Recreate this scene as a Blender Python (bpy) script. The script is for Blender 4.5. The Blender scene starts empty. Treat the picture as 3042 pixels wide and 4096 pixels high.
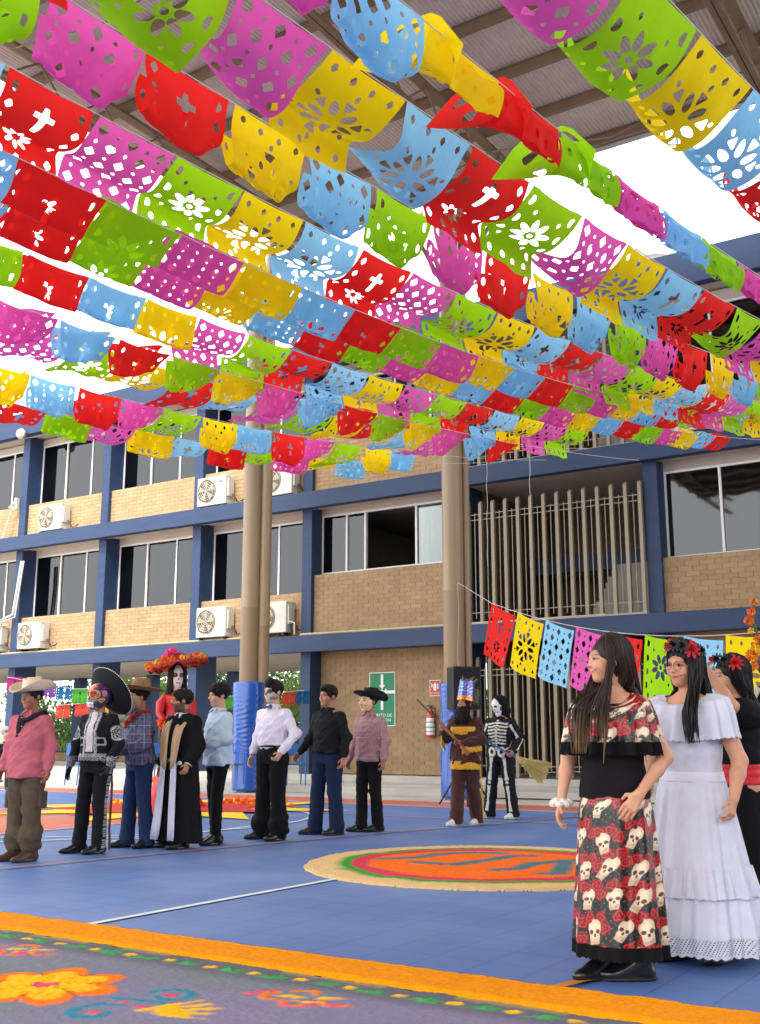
import bpy, bmesh, math, random
import numpy as np
from mathutils import Vector, Matrix
random.seed(7); rng=np.random.default_rng(7)
SC=bpy.context.scene; COL=SC.collection
R=math.radians; PI=math.pi
# ---------------- camera
cam_d=bpy.data.cameras.new('camera'); cam=bpy.data.objects.new('camera',cam_d); COL.objects.link(cam)
YAW=R(33.3); PITCH=R(11.8)
cam.location=(0,0,1.12); cam.rotation_euler=(PI/2+PITCH,0,YAW)
cam_d.sensor_fit='VERTICAL'; cam_d.sensor_height=24; cam_d.lens=24*4320/4096; cam_d.clip_start=.05; cam_d.clip_end=600
SC.camera=cam
# ---------------- sky and sun (bright overcast)
w=bpy.data.worlds.new('World'); SC.world=w; w.use_nodes=True
nt=w.node_tree; nt.nodes.clear()
sky=nt.nodes.new('ShaderNodeTexSky'); sky.sky_type='NISHITA'; sky.sun_disc=False
SUN_EL=50; SUN_AZ=163     # azimuth measured in the plan from +Y towards +X: behind the camera
sky.sun_elevation=R(SUN_EL); sky.sun_rotation=R(SUN_AZ); sky.dust_density=4; sky.air_density=1; sky.ozone_density=1
hs=nt.nodes.new('ShaderNodeHueSaturation'); hs.inputs['Saturation'].default_value=.06; hs.inputs['Value'].default_value=1.0
mxw=nt.nodes.new('ShaderNodeMixRGB'); mxw.inputs[0].default_value=.72; mxw.inputs[2].default_value=(9.2,9.4,9.8,1)
bg=nt.nodes.new('ShaderNodeBackground'); bg.inputs[1].default_value=.15
wo=nt.nodes.new('ShaderNodeOutputWorld')
nt.links.new(sky.outputs[0],hs.inputs['Color']); nt.links.new(hs.outputs[0],mxw.inputs[1]); nt.links.new(mxw.outputs[0],bg.inputs[0]); nt.links.new(bg.outputs[0],wo.inputs[0])
sd=bpy.data.lights.new('sun','SUN'); sd.energy=1.4; sd.angle=R(12); sd.color=(1,.96,.9)
so=bpy.data.objects.new('sun',sd); COL.objects.link(so)
az=R(SUN_AZ); el=R(SUN_EL)
so.rotation_euler=Vector((math.sin(az)*math.cos(el),math.cos(az)*math.cos(el),math.sin(el))).to_track_quat('Z','Y').to_euler()
VS=SC.view_settings; VS.view_transform='Standard'; VS.look='None'; VS.gamma=1; VS.use_curve_mapping=False; VS.exposure=1.4
SC.cycles.max_bounces=7; SC.cycles.diffuse_bounces=4; SC.cycles.transparent_max_bounces=8

# ---------------- materials
def lin(c):
    return tuple(((x/255)/12.92 if x/255<=.04045 else ((x/255+.055)/1.055)**2.4) for x in c)
MATS={}
def mat(name,col,rough=.7,var=.12,scale=6.,bump=0.,bscale=60.,metal=0.,spec=.5,vc=False,trans=0.,coat=0.,emit=None,sheen=0.,stretch=None,col2=None,facevar=0):
    if name in MATS: return MATS[name]
    m=bpy.data.materials.new(name); m.use_nodes=True; n=m.node_tree.nodes; L=m.node_tree.links
    b=n['Principled BSDF']; b.inputs['Roughness'].default_value=rough; b.inputs['Metallic'].default_value=metal
    b.inputs['Specular IOR Level'].default_value=spec; b.inputs['Coat Weight'].default_value=coat
    if sheen: b.inputs['Sheen Weight'].default_value=sheen
    tc=n.new('ShaderNodeTexCoord'); src=tc.outputs['Object']
    if stretch:
        mp=n.new('ShaderNodeMapping'); mp.inputs['Scale'].default_value=stretch; L.new(src,mp.inputs[0]); src=mp.outputs[0]
    if vc:
        at=n.new('ShaderNodeAttribute'); at.attribute_name='Col'; base=at.outputs['Color']
    else:
        rg=n.new('ShaderNodeRGB'); rg.outputs[0].default_value=(*col,1); base=rg.outputs[0]
    if var or col2:
        nz=n.new('ShaderNodeTexNoise'); nz.inputs['Scale'].default_value=scale; nz.inputs['Detail'].default_value=5; nz.inputs['Roughness'].default_value=.6
        L.new(src,nz.inputs['Vector'])
        mr=n.new('ShaderNodeMapRange'); mr.inputs[1].default_value=.3; mr.inputs[2].default_value=.7; L.new(nz.outputs['Fac'],mr.inputs[0])
        mx=n.new('ShaderNodeMixRGB')
        if col2:
            mx.blend_type='MIX'; L.new(mr.outputs[0],mx.inputs[0]); L.new(base,mx.inputs[1]); mx.inputs[2].default_value=(*col2,1)
        else:
            mr.inputs[3].default_value=1-var; mr.inputs[4].default_value=1+var
            mx.blend_type='MULTIPLY'; mx.inputs[0].default_value=1; L.new(base,mx.inputs[1]); L.new(mr.outputs[0],mx.inputs[2])
        base=mx.outputs[0]
    if facevar:
        oi=n.new('ShaderNodeObjectInfo'); m2=n.new('ShaderNodeMapRange'); m2.inputs[3].default_value=1-facevar; m2.inputs[4].default_value=1+facevar
        L.new(oi.outputs['Random'],m2.inputs[0]); mx=n.new('ShaderNodeMixRGB'); mx.blend_type='MULTIPLY'; mx.inputs[0].default_value=1
        L.new(base,mx.inputs[1]); L.new(m2.outputs[0],mx.inputs[2]); base=mx.outputs[0]
    L.new(base,b.inputs['Base Color'])
    if bump:
        bz=n.new('ShaderNodeTexNoise'); bz.inputs['Scale'].default_value=bscale; bz.inputs['Detail'].default_value=4; L.new(src,bz.inputs['Vector'])
        bp=n.new('ShaderNodeBump'); bp.inputs['Strength'].default_value=min(1,bump); bp.inputs['Distance'].default_value=.01; L.new(bz.outputs['Fac'],bp.inputs['Height']); L.new(bp.outputs[0],b.inputs['Normal'])
    if emit:
        b.inputs['Emission Color'].default_value=(*emit[0],1); b.inputs['Emission Strength'].default_value=emit[1]
    if trans:
        t=n.new('ShaderNodeBsdfTranslucent'); L.new(base,t.inputs[0]); ms=n.new('ShaderNodeMixShader'); ms.inputs[0].default_value=trans
        L.new(b.outputs[0],ms.inputs[1]); L.new(t.outputs[0],ms.inputs[2]); L.new(ms.outputs[0],n['Material Output'].inputs[0])
    MATS[name]=m; return m

# ---------------- objects
def tag(o,label=None,cat=None,group=None,kind=None):
    if label: o['label']=label
    if cat: o['category']=cat
    if group: o['group']=group
    if kind: o['kind']=kind
    return o
def empty(name,loc=(0,0,0),rz=0,label=None,cat=None,group=None):
    o=bpy.data.objects.new(name,None); COL.objects.link(o); o.location=loc; o.rotation_euler=(0,0,rz); o.empty_display_size=.1
    return tag(o,label,cat,group)
def link(name,me,m=None,parent=None,loc=None,rot=None,objmat=None):
    o=bpy.data.objects.new(name,me); COL.objects.link(o)
    if m is not None and objmat is None and len(me.materials)==0: me.materials.append(m)
    if objmat is not None:
        if len(me.materials)==0: me.materials.append(None)
        o.material_slots[0].link='OBJECT'; o.material_slots[0].material=objmat
    if parent is not None: o.parent=parent
    if loc is not None: o.location=loc
    if rot is not None: o.rotation_euler=rot
    return o
def mesh_np(name,V,Fq,smooth=False,cols=None,mats=None,fmat=None):
    """V (n,3); Fq list/array of faces (quads array (m,4), or list of arrays)"""
    me=bpy.data.meshes.new(name)
    V=np.asarray(V,np.float32)
    if isinstance(Fq,np.ndarray):
        m,k=Fq.shape
        me.vertices.add(len(V)); me.vertices.foreach_set('co',V.ravel())
        me.loops.add(m*k); me.loops.foreach_set('vertex_index',Fq.astype(np.int32).ravel())
        me.polygons.add(m); me.polygons.foreach_set('loop_start',np.arange(0,m*k,k,dtype=np.int32)); me.polygons.foreach_set('loop_total',np.full(m,k,np.int32))
        me.update(calc_edges=True)
    else:
        me.from_pydata([tuple(v) for v in V.tolist()],[],[tuple(f) for f in Fq]); me.update()
    if smooth: me.polygons.foreach_set('use_smooth',np.ones(len(me.polygons),bool))
    if cols is not None:
        a=me.color_attributes.new('Col','FLOAT_COLOR','POINT'); c=np.ones((len(V),4),np.float32); c[:,:3]=cols; a.data.foreach_set('color',c.ravel())
    if mats:
        for q in mats: me.materials.append(q)
        if fmat is not None: me.polygons.foreach_set('material_index',np.asarray(fmat,np.int32))
    me.validate()
    return me
class MB:
    """collects boxes, tubes, lathes into one mesh"""
    def __init__(s): s.V=[];s.F=[];s.C=[];s.cur=None
    def add(s,V,F,c=None):
        n=len(s.V); s.V+= [tuple(v) for v in V]; s.F+=[tuple(i+n for i in f) for f in F]; s.C+=[c if c is not None else (1,1,1)]*len(V); return s
    def box(s,lo,hi,c=None,M=None):
        x0,y0,z0=lo;x1,y1,z1=hi
        V=[(x0,y0,z0),(x1,y0,z0),(x1,y1,z0),(x0,y1,z0),(x0,y0,z1),(x1,y0,z1),(x1,y1,z1),(x0,y1,z1)]
        if M is not None: V=[tuple(M@Vector(v)) for v in V]
        return s.add(V,[(0,3,2,1),(4,5,6,7),(0,1,5,4),(1,2,6,5),(2,3,7,6),(3,0,4,7)],c)
    def tube(s,pts,r,n=8,c=None,caps=True,flat=1.):
        pts=[Vector(p) for p in pts]; rs=r if isinstance(r,(list,tuple)) else [r]*len(pts)
        V=[];F=[]; up=None
        for i,p in enumerate(pts):
            d=(pts[min(i+1,len(pts)-1)]-pts[max(i-1,0)]).normalized()
            if up is None:
                up=Vector((0,0,1)) if abs(d.z)<.9 else Vector((1,0,0))
            a=d.cross(up).normalized(); b=a.cross(d).normalized(); up=b
            for k in range(n):
                t=2*PI*k/n; V.append(tuple(p+(a*math.cos(t)+b*math.sin(t)*flat)*rs[i]))
        for i in range(len(pts)-1):
            for k in range(n):
                F.append((i*n+k,i*n+(k+1)%n,(i+1)*n+(k+1)%n,(i+1)*n+k))
        if caps: F.append(tuple(range(n))[::-1]); F.append(tuple(range((len(pts)-1)*n,len(pts)*n)))
        return s.add(V,F,c)
    def lathe(s,prof,n=24,o=(0,0,0),M=None,c=None,fn=None):
        V=[]
        for j,(r,z) in enumerate(prof):
            for k in range(n):
                t=2*PI*k/n; v=Vector((r*math.cos(t),r*math.sin(t),z))
                if fn: v=fn(v,r,t,j)
                if M is not None: v=M@v
                V.append((v[0]+o[0],v[1]+o[1],v[2]+o[2]))
        F=[(j*n+k,j*n+(k+1)%n,(j+1)*n+(k+1)%n,(j+1)*n+k) for j in range(len(prof)-1) for k in range(n)]
        return s.add(V,F,c)
    def sphere(s,o,r,n=10,m=7,c=None,sc=(1,1,1)):
        V=[(o[0],o[1],o[2]-r*sc[2])]+[(o[0]+r*sc[0]*math.cos(2*PI*k/n)*math.sin(PI*j/m),o[1]+r*sc[1]*math.sin(2*PI*k/n)*math.sin(PI*j/m),o[2]-r*sc[2]*math.cos(PI*j/m)) for j in range(1,m) for k in range(n)]+[(o[0],o[1],o[2]+r*sc[2])]
        F=[(0,1+(k+1)%n,1+k) for k in range(n)]+[(1+(j-1)*n+k,1+(j-1)*n+(k+1)%n,1+j*n+(k+1)%n,1+j*n+k) for j in range(1,m-1) for k in range(n)]+[(1+(m-2)*n+k,1+(m-2)*n+(k+1)%n,len(V)-1) for k in range(n)]
        return s.add(V,F,c)
    def build(s,name,m,parent=None,smooth=False,vc=False,loc=None,rot=None,bevel=0):
        me=bpy.data.meshes.new(name); me.from_pydata(s.V,[],s.F); me.update()
        if smooth: me.polygons.foreach_set('use_smooth',np.ones(len(me.polygons),bool))
        if vc:
            a=me.color_attributes.new('Col','FLOAT_COLOR','POINT'); a.data.foreach_set('color',np.array([(*c,1) for c in s.C],np.float32).ravel())
        o=link(name,me,m,parent,loc,rot)
        if bevel:
            b=o.modifiers.new('bevel','BEVEL'); b.width=bevel; b.segments=2; b.limit_method='ANGLE'
        if smooth and not bevel:
            try: me.set_sharp_from_angle(angle=R(40))
            except Exception: pass
        return o
def copy_tree(o,parent=None):
    c=o.copy(); COL.objects.link(c); c.parent=parent
    for ch in list(o.children): copy_tree(ch,c)
    return c
# pixel geometry of the place: plan axes X along the school facade, Y into depth
def cam2plan(x,y):
    c,s_=math.cos(YAW),math.sin(YAW); return (x*c-y*s_, x*s_+y*c)
def ground(px,py,z=0.):
    a=(px-1521)/4320; b=-(py-2048)/4320
    y=math.cos(PITCH)-b*math.sin(PITCH); zz=math.sin(PITCH)+b*math.cos(PITCH); k=(z-1.12)/zz
    return cam2plan(a*k,y*k)
def at_depth(px,py,Y):
    a=(px-1521)/4320; b=-(py-2048)/4320
    y=math.cos(PITCH)-b*math.sin(PITCH); zz=math.sin(PITCH)+b*math.cos(PITCH); k=Y/y
    x,yy=cam2plan(a*k,Y); return Vector((x,yy,1.12+zz*k))
# ---------------- implicit surfaces for figures
class SDF:
    def __init__(s,lo,hi,h):
        s.lo=np.array(lo,np.float32); s.h=h; s.n=[int(math.ceil((hi[i]-lo[i])/h))+1 for i in range(3)]
        s.ax=[(s.lo[i]+np.arange(s.n[i],dtype=np.float32)*h).astype(np.float32) for i in range(3)]
        s.V=np.full(s.n,.3,np.float32)
    def sub(s,lo,hi):
        a=[max(0,int((lo[i]-s.lo[i])/s.h)) for i in range(3)]; b=[min(s.n[i],int((hi[i]-s.lo[i])/s.h)+2) for i in range(3)]
        sl=tuple(slice(a[i],b[i]) for i in range(3))
        if any(b[i]<=a[i] for i in range(3)): return None,None
        return sl,(s.ax[0][sl[0]][:,None,None],s.ax[1][sl[1]][None,:,None],s.ax[2][sl[2]][None,None,:])
    def comb(s,sl,d,k,op):
        v=s.V[sl]
        if op=='u':
            if k>0:
                hh=np.maximum(k-np.abs(v-d),0)/k; s.V[sl]=np.minimum(v,d)-hh*hh*k*.25
            else: s.V[sl]=np.minimum(v,d)
        else:
            d=-d
            if k>0:
                hh=np.maximum(k-np.abs(v-d),0)/k; s.V[sl]=np.maximum(v,d)+hh*hh*k*.25
            else: s.V[sl]=np.maximum(v,d)
    def cone(s,a,b,ra,rb,k=.02,op='u'):
        a=np.array(a,float);b=np.array(b,float); m=max(ra,rb)+k+2*s.h
        sl,g=s.sub(np.minimum(a,b)-m,np.maximum(a,b)+m)
        if sl is None: return s
        d=b-a; L2=float(d@d)+1e-9
        px,py,pz=g[0]-a[0],g[1]-a[1],g[2]-a[2]
        t=np.clip((px*d[0]+py*d[1]+pz*d[2])/L2,0,1)
        dist=np.sqrt((px-t*d[0])**2+(py-t*d[1])**2+(pz-t*d[2])**2)-(ra+(rb-ra)*t)
        s.comb(sl,dist.astype(np.float32),k,op); return s
    def chain(s,pts,rs,k=.02):
        for i in range(len(pts)-1): s.cone(pts[i],pts[i+1],rs[i],rs[i+1],k)
        return s
    def ell(s,c,r,Rm=None,k=.02,op='u'):
        m=max(r)+k+2*s.h; c=np.array(c,float)
        sl,g=s.sub(c-m,c+m)
        if sl is None: return s
        p=[g[0]-c[0],g[1]-c[1],g[2]-c[2]]
        if Rm is not None:
            p=[p[0]*Rm[0][i]+p[1]*Rm[1][i]+p[2]*Rm[2][i] for i in range(3)]
        k0=np.sqrt((p[0]/r[0])**2+(p[1]/r[1])**2+(p[2]/r[2])**2); k1=np.sqrt((p[0]/r[0]**2)**2+(p[1]/r[1]**2)**2+(p[2]/r[2]**2)**2)+1e-6
        s.comb(sl,(k0*(k0-1)/k1).astype(np.float32),k,op); return s
    def loft(s,P,k=.02,op='u',e=2.3,top=0,fold=None):
        """P rows (z,cx,cy,rx,ry), a vertical lofted body; fold(theta,z) adds pleats"""
        P=np.array(sorted(P),float); z0,z1=P[0,0],P[-1,0]; m=.06+k
        lo=[(P[:,1]-P[:,3]).min()-m,(P[:,2]-P[:,4]).min()-m,z0-m]; hi=[(P[:,1]+P[:,3]).max()+m,(P[:,2]+P[:,4]).max()+m,z1+m]
        sl,g=s.sub(lo,hi)
        if sl is None: return s
        z=g[2].ravel(); zz=(z-z0)/(z1-z0)
        def itp(c):
            return np.interp(z,P[:,0],P[:,c]).astype(np.float32)[None,None,:]
        cx,cy,rx,ry=itp(1),itp(2),itp(3),itp(4)
        u=np.abs(g[0]-cx)/rx; v=np.abs(g[1]-cy)/ry
        q=(u**e+v**e)**(1/e); d=(q-1)*np.minimum(rx,ry)
        if fold is not None: d=d-fold(np.arctan2(g[1]-cy,g[0]-cx),g[2])
        dz=np.maximum(z0-g[2],g[2]-z1)
        d=np.where(dz>0,np.sqrt(np.maximum(d,0)**2+dz**2),np.maximum(d,dz))
        s.comb(sl,d.astype(np.float32),k,op); return s
    def boxcut(s,lo,hi,k=0.005):
        sl,g=s.sub(np.array(lo)-.05,np.array(hi)+.05)
        if sl is None: return s
        d=np.maximum(np.maximum(np.maximum(lo[0]-g[0],g[0]-hi[0]),np.maximum(lo[1]-g[1],g[1]-hi[1])),np.maximum(lo[2]-g[2],g[2]-hi[2]))
        s.comb(sl,d.astype(np.float32),k,'s'); return s
    def noise(s,amp,dirs):
        """cloth creases: sum of directed waves; dirs rows (kx,ky,kz,phase,weight)"""
        X,Y,Z=s.ax[0][:,None,None],s.ax[1][None,:,None],s.ax[2][None,None,:]
        t=np.zeros(s.n,np.float32)
        for kx,ky,kz,ph,wt in dirs:
            w_=np.sin(kx*X+ky*Y+kz*Z+ph+1.3*np.sin(.37*kz*X+.41*kx*Z+ph*2)); t+=wt*(.55*w_+.6*(1-2*np.abs(w_))**3)
        s.V+=amp*t; return s
    def mesh(s):
        V=s.V; ins=V<0
        nx,ny,nz=s.n
        c=np.zeros((nx-1,ny-1,nz-1),np.uint8)
        for a in (0,1):
            for b in (0,1):
                for d in (0,1): c+=ins[a:nx-1+a,b:ny-1+b,d:nz-1+d]
        act=(c>0)&(c<8); ii=np.argwhere(act); N=len(ii)
        idx=np.full(act.shape,-1,np.int32); idx[act]=np.arange(N)
        acc=np.zeros((N,3)); cnt=np.zeros(N)
        cor=[(a,b,d) for a in (0,1) for b in (0,1) for d in (0,1)]
        for p in cor:
            for ax in range(3):
                if p[ax]==0:
                    q=list(p); q[ax]=1
                    v0=V[ii[:,0]+p[0],ii[:,1]+p[1],ii[:,2]+p[2]]; v1=V[ii[:,0]+q[0],ii[:,1]+q[1],ii[:,2]+q[2]]
                    cr=(v0<0)!=(v1<0); t=np.where(cr,v0/(v0-v1+1e-12),0)
                    pt=np.repeat(np.array(p,float)[None],N,0); pt[:,ax]+=t
                    acc+=pt*cr[:,None]; cnt+=cr
        P=s.lo+(ii+acc/np.maximum(cnt,1)[:,None])*s.h
        Q=[]
        for ax in range(3):
            o1,o2=(ax+1)%3,(ax+2)%3
            a=[slice(None)]*3;b=[slice(None)]*3; a[ax]=slice(0,-1);b[ax]=slice(1,None)
            e=ins[tuple(a)]!=ins[tuple(b)]; fl=ins[tuple(a)]
            w_=np.argwhere(e)
            w_=w_[(w_[:,o1]>0)&(w_[:,o2]>0)&(w_[:,o1]<s.n[o1]-1)&(w_[:,o2]<s.n[o2]-1)]
            def cell(d1,d2):
                q=w_.copy(); q[:,o1]-=d1; q[:,o2]-=d2; return idx[q[:,0],q[:,1],q[:,2]]
            f=np.stack([cell(1,1),cell(0,1),cell(0,0),cell(1,0)],1); flip=fl[w_[:,0],w_[:,1],w_[:,2]]
            f[~flip]=f[~flip][:,::-1]; Q.append(f)
        return P,np.concatenate(Q)
def smooth_np(P,Q,it=2,lam=.5):
    E=np.concatenate([Q[:,[0,1]],Q[:,[1,2]],Q[:,[2,3]],Q[:,[3,0]]]); n=len(P)
    deg=np.bincount(E[:,0],minlength=n)+np.bincount(E[:,1],minlength=n)
    for _ in range(it):
        S=np.stack([np.bincount(E[:,0],P[E[:,1],i],n)+np.bincount(E[:,1],P[E[:,0],i],n) for i in range(3)],1)
        P=P+lam*(S/np.maximum(deg,1)[:,None]-P)
    return P
def rotz(a): c,s=math.cos(a),math.sin(a); return np.array([[c,-s,0],[s,c,0],[0,0,1.]])
def rotx(a): c,s=math.cos(a),math.sin(a); return np.array([[1,0,0],[0,c,-s],[0,s,c]])
def roty(a): c,s=math.cos(a),math.sin(a); return np.array([[c,0,s],[0,1,0],[-s,0,c]])
def waves(n,kmin,kmax,seed,vert=1.):
    r=np.random.default_rng(seed); o=[]
    for i in range(n):
        k=r.uniform(kmin,kmax); d=r.normal(size=3); d[2]*=vert; d/=np.linalg.norm(d)
        o.append((*(d*k),r.uniform(0,6.28),kmin/k*1.2))
    return o
# ================= school building =================
BLUE=lin((62,92,140)); 
m_blue=mat('blue_paint',lin((34,56,90)),.6,var=.14,scale=1.2,bump=.25,bscale=30,stretch=(1,1,6))
m_sof=mat('cream_soffit',lin((188,177,162)),.85,var=.06,scale=1.5,bump=.15,bscale=25)
m_mort=mat('mortar',lin((164,146,116)),.95,var=.1,scale=8)
m_brick=mat('tan_brick',lin((163,135,99)),.85,var=.12,scale=2.2,bump=.3,bscale=90,facevar=.10)
m_bricks=mat('tan_brick_courses',lin((1,1,1)),.85,var=.10,scale=1.6,bump=.3,bscale=90,vc=True)
m_alu=mat('white_aluminium',lin((226,226,222)),.4,var=.03)
m_conc=mat('concrete',lin((176,170,158)),.9,var=.16,scale=1.4,bump=.4,bscale=40)
m_room=mat('room_wall',lin((120,116,108)),.9,var=.08)
m_taupe=mat('taupe_steel',lin((148,136,114)),.42,var=.06,scale=3,spec=.5)
m_curt=mat('pale_curtain',lin((196,214,204)),.8,var=.12,scale=2,stretch=(9,9,.4))
m_white=mat('white_plastic',lin((196,192,180)),.45,var=.06,scale=3)
m_dark=mat('dark_plastic',lin((30,30,32)),.5,var=.1)
m_black=mat('black_metal',lin((18,18,20)),.45,var=.1)
m_lamp=mat('lamp_glow',(1,1,1),.5,var=0,emit=((1,.98,.95),6.))
def glass_mat(name,tint,extra=0.):
    m=bpy.data.materials.new(name); m.use_nodes=True; n=m.node_tree.nodes; L=m.node_tree.links; n.clear()
    o=n.new('ShaderNodeOutputMaterial'); ms=n.new('ShaderNodeMixShader'); tr=n.new('ShaderNodeBsdfTransparent'); gl=n.new('ShaderNodeBsdfGlossy'); fr=n.new('ShaderNodeFresnel')
    fr.inputs[0].default_value=1.8; tr.inputs[0].default_value=(*tint,1); gl.inputs['Roughness'].default_value=.03
    nz=n.new('ShaderNodeTexNoise'); nz.inputs['Scale'].default_value=.7; bp=n.new('ShaderNodeBump'); bp.inputs['Strength'].default_value=.12; bp.inputs['Distance'].default_value=.03
    tc=n.new('ShaderNodeTexCoord'); L.new(tc.outputs['Object'],nz.inputs['Vector']); L.new(nz.outputs['Fac'],bp.inputs['Height']); L.new(bp.outputs[0],gl.inputs['Normal'])
    L.new(fr.outputs[0],ms.inputs[0]); L.new(tr.outputs[0],ms.inputs[1]); L.new(gl.outputs[0],ms.inputs[2]); L.new(ms.outputs[0],o.inputs[0]); return m
m_glass=glass_mat('tinted_glass',(.16,.17,.17)); m_glassc=glass_mat('clear_glass',(.75,.78,.76))
tF,tC,tB,tW=20.65,20.95,21.07,21.5
S0,S1=-42.,4.
bld=empty('school_building',(0,0,0),0,'three storey tan brick school with navy blue beams and columns','school building')
for (z0,z1,td) in ((3.12,3.52,0),(6.63,7.04,0)):
    MB().box((S0,tF,z0),(S1,tF+.22,z1)).build('floor_beam',m_blue,bld,bevel=.012)
MB().box((S0,tF-.02,10.17),(S1,tF+.22,10.9)).build('roof_beam',m_blue,bld,bevel=.012)
for z0,z1,t1 in ((3.2,3.50,27.6),(6.70,7.02,21.9),(10.24,10.7,22.5)):
    MB().box((S0,tF+.223,z0),(S1,t1,z1)).build('soffit',m_sof,bld)
MB().box((S0,20.9,10.703),(S1,30,10.88)).build('roof_slab',m_conc,bld)
# small drip ledge lines under the beams
for z0 in (3.165,6.675,10.2):
    MB().box((S0,tF+.26,z0-.02),(S1,tF+.36,z0+.034)).build('soffit_moulding',m_sof,bld)
cols=[-41.4,-37.75,-34.15,-30.55,-26.95,-23.35,-19.75,-16.07,-11.72,-7.32,-1.2]
for s in cols:
    MB().box((s,tC,.28),(s+.3,21.72,10.2)).build('column',m_blue,bld,bevel=.01)
# passage back columns of the open ground floor
for s in cols[:7]:
    MB().box((s,26.6,.28),(s+.3,26.95,3.3)).build('column',m_blue,bld)
# brick panels: (s0,s1,z0,z1,tone); tone puts daylight and canopy shade into the brick colour
panels=[]
for i in range(0,7):
    s0,s1=cols[i]+.3,cols[i+1]
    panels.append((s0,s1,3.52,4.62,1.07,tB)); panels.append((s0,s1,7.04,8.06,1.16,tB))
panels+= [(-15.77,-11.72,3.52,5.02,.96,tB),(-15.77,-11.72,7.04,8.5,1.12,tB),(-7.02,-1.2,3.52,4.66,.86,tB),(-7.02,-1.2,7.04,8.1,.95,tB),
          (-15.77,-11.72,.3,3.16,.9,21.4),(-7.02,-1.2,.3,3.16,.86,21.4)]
BW,BH,JT=.292,.102,.009
cand=[]
for (s0,s1,z0,z1,tone,t) in panels:
    MB().box((s0,t,z0),(s1,t+.42,z1)).build('brick_wall',m_mort,bld)
    if s1<-30.7: continue
    nz=int(round((z1-z0)/BH)); bh=(z1-z0)/nz
    for r_ in range(nz):
        off=(r_%2)*BW/2; s=s0-off
        while s<s1-.02:
            a=max(s+JT/2,s0); b=min(s+BW-JT/2,s1)
            if b-a>.05: cand.append(((a+b)/2,t,z0+(r_+.5)*bh,b-a,bh-JT,tone))
            s+=BW
def camd(c): return math.dist((c[0],c[1],c[2]),(0,0,1.12))
vis=[c for c in cand if not(-11.7<c[0]) or c[2]>3.5]
vis.sort(key=camd); near=vis[:300]; ns=set(id(c) for c in near)
bm_me={}
for c in near:
    key=(round(c[3],2),round(c[4],3))
    if key not in bm_me:
        q=MB().box((-c[3]/2,-.009,-c[4]/2),(c[3]/2,.02,c[4]/2)); me=bpy.data.meshes.new('brick'); me.from_pydata(q.V,[],q.F); me.materials.append(m_brick); bm_me[key]=me
    link('brick',bm_me[key],None,bld,(c[0],c[1]-random.uniform(0,.003),c[2]))
q=MB()
for c in cand:
    if id(c) in ns: continue
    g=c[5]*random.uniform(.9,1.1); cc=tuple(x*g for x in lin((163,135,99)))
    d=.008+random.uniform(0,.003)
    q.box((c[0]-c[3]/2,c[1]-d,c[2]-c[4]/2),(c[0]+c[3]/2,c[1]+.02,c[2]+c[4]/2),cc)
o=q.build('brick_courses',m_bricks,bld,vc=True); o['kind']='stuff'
# windows
def window(s0,s1,z0,z1,divs,t=tW,gl=None,fr=.045,curt=()):
    w_=MB()
    w_.box((s0,t-.03,z0),(s1,t+.03,z0+fr)).box((s0,t-.03,z1-fr),(s1,t+.03,z1)).box((s0,t-.03,z0+fr),(s0+fr,t+.03,z1-fr)).box((s1-fr,t-.03,z0+fr),(s1,t+.03,z1-fr))
    for d in divs: w_.box((d-fr*.55,t-.034,z0+fr),(d+fr*.55,t+.034,z1-fr))
    f=w_.build('window',m_alu,bld)
    e=[s0+fr]+sorted(divs)+[s1-fr]
    for i in range(len(e)-1):
        if gl is not None and gl[i] is None: continue
        tt=t+(.012 if i%2 else -.012)
        MB().box((e[i]+.005,tt-.003,z0+fr),(e[i+1]-.005,tt+.003,z1-fr)).build('pane',gl[i] if gl else m_glass,f)
        if i in curt: MB().box((e[i]+.02,t+.12,z0+.03),(e[i+1]-.02,t+.125,z1-.02)).build('curtain',m_curt,f)
for i in range(2,7):
    s0,s1=cols[i]+.3,cols[i+1]
    for z0,z1 in ((4.62,6.52),(8.06,10.0)):
        window(s0+.0,s1,z0,z1,[s0+.45,s0+1.1,s0+2.2] if False else [s0+1.12,s0+2.24])
        MB().box((s0,tW-.05,z1),(s1,tW+.2,z1+.2)).build('lintel',m_sof,bld)
        MB().box((s0,tB+.001,z0-.02),(s1,tW+.1,z0-.002)).build('sill',m_sof,bld)
window(-15.77,-11.72,5.06,6.55,[-15.02,-14.47,-13.02],t=21.4,gl=[m_glassc,m_glassc,None,m_glassc],curt=(0,1,3))
window(-15.77,-11.72,8.5,10.0,[-15.02,-13.6,-12.6],t=21.4)
window(-7.02,-1.2,4.68,6.5,[-5.88,-4.1,-2.6],t=21.4)
window(-7.02,-1.2,8.12,9.95,[-5.88,-4.1,-2.6],t=21.4)
for z in (6.55,10.0): MB().box((-15.77,21.36,z),(-11.72,21.6,z+.2)).build('lintel',m_sof,bld); MB().box((-7.02,21.36,z-.05),(-1.2,21.6,z+.2)).build('lintel',m_sof,bld)
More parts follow.
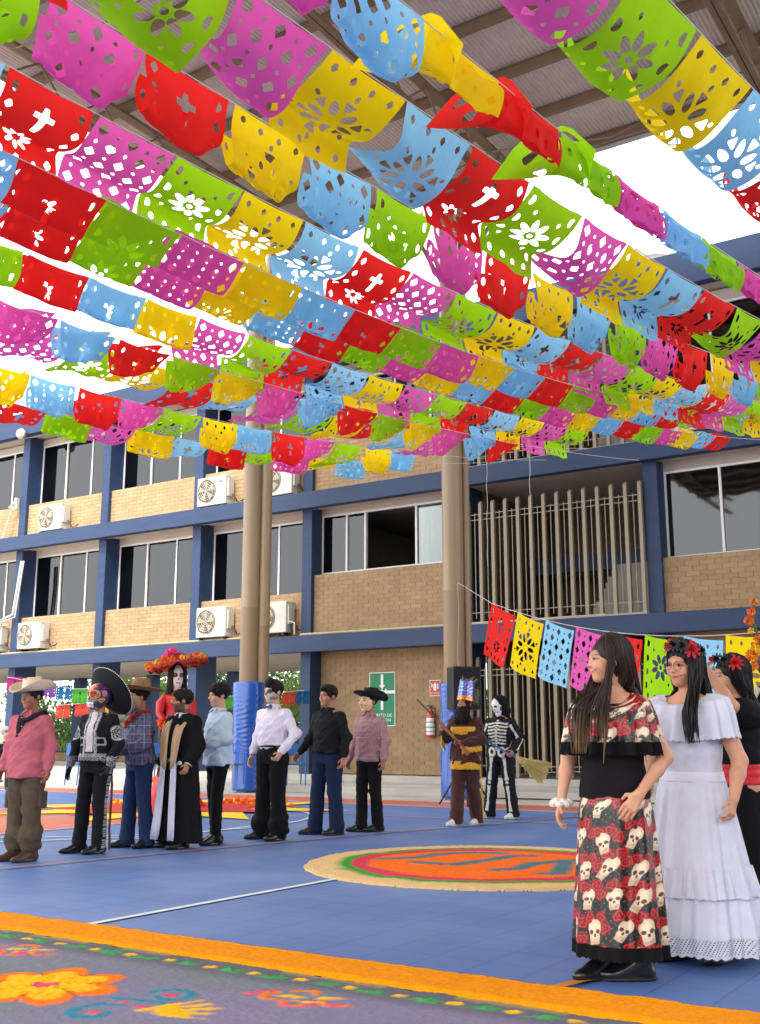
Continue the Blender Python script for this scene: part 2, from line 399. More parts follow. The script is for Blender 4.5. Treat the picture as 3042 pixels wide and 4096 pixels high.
# rooms behind the glass, and the stairwell behind the grilles
def room(s0,s1,z0,z1,t0,t1,m):
    q=MB(); q.box((s0,t1,z0),(s1,t1+.1,z1)); q.box((s0,t0,z0-.03),(s1,t1,z0)).box((s0,t0,z1),(s1,t1,z1+.03)).box((s0-.05,t0,z0),(s0,t1,z1)).box((s1,t0,z0),(s1+.05,t1,z1)); q.build('room',m,bld)
for z0,z1 in ((3.56,6.6),(7.08,10.15)):
    room(-41,-16.1,z0,z1,21.75,27.3,m_room); room(-15.7,-11.8,z0,z1,21.75,27.3,m_room); room(-6.95,-1.3,z0,z1,21.75,27.3,m_room)
for s,z in ((-17.55,6.45),(-24.5,6.45),(-21.3,6.45)):
    MB().lathe([(0,0),(.26,0),(.3,.04),(.3,.06),(0,.06)],20,(s,23.0,z)).build('ceiling_lamp',m_lamp,bld)
m_stair=mat('stairwell_wall',lin((110,92,70)),.9,var=.2,scale=2)
MB().box((-11.4,25.6,.3),(-7.0,25.8,10.2)).build('stairwell_wall',m_stair,bld)
MB().box((-11.42,21.75,.3),(-11.38,25.6,10.2)).box((-7.06,21.75,.3),(-7.02,25.6,10.2)).build('stairwell_side_wall',m_stair,bld)
for z in (5.0,8.5):   # half landings
    MB().box((-11.38,24.0,z),(-7.06,24.2,z+.42)).build('landing_beam',m_blue,bld)
    MB().box((-11.38,24.2,z+.1),(-7.06,25.6,z+.3)).build('landing',m_sof,bld)
    q=MB()
    for k in range(10): q.box((-9.1+.0,22.0+.2*k,z-1.45+.165*k-.17),(-7.1,22.2+.2*k,z-1.45+.165*k+0.03))
    q.build('stair_flight',m_conc,bld)
for z0 in (3.2,6.7): MB().box((-11.38,21.9,z0),(-7.06,24.0,z0+.3)).build('floor_slab',m_sof,bld)
# things standing in the dark ground floor room
# roof top
for s0,nm in ((-5.6,'tank'),):
    tk=empty('water_tank',(-7.35,22.4,10.88),0,'grey cylindrical water tank on the roof edge of the school','water tank')
    MB().lathe([(0,0),(.5,0),(.5,.3),(.52,.34),(.5,.38),(.5,.68),(.53,.72),(.5,.76),(.5,.95),(.38,1.08),(0,1.12)],28).build('tank_body',mat('tank_grey',lin((150,150,150)),.5),tk,smooth=True)
    MB().lathe([(0,1.1),(.2,1.1),(.2,1.18),(0,1.2)],16).build('lid',m_dark,tk,smooth=True)
an=MB().tube([(-8.6,22,10.88),(-8.6,22,12.2)],.015,6).tube([(-8.62,22,12.2),(-8.58,22,12.2)],.03,6).build('antenna',m_black); tag(an,'thin antenna rod standing on the school roof','antenna')
# grilles
def grille(s0,n,z0,z1,t,label,tall=None):
    g=empty('metal_grille',(s0,t,z0),0,label,'metal grille','metal grilles of the stairwell')
    def P(x,m): return x
    pm=bpy.data.meshes.new('post'); q=MB().box((-.036,-.05,0),(.036,.05,z1-z0-.05)); q.add([(-.036,-.05,z1-z0-.05),(.036,-.05,z1-z0-.05),(.036,.05,z1-z0-.05),(-.036,.05,z1-z0-.05),(-.036,0,z1-z0),(.036,0,z1-z0)],[(0,1,5,4),(2,3,4,5),(1,2,5),(3,0,4)])
    pm.from_pydata(q.V,[],q.F); pm.materials.append(m_taupe)
    bmn=bpy.data.meshes.new('bar'); q=MB().box((-.008,-.008,0),(.008,.008,z1-z0-.35)); bmn.from_pydata(q.V,[],q.F); bmn.materials.append(m_taupe)
    for i in range(n):
        p=link('post',pm,None,g,(i*.3055,0,0))
        if i<n-1: link('bar',bmn,None,g,(i*.3055+.153,0,.1))
    for z in (.22,z1-z0-.42,z1-z0-.3):
        MB().box((-.1,-.012,z),((n-1)*.3055,.012,z+.018)).build('rail',m_taupe,g)
    return g
grille(-11.34,14,3.56,6.27,20.88,'taupe steel post grille across the second storey stairwell opening')
grille(-11.34,14,7.06,9.72,20.88,'taupe steel post grille across the top storey stairwell opening behind the banners')
grille(-11.34,14,.3,2.86,21.2,'tall taupe steel post grille at ground level behind the skeleton costume')
for z in (3.52,7.04): MB().box((-11.42,20.8,z),(-7.32,20.95,z+.05)).build('ledge',m_conc,bld)
# yellowish conduits lying on the first floor beam
o=MB().tube([(-30,20.86,3.56),(-17,20.86,3.57)],.028,8).tube([(-25.5,20.78,3.55),(-21,20.78,3.55)],.02,8).tube([(-16,20.84,3.56),(-12,20.84,3.56),(-8.2,20.84,3.56)],.03,8).build('conduit',mat('old_pvc',lin((190,170,125)),.6),bld,smooth=True)
# ---- air conditioning units
acn=0
def ac_unit(s,z,label,t=20.9,w_=1.0,h=.82,dp=.36):
    g=empty('air_conditioner',(s,t,z),0,label,'air conditioner','air conditioning units on the school ledges')
    MB().box((0,-dp/2,.05),(w_,dp/2,h)).build('case',m_white,g,bevel=.02)
    c=MB()
    cx,cz,r=w_*.34,h*.54,h*.38
    M=Matrix.Translation((cx,-dp/2-.004,cz))@Matrix.Rotation(PI/2,4,'X')
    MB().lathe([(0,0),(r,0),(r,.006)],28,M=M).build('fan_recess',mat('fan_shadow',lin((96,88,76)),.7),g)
    f=MB()
    for k in range(5):
        a=2*PI*k/5
        f.add([tuple(M@Vector(((r*.15)*math.cos(a+d),(r*.15)*math.sin(a+d),.012))) for d in (0,.5)]+[tuple(M@Vector(((r*.9)*math.cos(a+d),(r*.9)*math.sin(a+d),.012+.01*(d>.4)))) for d in (.75,.1)],[(0,1,2,3)])
    f.build('fan_blade',mat('fan_blade',lin((176,160,128)),.5),g)
    gr=MB()
    for rr in (1.,.8,.6,.4,.2): 
        gr.tube([tuple(M@Vector((r*rr*math.cos(2*PI*k/20),r*rr*math.sin(2*PI*k/20),.03))) for k in range(21)],.0055,4,caps=False)
    for k in range(6):
        a=PI*k/6; gr.tube([tuple(M@Vector((-r*math.cos(a),-r*math.sin(a),.03))),tuple(M@Vector((r*math.cos(a),r*math.sin(a),.03)))],.004,4)
    gr.build('fan_guard',m_white,g)
    MB().box((w_,-dp/2+.05,.25),(w_+.05,dp/2-.08,h-.1)).build('valve_cover',m_white,g,bevel=.01)
    MB().tube([(w_+.05,0,.3),(w_+.16,.02,.22),(w_+.2,.08,.1),(w_+.3,.15,.16),(w_+.38,.17,.2)],.014,6).tube([(w_+.05,.04,.34),(w_+.12,.05,.25),(w_+.14,.1,.12)],.01,6).build('hose',m_dark,g,smooth=True)
    for x in (.1,w_-.1): MB().box((x-.03,-dp/2,0),(x+.03,dp/2,.05)).build('foot',m_dark,g)
    return g
ac_unit(-25.75,7.04,'white air conditioner on the top ledge, the farthest left, pipe stub beside it')
ac_unit(-19.42,7.04,'white air conditioner with spiral fan guard on the top ledge left of the thick pole')
ac_unit(-17.25,7.04,'white air conditioner on the top ledge just right of the thick pole')
ac_unit(-26.35,3.6,'white air conditioner on the lower ledge below the far left windows')
ac_unit(-19.3,3.58,'white air conditioner on the lower ledge left of the thick pole')
ac_unit(-17.35,3.58,'white air conditioner on the lower ledge right of the thick pole near brown debris')
ac_unit(-28.2,3.58,'white air conditioner cut by the left edge of the photo on the lower ledge')
ac_unit(-6.6,7.06,'large grey air conditioner with wide fan behind the right banners',w_=1.15,h=.95,dp=.42)
# lettering on two of the units
def text_mesh(name,body,size,m,parent=None,loc=(0,0,0),rot=(0,0,0),ext=.001,align='CENTER',sx=1):
    cu=bpy.data.curves.new(name,'FONT'); cu.body=body; cu.size=size; cu.extrude=ext; cu.align_x=align; cu.align_y='CENTER'; cu.resolution_u=2
    to=bpy.data.objects.new(name,cu); me=bpy.data.meshes.new_from_object(to); bpy.data.objects.remove(to); bpy.data.curves.remove(cu)
    me.materials.clear(); me.materials.append(m); o=link(name,me,None,parent,loc,rot); o.scale=(sx,1,1); return o
m_ink=mat('navy_ink',lin((30,40,90)),.5,var=0)
text_mesh('lettering','YORK',.075,m_ink,bpy.data.objects['air_conditioner.001'],(.78,-.186,.66),(PI/2,0,0))
text_mesh('lettering','YORK',.075,m_ink,bpy.data.objects['air_conditioner.002'],(.78,-.186,.66),(PI/2,0,0))
# brown fallen leaves / debris by the lower unit and a white elbow pipe
q=MB()
for k in range(60):
    x=-16.45+random.gauss(0,.16); q.tube([(x,20.9+random.uniform(-.1,.1),3.55),(x+random.uniform(-.15,.15),20.9,3.6+random.uniform(.05,.34))],.006,4)
tag(q.build('dry_brush',mat('dry_brown',lin((104,78,48)),.9)),'clump of dry brown twigs on the lower ledge beside a unit','dry twigs',kind='stuff')
tag(MB().tube([(-16.15,20.8,3.56),(-16.15,20.8,3.86),(-16.35,20.8,3.9)],.022,8).build('elbow_pipe',m_white,smooth=True),'short white elbow pipe rising from the lower ledge','pipe')
tag(MB().tube([(-26.55,20.85,6.3),(-26.6,20.8,5.5),(-26.7,20.78,4.7),(-27.25,20.78,4.55),(-27.2,20.8,3.9),(-27.5,20.8,3.6)],.04,8).tube([(-26.45,20.85,6.3),(-26.5,20.8,5.5),(-26.6,20.78,4.62),(-27.35,20.76,4.45),(-27.35,20.8,3.8),(-27.7,20.8,3.62)],.025,8).build('hose_bundle',mat('grey_hose',lin((190,188,184)),.6),smooth=True),'pale insulated pipes hanging down the left blue column','pipes')
tag(MB().tube([(-27.25,20.8,8.0),(-27.05,20.8,8.15)],.03,6).tube([(-27.1,20.85,8.1),(-27.45,20.8,7.1)],.025,6).box((-27.1,20.85,7.95),(-26.98,20.95,8.3)).build('drain_stub',m_white),'white drain outlet beside the top left column','pipe')
fl=empty('floodlight',(-26.6,20.55,10.2),0,'small round white floodlight on the roof beam at left','floodlight')
MB().lathe([(0,-.1),(.13,-.08),(.17,.02),(.12,.1),(0,.1)],16,M=Matrix.Rotation(PI/2,4,'X')).build('lamp_head',m_white,fl,smooth=True); MB().tube([(0,0,0),(.25,.1,0)],.02,6).build('arm',m_dark,fl)
# signs on the ground floor wall
m_sg=mat('sign_green',lin((20,128,84)),.5,var=.04); m_sw=mat('sign_white',lin((232,232,226)),.5,var=.02); m_sr=mat('sign_red',lin((196,62,52)),.5,var=.03)
sg=empty('assembly_point_sign',(-13.98,21.38,2.0),0,'green sign with white converging arrows on the brick wall','sign')
MB().box((-.36,-.006,-.62),(.36,0,.62)).build('sign_panel',m_sw,sg); MB().box((-.34,-.009,-.6),(.34,-.006,.6)).build('green_field',m_sg,sg)
def arrow(q,cx,cz,ang,l=.17,w_=.035,hw=.085,hl=.09,y=-.013):
    P=[(-l,-w_),(l-hl,-w_),(l-hl,-hw),(l,0),(l-hl,hw),(l-hl,w_),(-l,w_)]
    q.add([(cx+x*math.cos(ang)-z*math.sin(ang),y,cz+x*math.sin(ang)+z*math.cos(ang)) for x,z in P],[tuple(range(7))])
q=MB(); arrow(q,0,.4,-PI/2); arrow(q,0,-.08,PI/2); arrow(q,-.2,.16,0); arrow(q,.2,.16,PI); q.build('arrow',m_sw,sg)
MB().lathe([(0,0),(.06,0)],16,M=Matrix.Translation((0,-.013,.16))@Matrix.Rotation(PI/2,4,'X')).build('dot',m_sw,sg)
text_mesh('lettering','PUNTO DE\nREUNION',.11,m_sw,sg,(0,-.011,-.43),(PI/2,0,0))
sx=empty('extinguisher_sign',(-12.55,21.38,2.22),0,'small red extinguisher sign on the brick wall above the extinguisher','sign')
MB().box((-.14,-.006,-.18),(.14,0,.18)).build('sign_panel',m_sw,sx); MB().box((-.125,-.009,-.165),(.125,-.006,.165)).build('red_field',m_sr,sx)
q=MB().box((-.035,-.013,-.06),(.035,-.009,.09)).box((-.015,-.013,.09),(.015,-.009,.12)).box((-.09,-.013,.02),(-.06,-.009,.1)).box((.06,-.013,-.02),(.09,-.009,.1)); q.build('pictogram',m_sw,sx)
text_mesh('lettering','EXTINTOR',.05,m_sw,sx,(0,-.011,-.12),(PI/2,0,0))
ex=empty('fire_extinguisher',(-12.62,21.28,1.12),0,'red fire extinguisher with white label hung on the brick wall','fire extinguisher')
MB().lathe([(0,0),(.085,0),(.095,.02),(.095,.5),(.08,.56),(.035,.6),(.03,.64),(0,.64)],24).build('cylinder',mat('red_enamel',lin((190,40,36)),.3,coat=.5),ex,smooth=True)
MB().lathe([(.0965,.06),(.0975,.07),(.0975,.42),(.0965,.43)],24).build('label_band',m_sw,ex,smooth=True)
for z,a in ((.12,.05),(.22,.06),(.33,.05)): MB().lathe([(.0985,z),(.0985,z+a*.35)],24).build('label_stripe',m_ink,ex)
MB().box((-.03,-.02,.64),(.03,.02,.69)).box((-.1,-.012,.69),(.05,.012,.71)).build('handle',m_dark,ex); MB().tube([(.02,0,.66),(.12,0,.64),(.14,-.02,.5),(.12,-.04,.3)],.011,6).build('hose',m_dark,ex,smooth=True)

# ================= canopy roof on steel pipes =================
cp=empty('roof_canopy',(-10.4,18.3,0),0,'corrugated metal canopy roof over the court on brown steel purlins','canopy roof')
m_steel=mat('brown_steel',lin((118,98,74)),.5,var=.12,scale=2)
m_corr=mat('corrugated_zinc',lin((206,196,178)),.5,var=.14,scale=.5,metal=.08,stretch=(1,.25,1))
ZR=12.4; X0,X1,Y0,Y1=-15.05,15.,-9.,18.42
def L(o): o.location-=Vector((-10.4,18.3,0)); return o
n=int((8-X0)/.0127); xs=np.linspace(X0,8,n); zs=ZR+.2+.014*np.sin(xs/.076*2*PI)
ys=[Y0,0,10,Y1]; V=np.array([(x,y,z) for y in ys for x,z in zip(xs,zs)]); 
Fq=np.array([(j*n+i,j*n+i+1,(j+1)*n+i+1,(j+1)*n+i) for j in range(3) for i in range(n-1)])
L(link('corrugated_sheet',mesh_np('corrugated_sheet',V,Fq,smooth=True),m_corr,cp))
L(MB().box((8,Y0,ZR+.19),(X1,Y1,ZR+.21)).build('roof_sheet',m_corr,cp))
L(MB().box((X0,Y0,ZR+.26),(X1,Y1,ZR+.3)).build('roof_top',m_corr,cp))
y=18.24
while y>-8:
    L(MB().box((X0,y-.035,ZR-.03),(X1,y+.035,ZR+.03)).box((X0,y-.02,ZR+.03),(X1,y+.0,ZR+.16)).box((X0,y-.045,ZR+.16),(X1,y+.045,ZR+.18)).build('purlin',m_steel,cp)); y-=1.45
L(MB().box((X0,Y1,ZR+.02),(X1,Y1+.16,ZR+.2)).box((X0,Y1+.14,ZR+.2),(X1,Y1+.16,ZR+.3)).build('gutter',mat('gutter_grey',lin((160,155,145)),.5),cp))
for s in (-13.8,-8.7,-3.6,1.5,6.6):
    q=MB()
    q.box((s-.09,Y0,ZR-.10),(s+.09,18.3,ZR-.04)).box((s-.09,Y0,ZR-.75),(s-.01,18.3,ZR-.67)).box((s+.01,Y0,ZR-.75),(s+.09,18.3,ZR-.67))
    L(q.build('truss_chord',m_steel,cp))
    q=MB(); yy=18.2; k=0
    while yy>-8:
        q.tube([(s,yy,ZR-.1 if k%2 else ZR-.7),(s,yy-.7,ZR-.7 if k%2 else ZR-.1)],.022,6); yy-=.7; k+=1
    L(q.build('truss_web',m_steel,cp))
for y in (17.2,10.,3.):   # sway rods between the trusses
    q=MB()
    for s in (-13.8,-8.7,-3.6): q.tube([(s,y,ZR-.1),(s+2.5,y-.2,ZR-.72),(s+5.1,y,ZR-.1)],.018,6)
    L(q.build('brace',m_steel,cp))
m_pipe=mat('pole_paint',lin((148,126,96)),.38,var=.08,scale=1.3,spec=.6,stretch=(1,1,.3))
poles=[(-15.45,18.3),(-10.28,18.25),(-5.2+9,18.3),(9,18.3)]
for i,(s,t) in enumerate(poles):
    q=MB().lathe([(.205,-.02),(.205,3.9),(.209,3.91),(.209,3.95),(.205,3.96),(.205,7.6),(.209,7.61),(.209,7.65),(.205,7.66),(.205,ZR-.6)],32,(s,t,0))
    L(q.build('pole',m_pipe,cp,smooth=True))
    q=MB()
    for a in range(4):
        c_,s_=math.cos(a*PI/2+.78),math.sin(a*PI/2+.78)
        q.tube([(s+.1*c_,t+.1*s_,ZR-2.2),(s+.9*c_,t+.9*s_,ZR-.7)],.045,8)
    L(q.build('strut',m_steel,cp))
# second, slimmer down-pipe tied to the left pole
L(MB().lathe([(.13,0),(.13,3.5),(.134,3.51),(.134,3.56),(.13,3.57),(.13,ZR-.1)],24,(-15.2,18.48,0)).build('drain_pipe',m_pipe,cp,smooth=True))
L(MB().lathe([(.085,0),(.085,ZR-.1)],24,(-10.12,18.5,0)).build('drain_pipe',m_pipe,cp,smooth=True))
# blue padding round the pole feet with creased plastic
def padding(s,t,h,r,label,z0=.02):
    n1,n2=72,110; V=[];
    for j in range(n2):
        z=h*j/(n2-1)
        for k in range(n1):
            a=2*PI*k/n1
            rr=r*(1+.03*math.sin(z*2.1+s))+.002*math.sin(z*74+3*math.sin(a*3+z*5)+a*2)*max(0,math.sin(z*2.3+a*1.5+s))+.0015*math.sin(z*41+2*math.sin(a*4-z*7)-a*3)*max(0,math.sin(z*3.7-a*2))+.006*math.sin(a*3+z*4)
            if j in (0,n2-1): rr*=.93
            V.append((s+rr*math.cos(a),t+rr*math.sin(a),z0+z))
    V.append((s,t,z0+h)); F=[(j*n1+k,j*n1+(k+1)%n1,(j+1)*n1+(k+1)%n1,(j+1)*n1+k) for j in range(n2-1) for k in range(n1)]+[((n2-1)*n1+k,(n2-1)*n1+(k+1)%n1,len(V)-1) for k in range(n1)]
    o=link('pole_padding',mesh_np('pole_padding',V,F,smooth=True),mat('blue_vinyl',lin((6,82,174)),.2,var=.08,spec=.7,coat=.4)); tag(o,label,'pole padding','blue pads round the pole feet'); return o
padding(-15.42,18.3,2.28,.335,'blue plastic padding round the foot of the left pole')
padding(-10.3,18.25,2.12,.27,'slimmer blue padding round the foot of the right pole')

# ================= ground =================
m_cg=mat('concrete_walk',lin((182,178,168)),.9,var=.14,scale=.8,bump=.4,bscale=30)
def sheet(name,x0,y0,x1,y1,z,m,**k):
    me=mesh_np(name,[(x0,y0,z),(x1,y0,z),(x1,y1,z),(x0,y1,z)],[(0,1,2,3)]); o=link(name,me,m); tag(o,kind='structure'); return o
sheet('ground',-300,-300,300,300,-.02,m_cg)
tag(MB().box((-60,18.8,-.02),(30,60,.13)).build('pavement',m_cg,bevel=.01),kind='structure')
tag(MB().box((-60,20.95,.13),(30,27.2,.28)).build('passage_floor',m_cg,bevel=.01),kind='structure')
# sport court tile material
def court_mat(name,col,rough=.5):
    m=mat(name,col,rough,var=.12,scale=.35,spec=.5); n=m.node_tree.nodes; L_=m.node_tree.links; b=n['Principled BSDF']
    tc=n.new('ShaderNodeTexCoord'); br=n.new('ShaderNodeTexBrick'); br.offset=0; br.inputs['Scale'].default_value=1; br.inputs['Brick Width'].default_value=.305; br.inputs['Row Height'].default_value=.305
    br.inputs['Mortar Size'].default_value=.0035; br.inputs['Mortar Smooth'].default_value=.3; br.inputs['Color1'].default_value=(1,1,1,1); br.inputs['Color2'].default_value=(.93,.93,.93,1); br.inputs['Mortar'].default_value=(.35,.35,.35,1)
    L_.new(tc.outputs['Object'],br.inputs['Vector'])
    ck=n.new('ShaderNodeTexVoronoi'); ck.inputs['Scale'].default_value=60; ck.inputs['Randomness'].default_value=0; L_.new(tc.outputs['Object'],ck.inputs['Vector'])
    mr=n.new('ShaderNodeMapRange'); mr.inputs[1].default_value=.0; mr.inputs[2].default_value=.7; mr.inputs[3].default_value=.86; mr.inputs[4].default_value=1.08; L_.new(ck.outputs['Distance'],mr.inputs[0])
    # pale dust
    nz=n.new('ShaderNodeTexNoise'); nz.inputs['Scale'].default_value=.9; nz.inputs['Detail'].default_value=7; L_.new(tc.outputs['Object'],nz.inputs['Vector'])
    m2=n.new('ShaderNodeMapRange'); m2.inputs[1].default_value=.45; m2.inputs[2].default_value=.8; m2.inputs[3].default_value=0; m2.inputs[4].default_value=.55; L_.new(nz.outputs['Fac'],m2.inputs[0])
    src=b.inputs['Base Color'].links[0].from_socket
    a=n.new('ShaderNodeMixRGB'); a.blend_type='MULTIPLY'; a.inputs[0].default_value=.8; L_.new(src,a.inputs[1]); L_.new(br.outputs['Color'],a.inputs[2])
    c=n.new('ShaderNodeMixRGB'); c.blend_type='MULTIPLY'; c.inputs[0].default_value=1; L_.new(a.outputs[0],c.inputs[1]); L_.new(mr.outputs[0],c.inputs[2])
    d=n.new('ShaderNodeMixRGB'); L_.new(m2.outputs[0],d.inputs[0]); L_.new(c.outputs[0],d.inputs[1]); d.inputs[2].default_value=(*lin((140,154,188)),1); L_.new(d.outputs[0],b.inputs['Base Color'])
    bp=n.new('ShaderNodeBump'); bp.inputs['Strength'].default_value=.35; bp.inputs['Distance'].default_value=.004; L_.new(br.outputs['Fac'],bp.inputs['Height']); bp.invert=True; L_.new(bp.outputs[0],b.inputs['Normal'])
    return m
m_court=court_mat('court_blue',lin((86,118,176))); m_or=court_mat('court_orange',lin((206,104,64)))
sheet('court_floor',-24,-12,22,17.2,0.,m_or)
def poly(name,P,z,m,kind='structure'):
    o=link(name,mesh_np(name,[(x,y,z) for x,y in P],[tuple(range(len(P)))]),m); 
    if kind: o['kind']=kind
    return o
poly('court_playing_field',[(-22,-10),(20,-10),(20,15.8),(-22,15.8)],.004,m_court)
poly('court_key_area',[(-20,5.2),(-10.95,5.2),(-10.95,11.6),(-20,11.6)],.008,m_or)
m_line=mat('line_white',lin((214,222,216)),.6,var=.1,scale=5); m_lo=mat('line_orange',lin((190,120,52)),.6,var=.15,scale=4)
def strip(name,P,w_,z,m,closed=False):
    P=[Vector((p[0],p[1],0)) for p in P]; V=[];n=len(P)
    for i,p in enumerate(P):
        d=(P[min(i+1,n-1)]-P[max(i-1,0)]).normalized(); q=Vector((-d.y,d.x,0))*w_/2; V+=[(p.x+q.x,p.y+q.y,z),(p.x-q.x,p.y-q.y,z)]
    o=link(name,mesh_np(name,V,[(2*i,2*i+1,2*i+3,2*i+2) for i in range(n-1)]),m); o['kind']='structure'; return o
strip('court_line',[(-5.29,4.7),(-5.28,8.9)],.06,.012,m_line)
strip('court_line',[(-20,11.6),(-10.95,11.6),(-10.95,5.2),(-20,5.2)],.05,.013,m_line)
strip('court_line',[(-12.4+3.3*math.cos(a),11.05+3.3*math.sin(a)) for a in np.linspace(-2.2,2.2,60)],.05,.014,m_line)
strip('court_line',[(-22,15.8),(20,15.8)],.05,.013,m_line)
strip('court_line',[(-9.2,8.6),(-9.15,10.3),(-9.34,11.68)],.05,.0155,m_line)
strip('court_line',[(-10.6,7.2),(-9.21,9.39)],.05,.0165,m_line)
strip('court_line',[(-8.5,3.9),(-8.08,6.34),(-7.7,8.81),(-7.23,11.45),(-6.79,13.21),(-6.3,15.7)],.045,.0175,m_lo)
strip('court_line',[(-2.23,4.7),(-2.08,5.3)],.06,.0175,m_lo)
strip('court_line',[(-15,13.6),(8,13.6)],.04,.0185,m_lo)

wg=empty('added_sky_block',(22,-2,0),0,'added tan block hiding part of the sky on the right, outside the picture','school building')
wg2=MB().box((-1,-34,0),(9,16,9.5)).build('wall',m_stair,wg)  # added unseen block, cuts the sky light coming from the right

for (px,y0,y1,l) in ((1957,1852,2270,'thin loose white thread hanging from the upper beam at the left of the grille'),(2128,1835,2275,'thin loose white thread hanging over the middle of the grille'),(2978,1660,1885,'short wavy thread hanging in front of the top right window')):
    a=at_depth(px,y0,21.6); b=at_depth(px+4,y1,21.6)
    tag(MB().tube([tuple(a+(b-a)*i/9+Vector((.012*math.sin(i*2.2),-.1,0))) for i in range(10)],.007,4).build('hanging_thread',m_white),l,'thread')
# ================= papel picado =================
FW,FH=.475,.62
def diamond(x,y,cx,cy,a,b): return 1-(abs(x-cx)/a+abs(y-cy)/b)
def petal(x,y,cx,cy,ang,a,b,pt=0):
    c,s=math.cos(ang),math.sin(ang); u=(x-cx)*c+(y-cy)*s; v=-(x-cx)*s+(y-cy)*c
    return 1-((u/a)**2+(v/(b*(1-pt*u/a*.6)+1e-6))**2)
def hole(pat,x,y):
    """>0 inside a cut hole. x 0..FW, y 0..FH (down)"""
    h=-9.; cx=FW/2
    if pat=='lattice':
        for r_ in range(7):
            for c in range(5):
                big=(r_+c)%2==0; px=.055+c*.0915; py=.06+r_*.083
                h=max(h,diamond(x,y,px,py,.033 if big else .014,.04 if big else .017))
    elif pat=='daisy':
        cy=.27
        for k in range(8):
            a=k*PI/4+.39; h=max(h,petal(x,y,cx+.085*math.cos(a),cy+.085*math.sin(a),a,.047,.023,.3))
        h=max(h,petal(x,y,cx,cy,0,.02,.02))
        for px,py in [(.05,.07),(FW-.05,.07),(.05,.21),(FW-.05,.21),(.05,.34),(FW-.05,.34),(.05,.47),(FW-.05,.47)]:
            h=max(h,min(petal(x,y,px,py,PI/2,.032,.024),(x-px if px<cx else px-x)*60+.6))
        for px,py in [(.13,.12),(FW-.13,.12),(.13,.42),(FW-.13,.42)]: h=max(h,diamond(x,y,px,py,.014,.02))
        for k in range(4): h=max(h,petal(x,y,.09+k*.1,.56,PI/2,.028,.018))
    elif pat=='star':
        cy=.32
        for k in range(4):
            for dy in (.06,FH-.06): h=max(h,diamond(x,y,.06+k*.118,dy,.019,.03))
        for k in range(12):
            a=k*PI/6+.1
            if k%2==0: h=max(h,petal(x,y,cx+.1*math.cos(a),cy+.1*math.sin(a),a,.05,.024,.35))
            else:
                u=(x-cx)*math.cos(a)+(y-cy)*math.sin(a); v=-(x-cx)*math.sin(a)+(y-cy)*math.cos(a)
                h=max(h,min((u-.1)*40,(.165-u)*40,(1-abs(v)/(.004+max(u-.1,0)*.48+1e-6))))
            h=max(h,petal(x,y,cx+.2*math.cos(a),cy+.2*math.sin(a),a,.02,.012) if k%2 else h)
    else:   # cross
        for py in (.07,.18,.29,.41,.53):
            for px in (.05,FW-.05): h=max(h,diamond(x,y,px,py,.022,.036))
        h=max(h,min(1-abs(x-cx)/.017,1-abs(y-.19)/.095),min(1-abs(x-cx)/.055,1-abs(y-.155)/.017))
        cy=.43
        for k in range(8):
            a=k*PI/4; h=max(h,petal(x,y,cx+.05*math.cos(a),cy+.05*math.sin(a),a,.03,.012))
        for k in range(3): h=max(h,petal(x,y,.14+k*.1,.565,PI/2,.03,.016))
    return h
def cutsheet(pat,nx=44,ny=58,scallop=False):
    X=np.linspace(0,FW,nx+1);Y=np.linspace(0,FH,ny+1)
    f=np.array([[-hole(pat,x,y) for y in Y] for x in X])
    f=np.clip(f,-1,.5)
    if scallop: f=np.minimum(f,np.array([[ (FH-.05+.05*abs(math.sin(x/FW*PI*4))-y)*30 for y in Y] for x in X]))
    V=[];ix={};F=[]
    def vert(k,p):
        if k not in ix: ix[k]=len(V); V.append(p)
        return ix[k]
    for i in range(nx):
        for j in range(ny):
            c=[(i,j),(i+1,j),(i+1,j+1),(i,j+1)]; v=[f[a][b] for a,b in c]
            if max(v)<=0: continue
            poly_=[]
            for k in range(4):
                a,b=c[k],c[(k+1)%4]; va,vb=v[k],v[(k+1)%4]
                if va>0: poly_.append(vert(a,(X[a[0]],Y[a[1]])))
                if (va>0)!=(vb>0):
                    t=va/(va-vb); e=(min(a,b),max(a,b),'e'); poly_.append(vert(e,(X[a[0]]+(X[b[0]]-X[a[0]])*t,Y[a[1]]+(Y[b[1]]-Y[a[1]])*t)))
            if len(poly_)>=3: F.append(tuple(poly_))
    return np.array(V),F
SHEETS={p:cutsheet(p) for p in ('lattice','daisy','star','cross')}
def tear(th): return [(0,th-14),(.42,th+8),(.5,th+70),(.6,th+165),(1,th+184)]
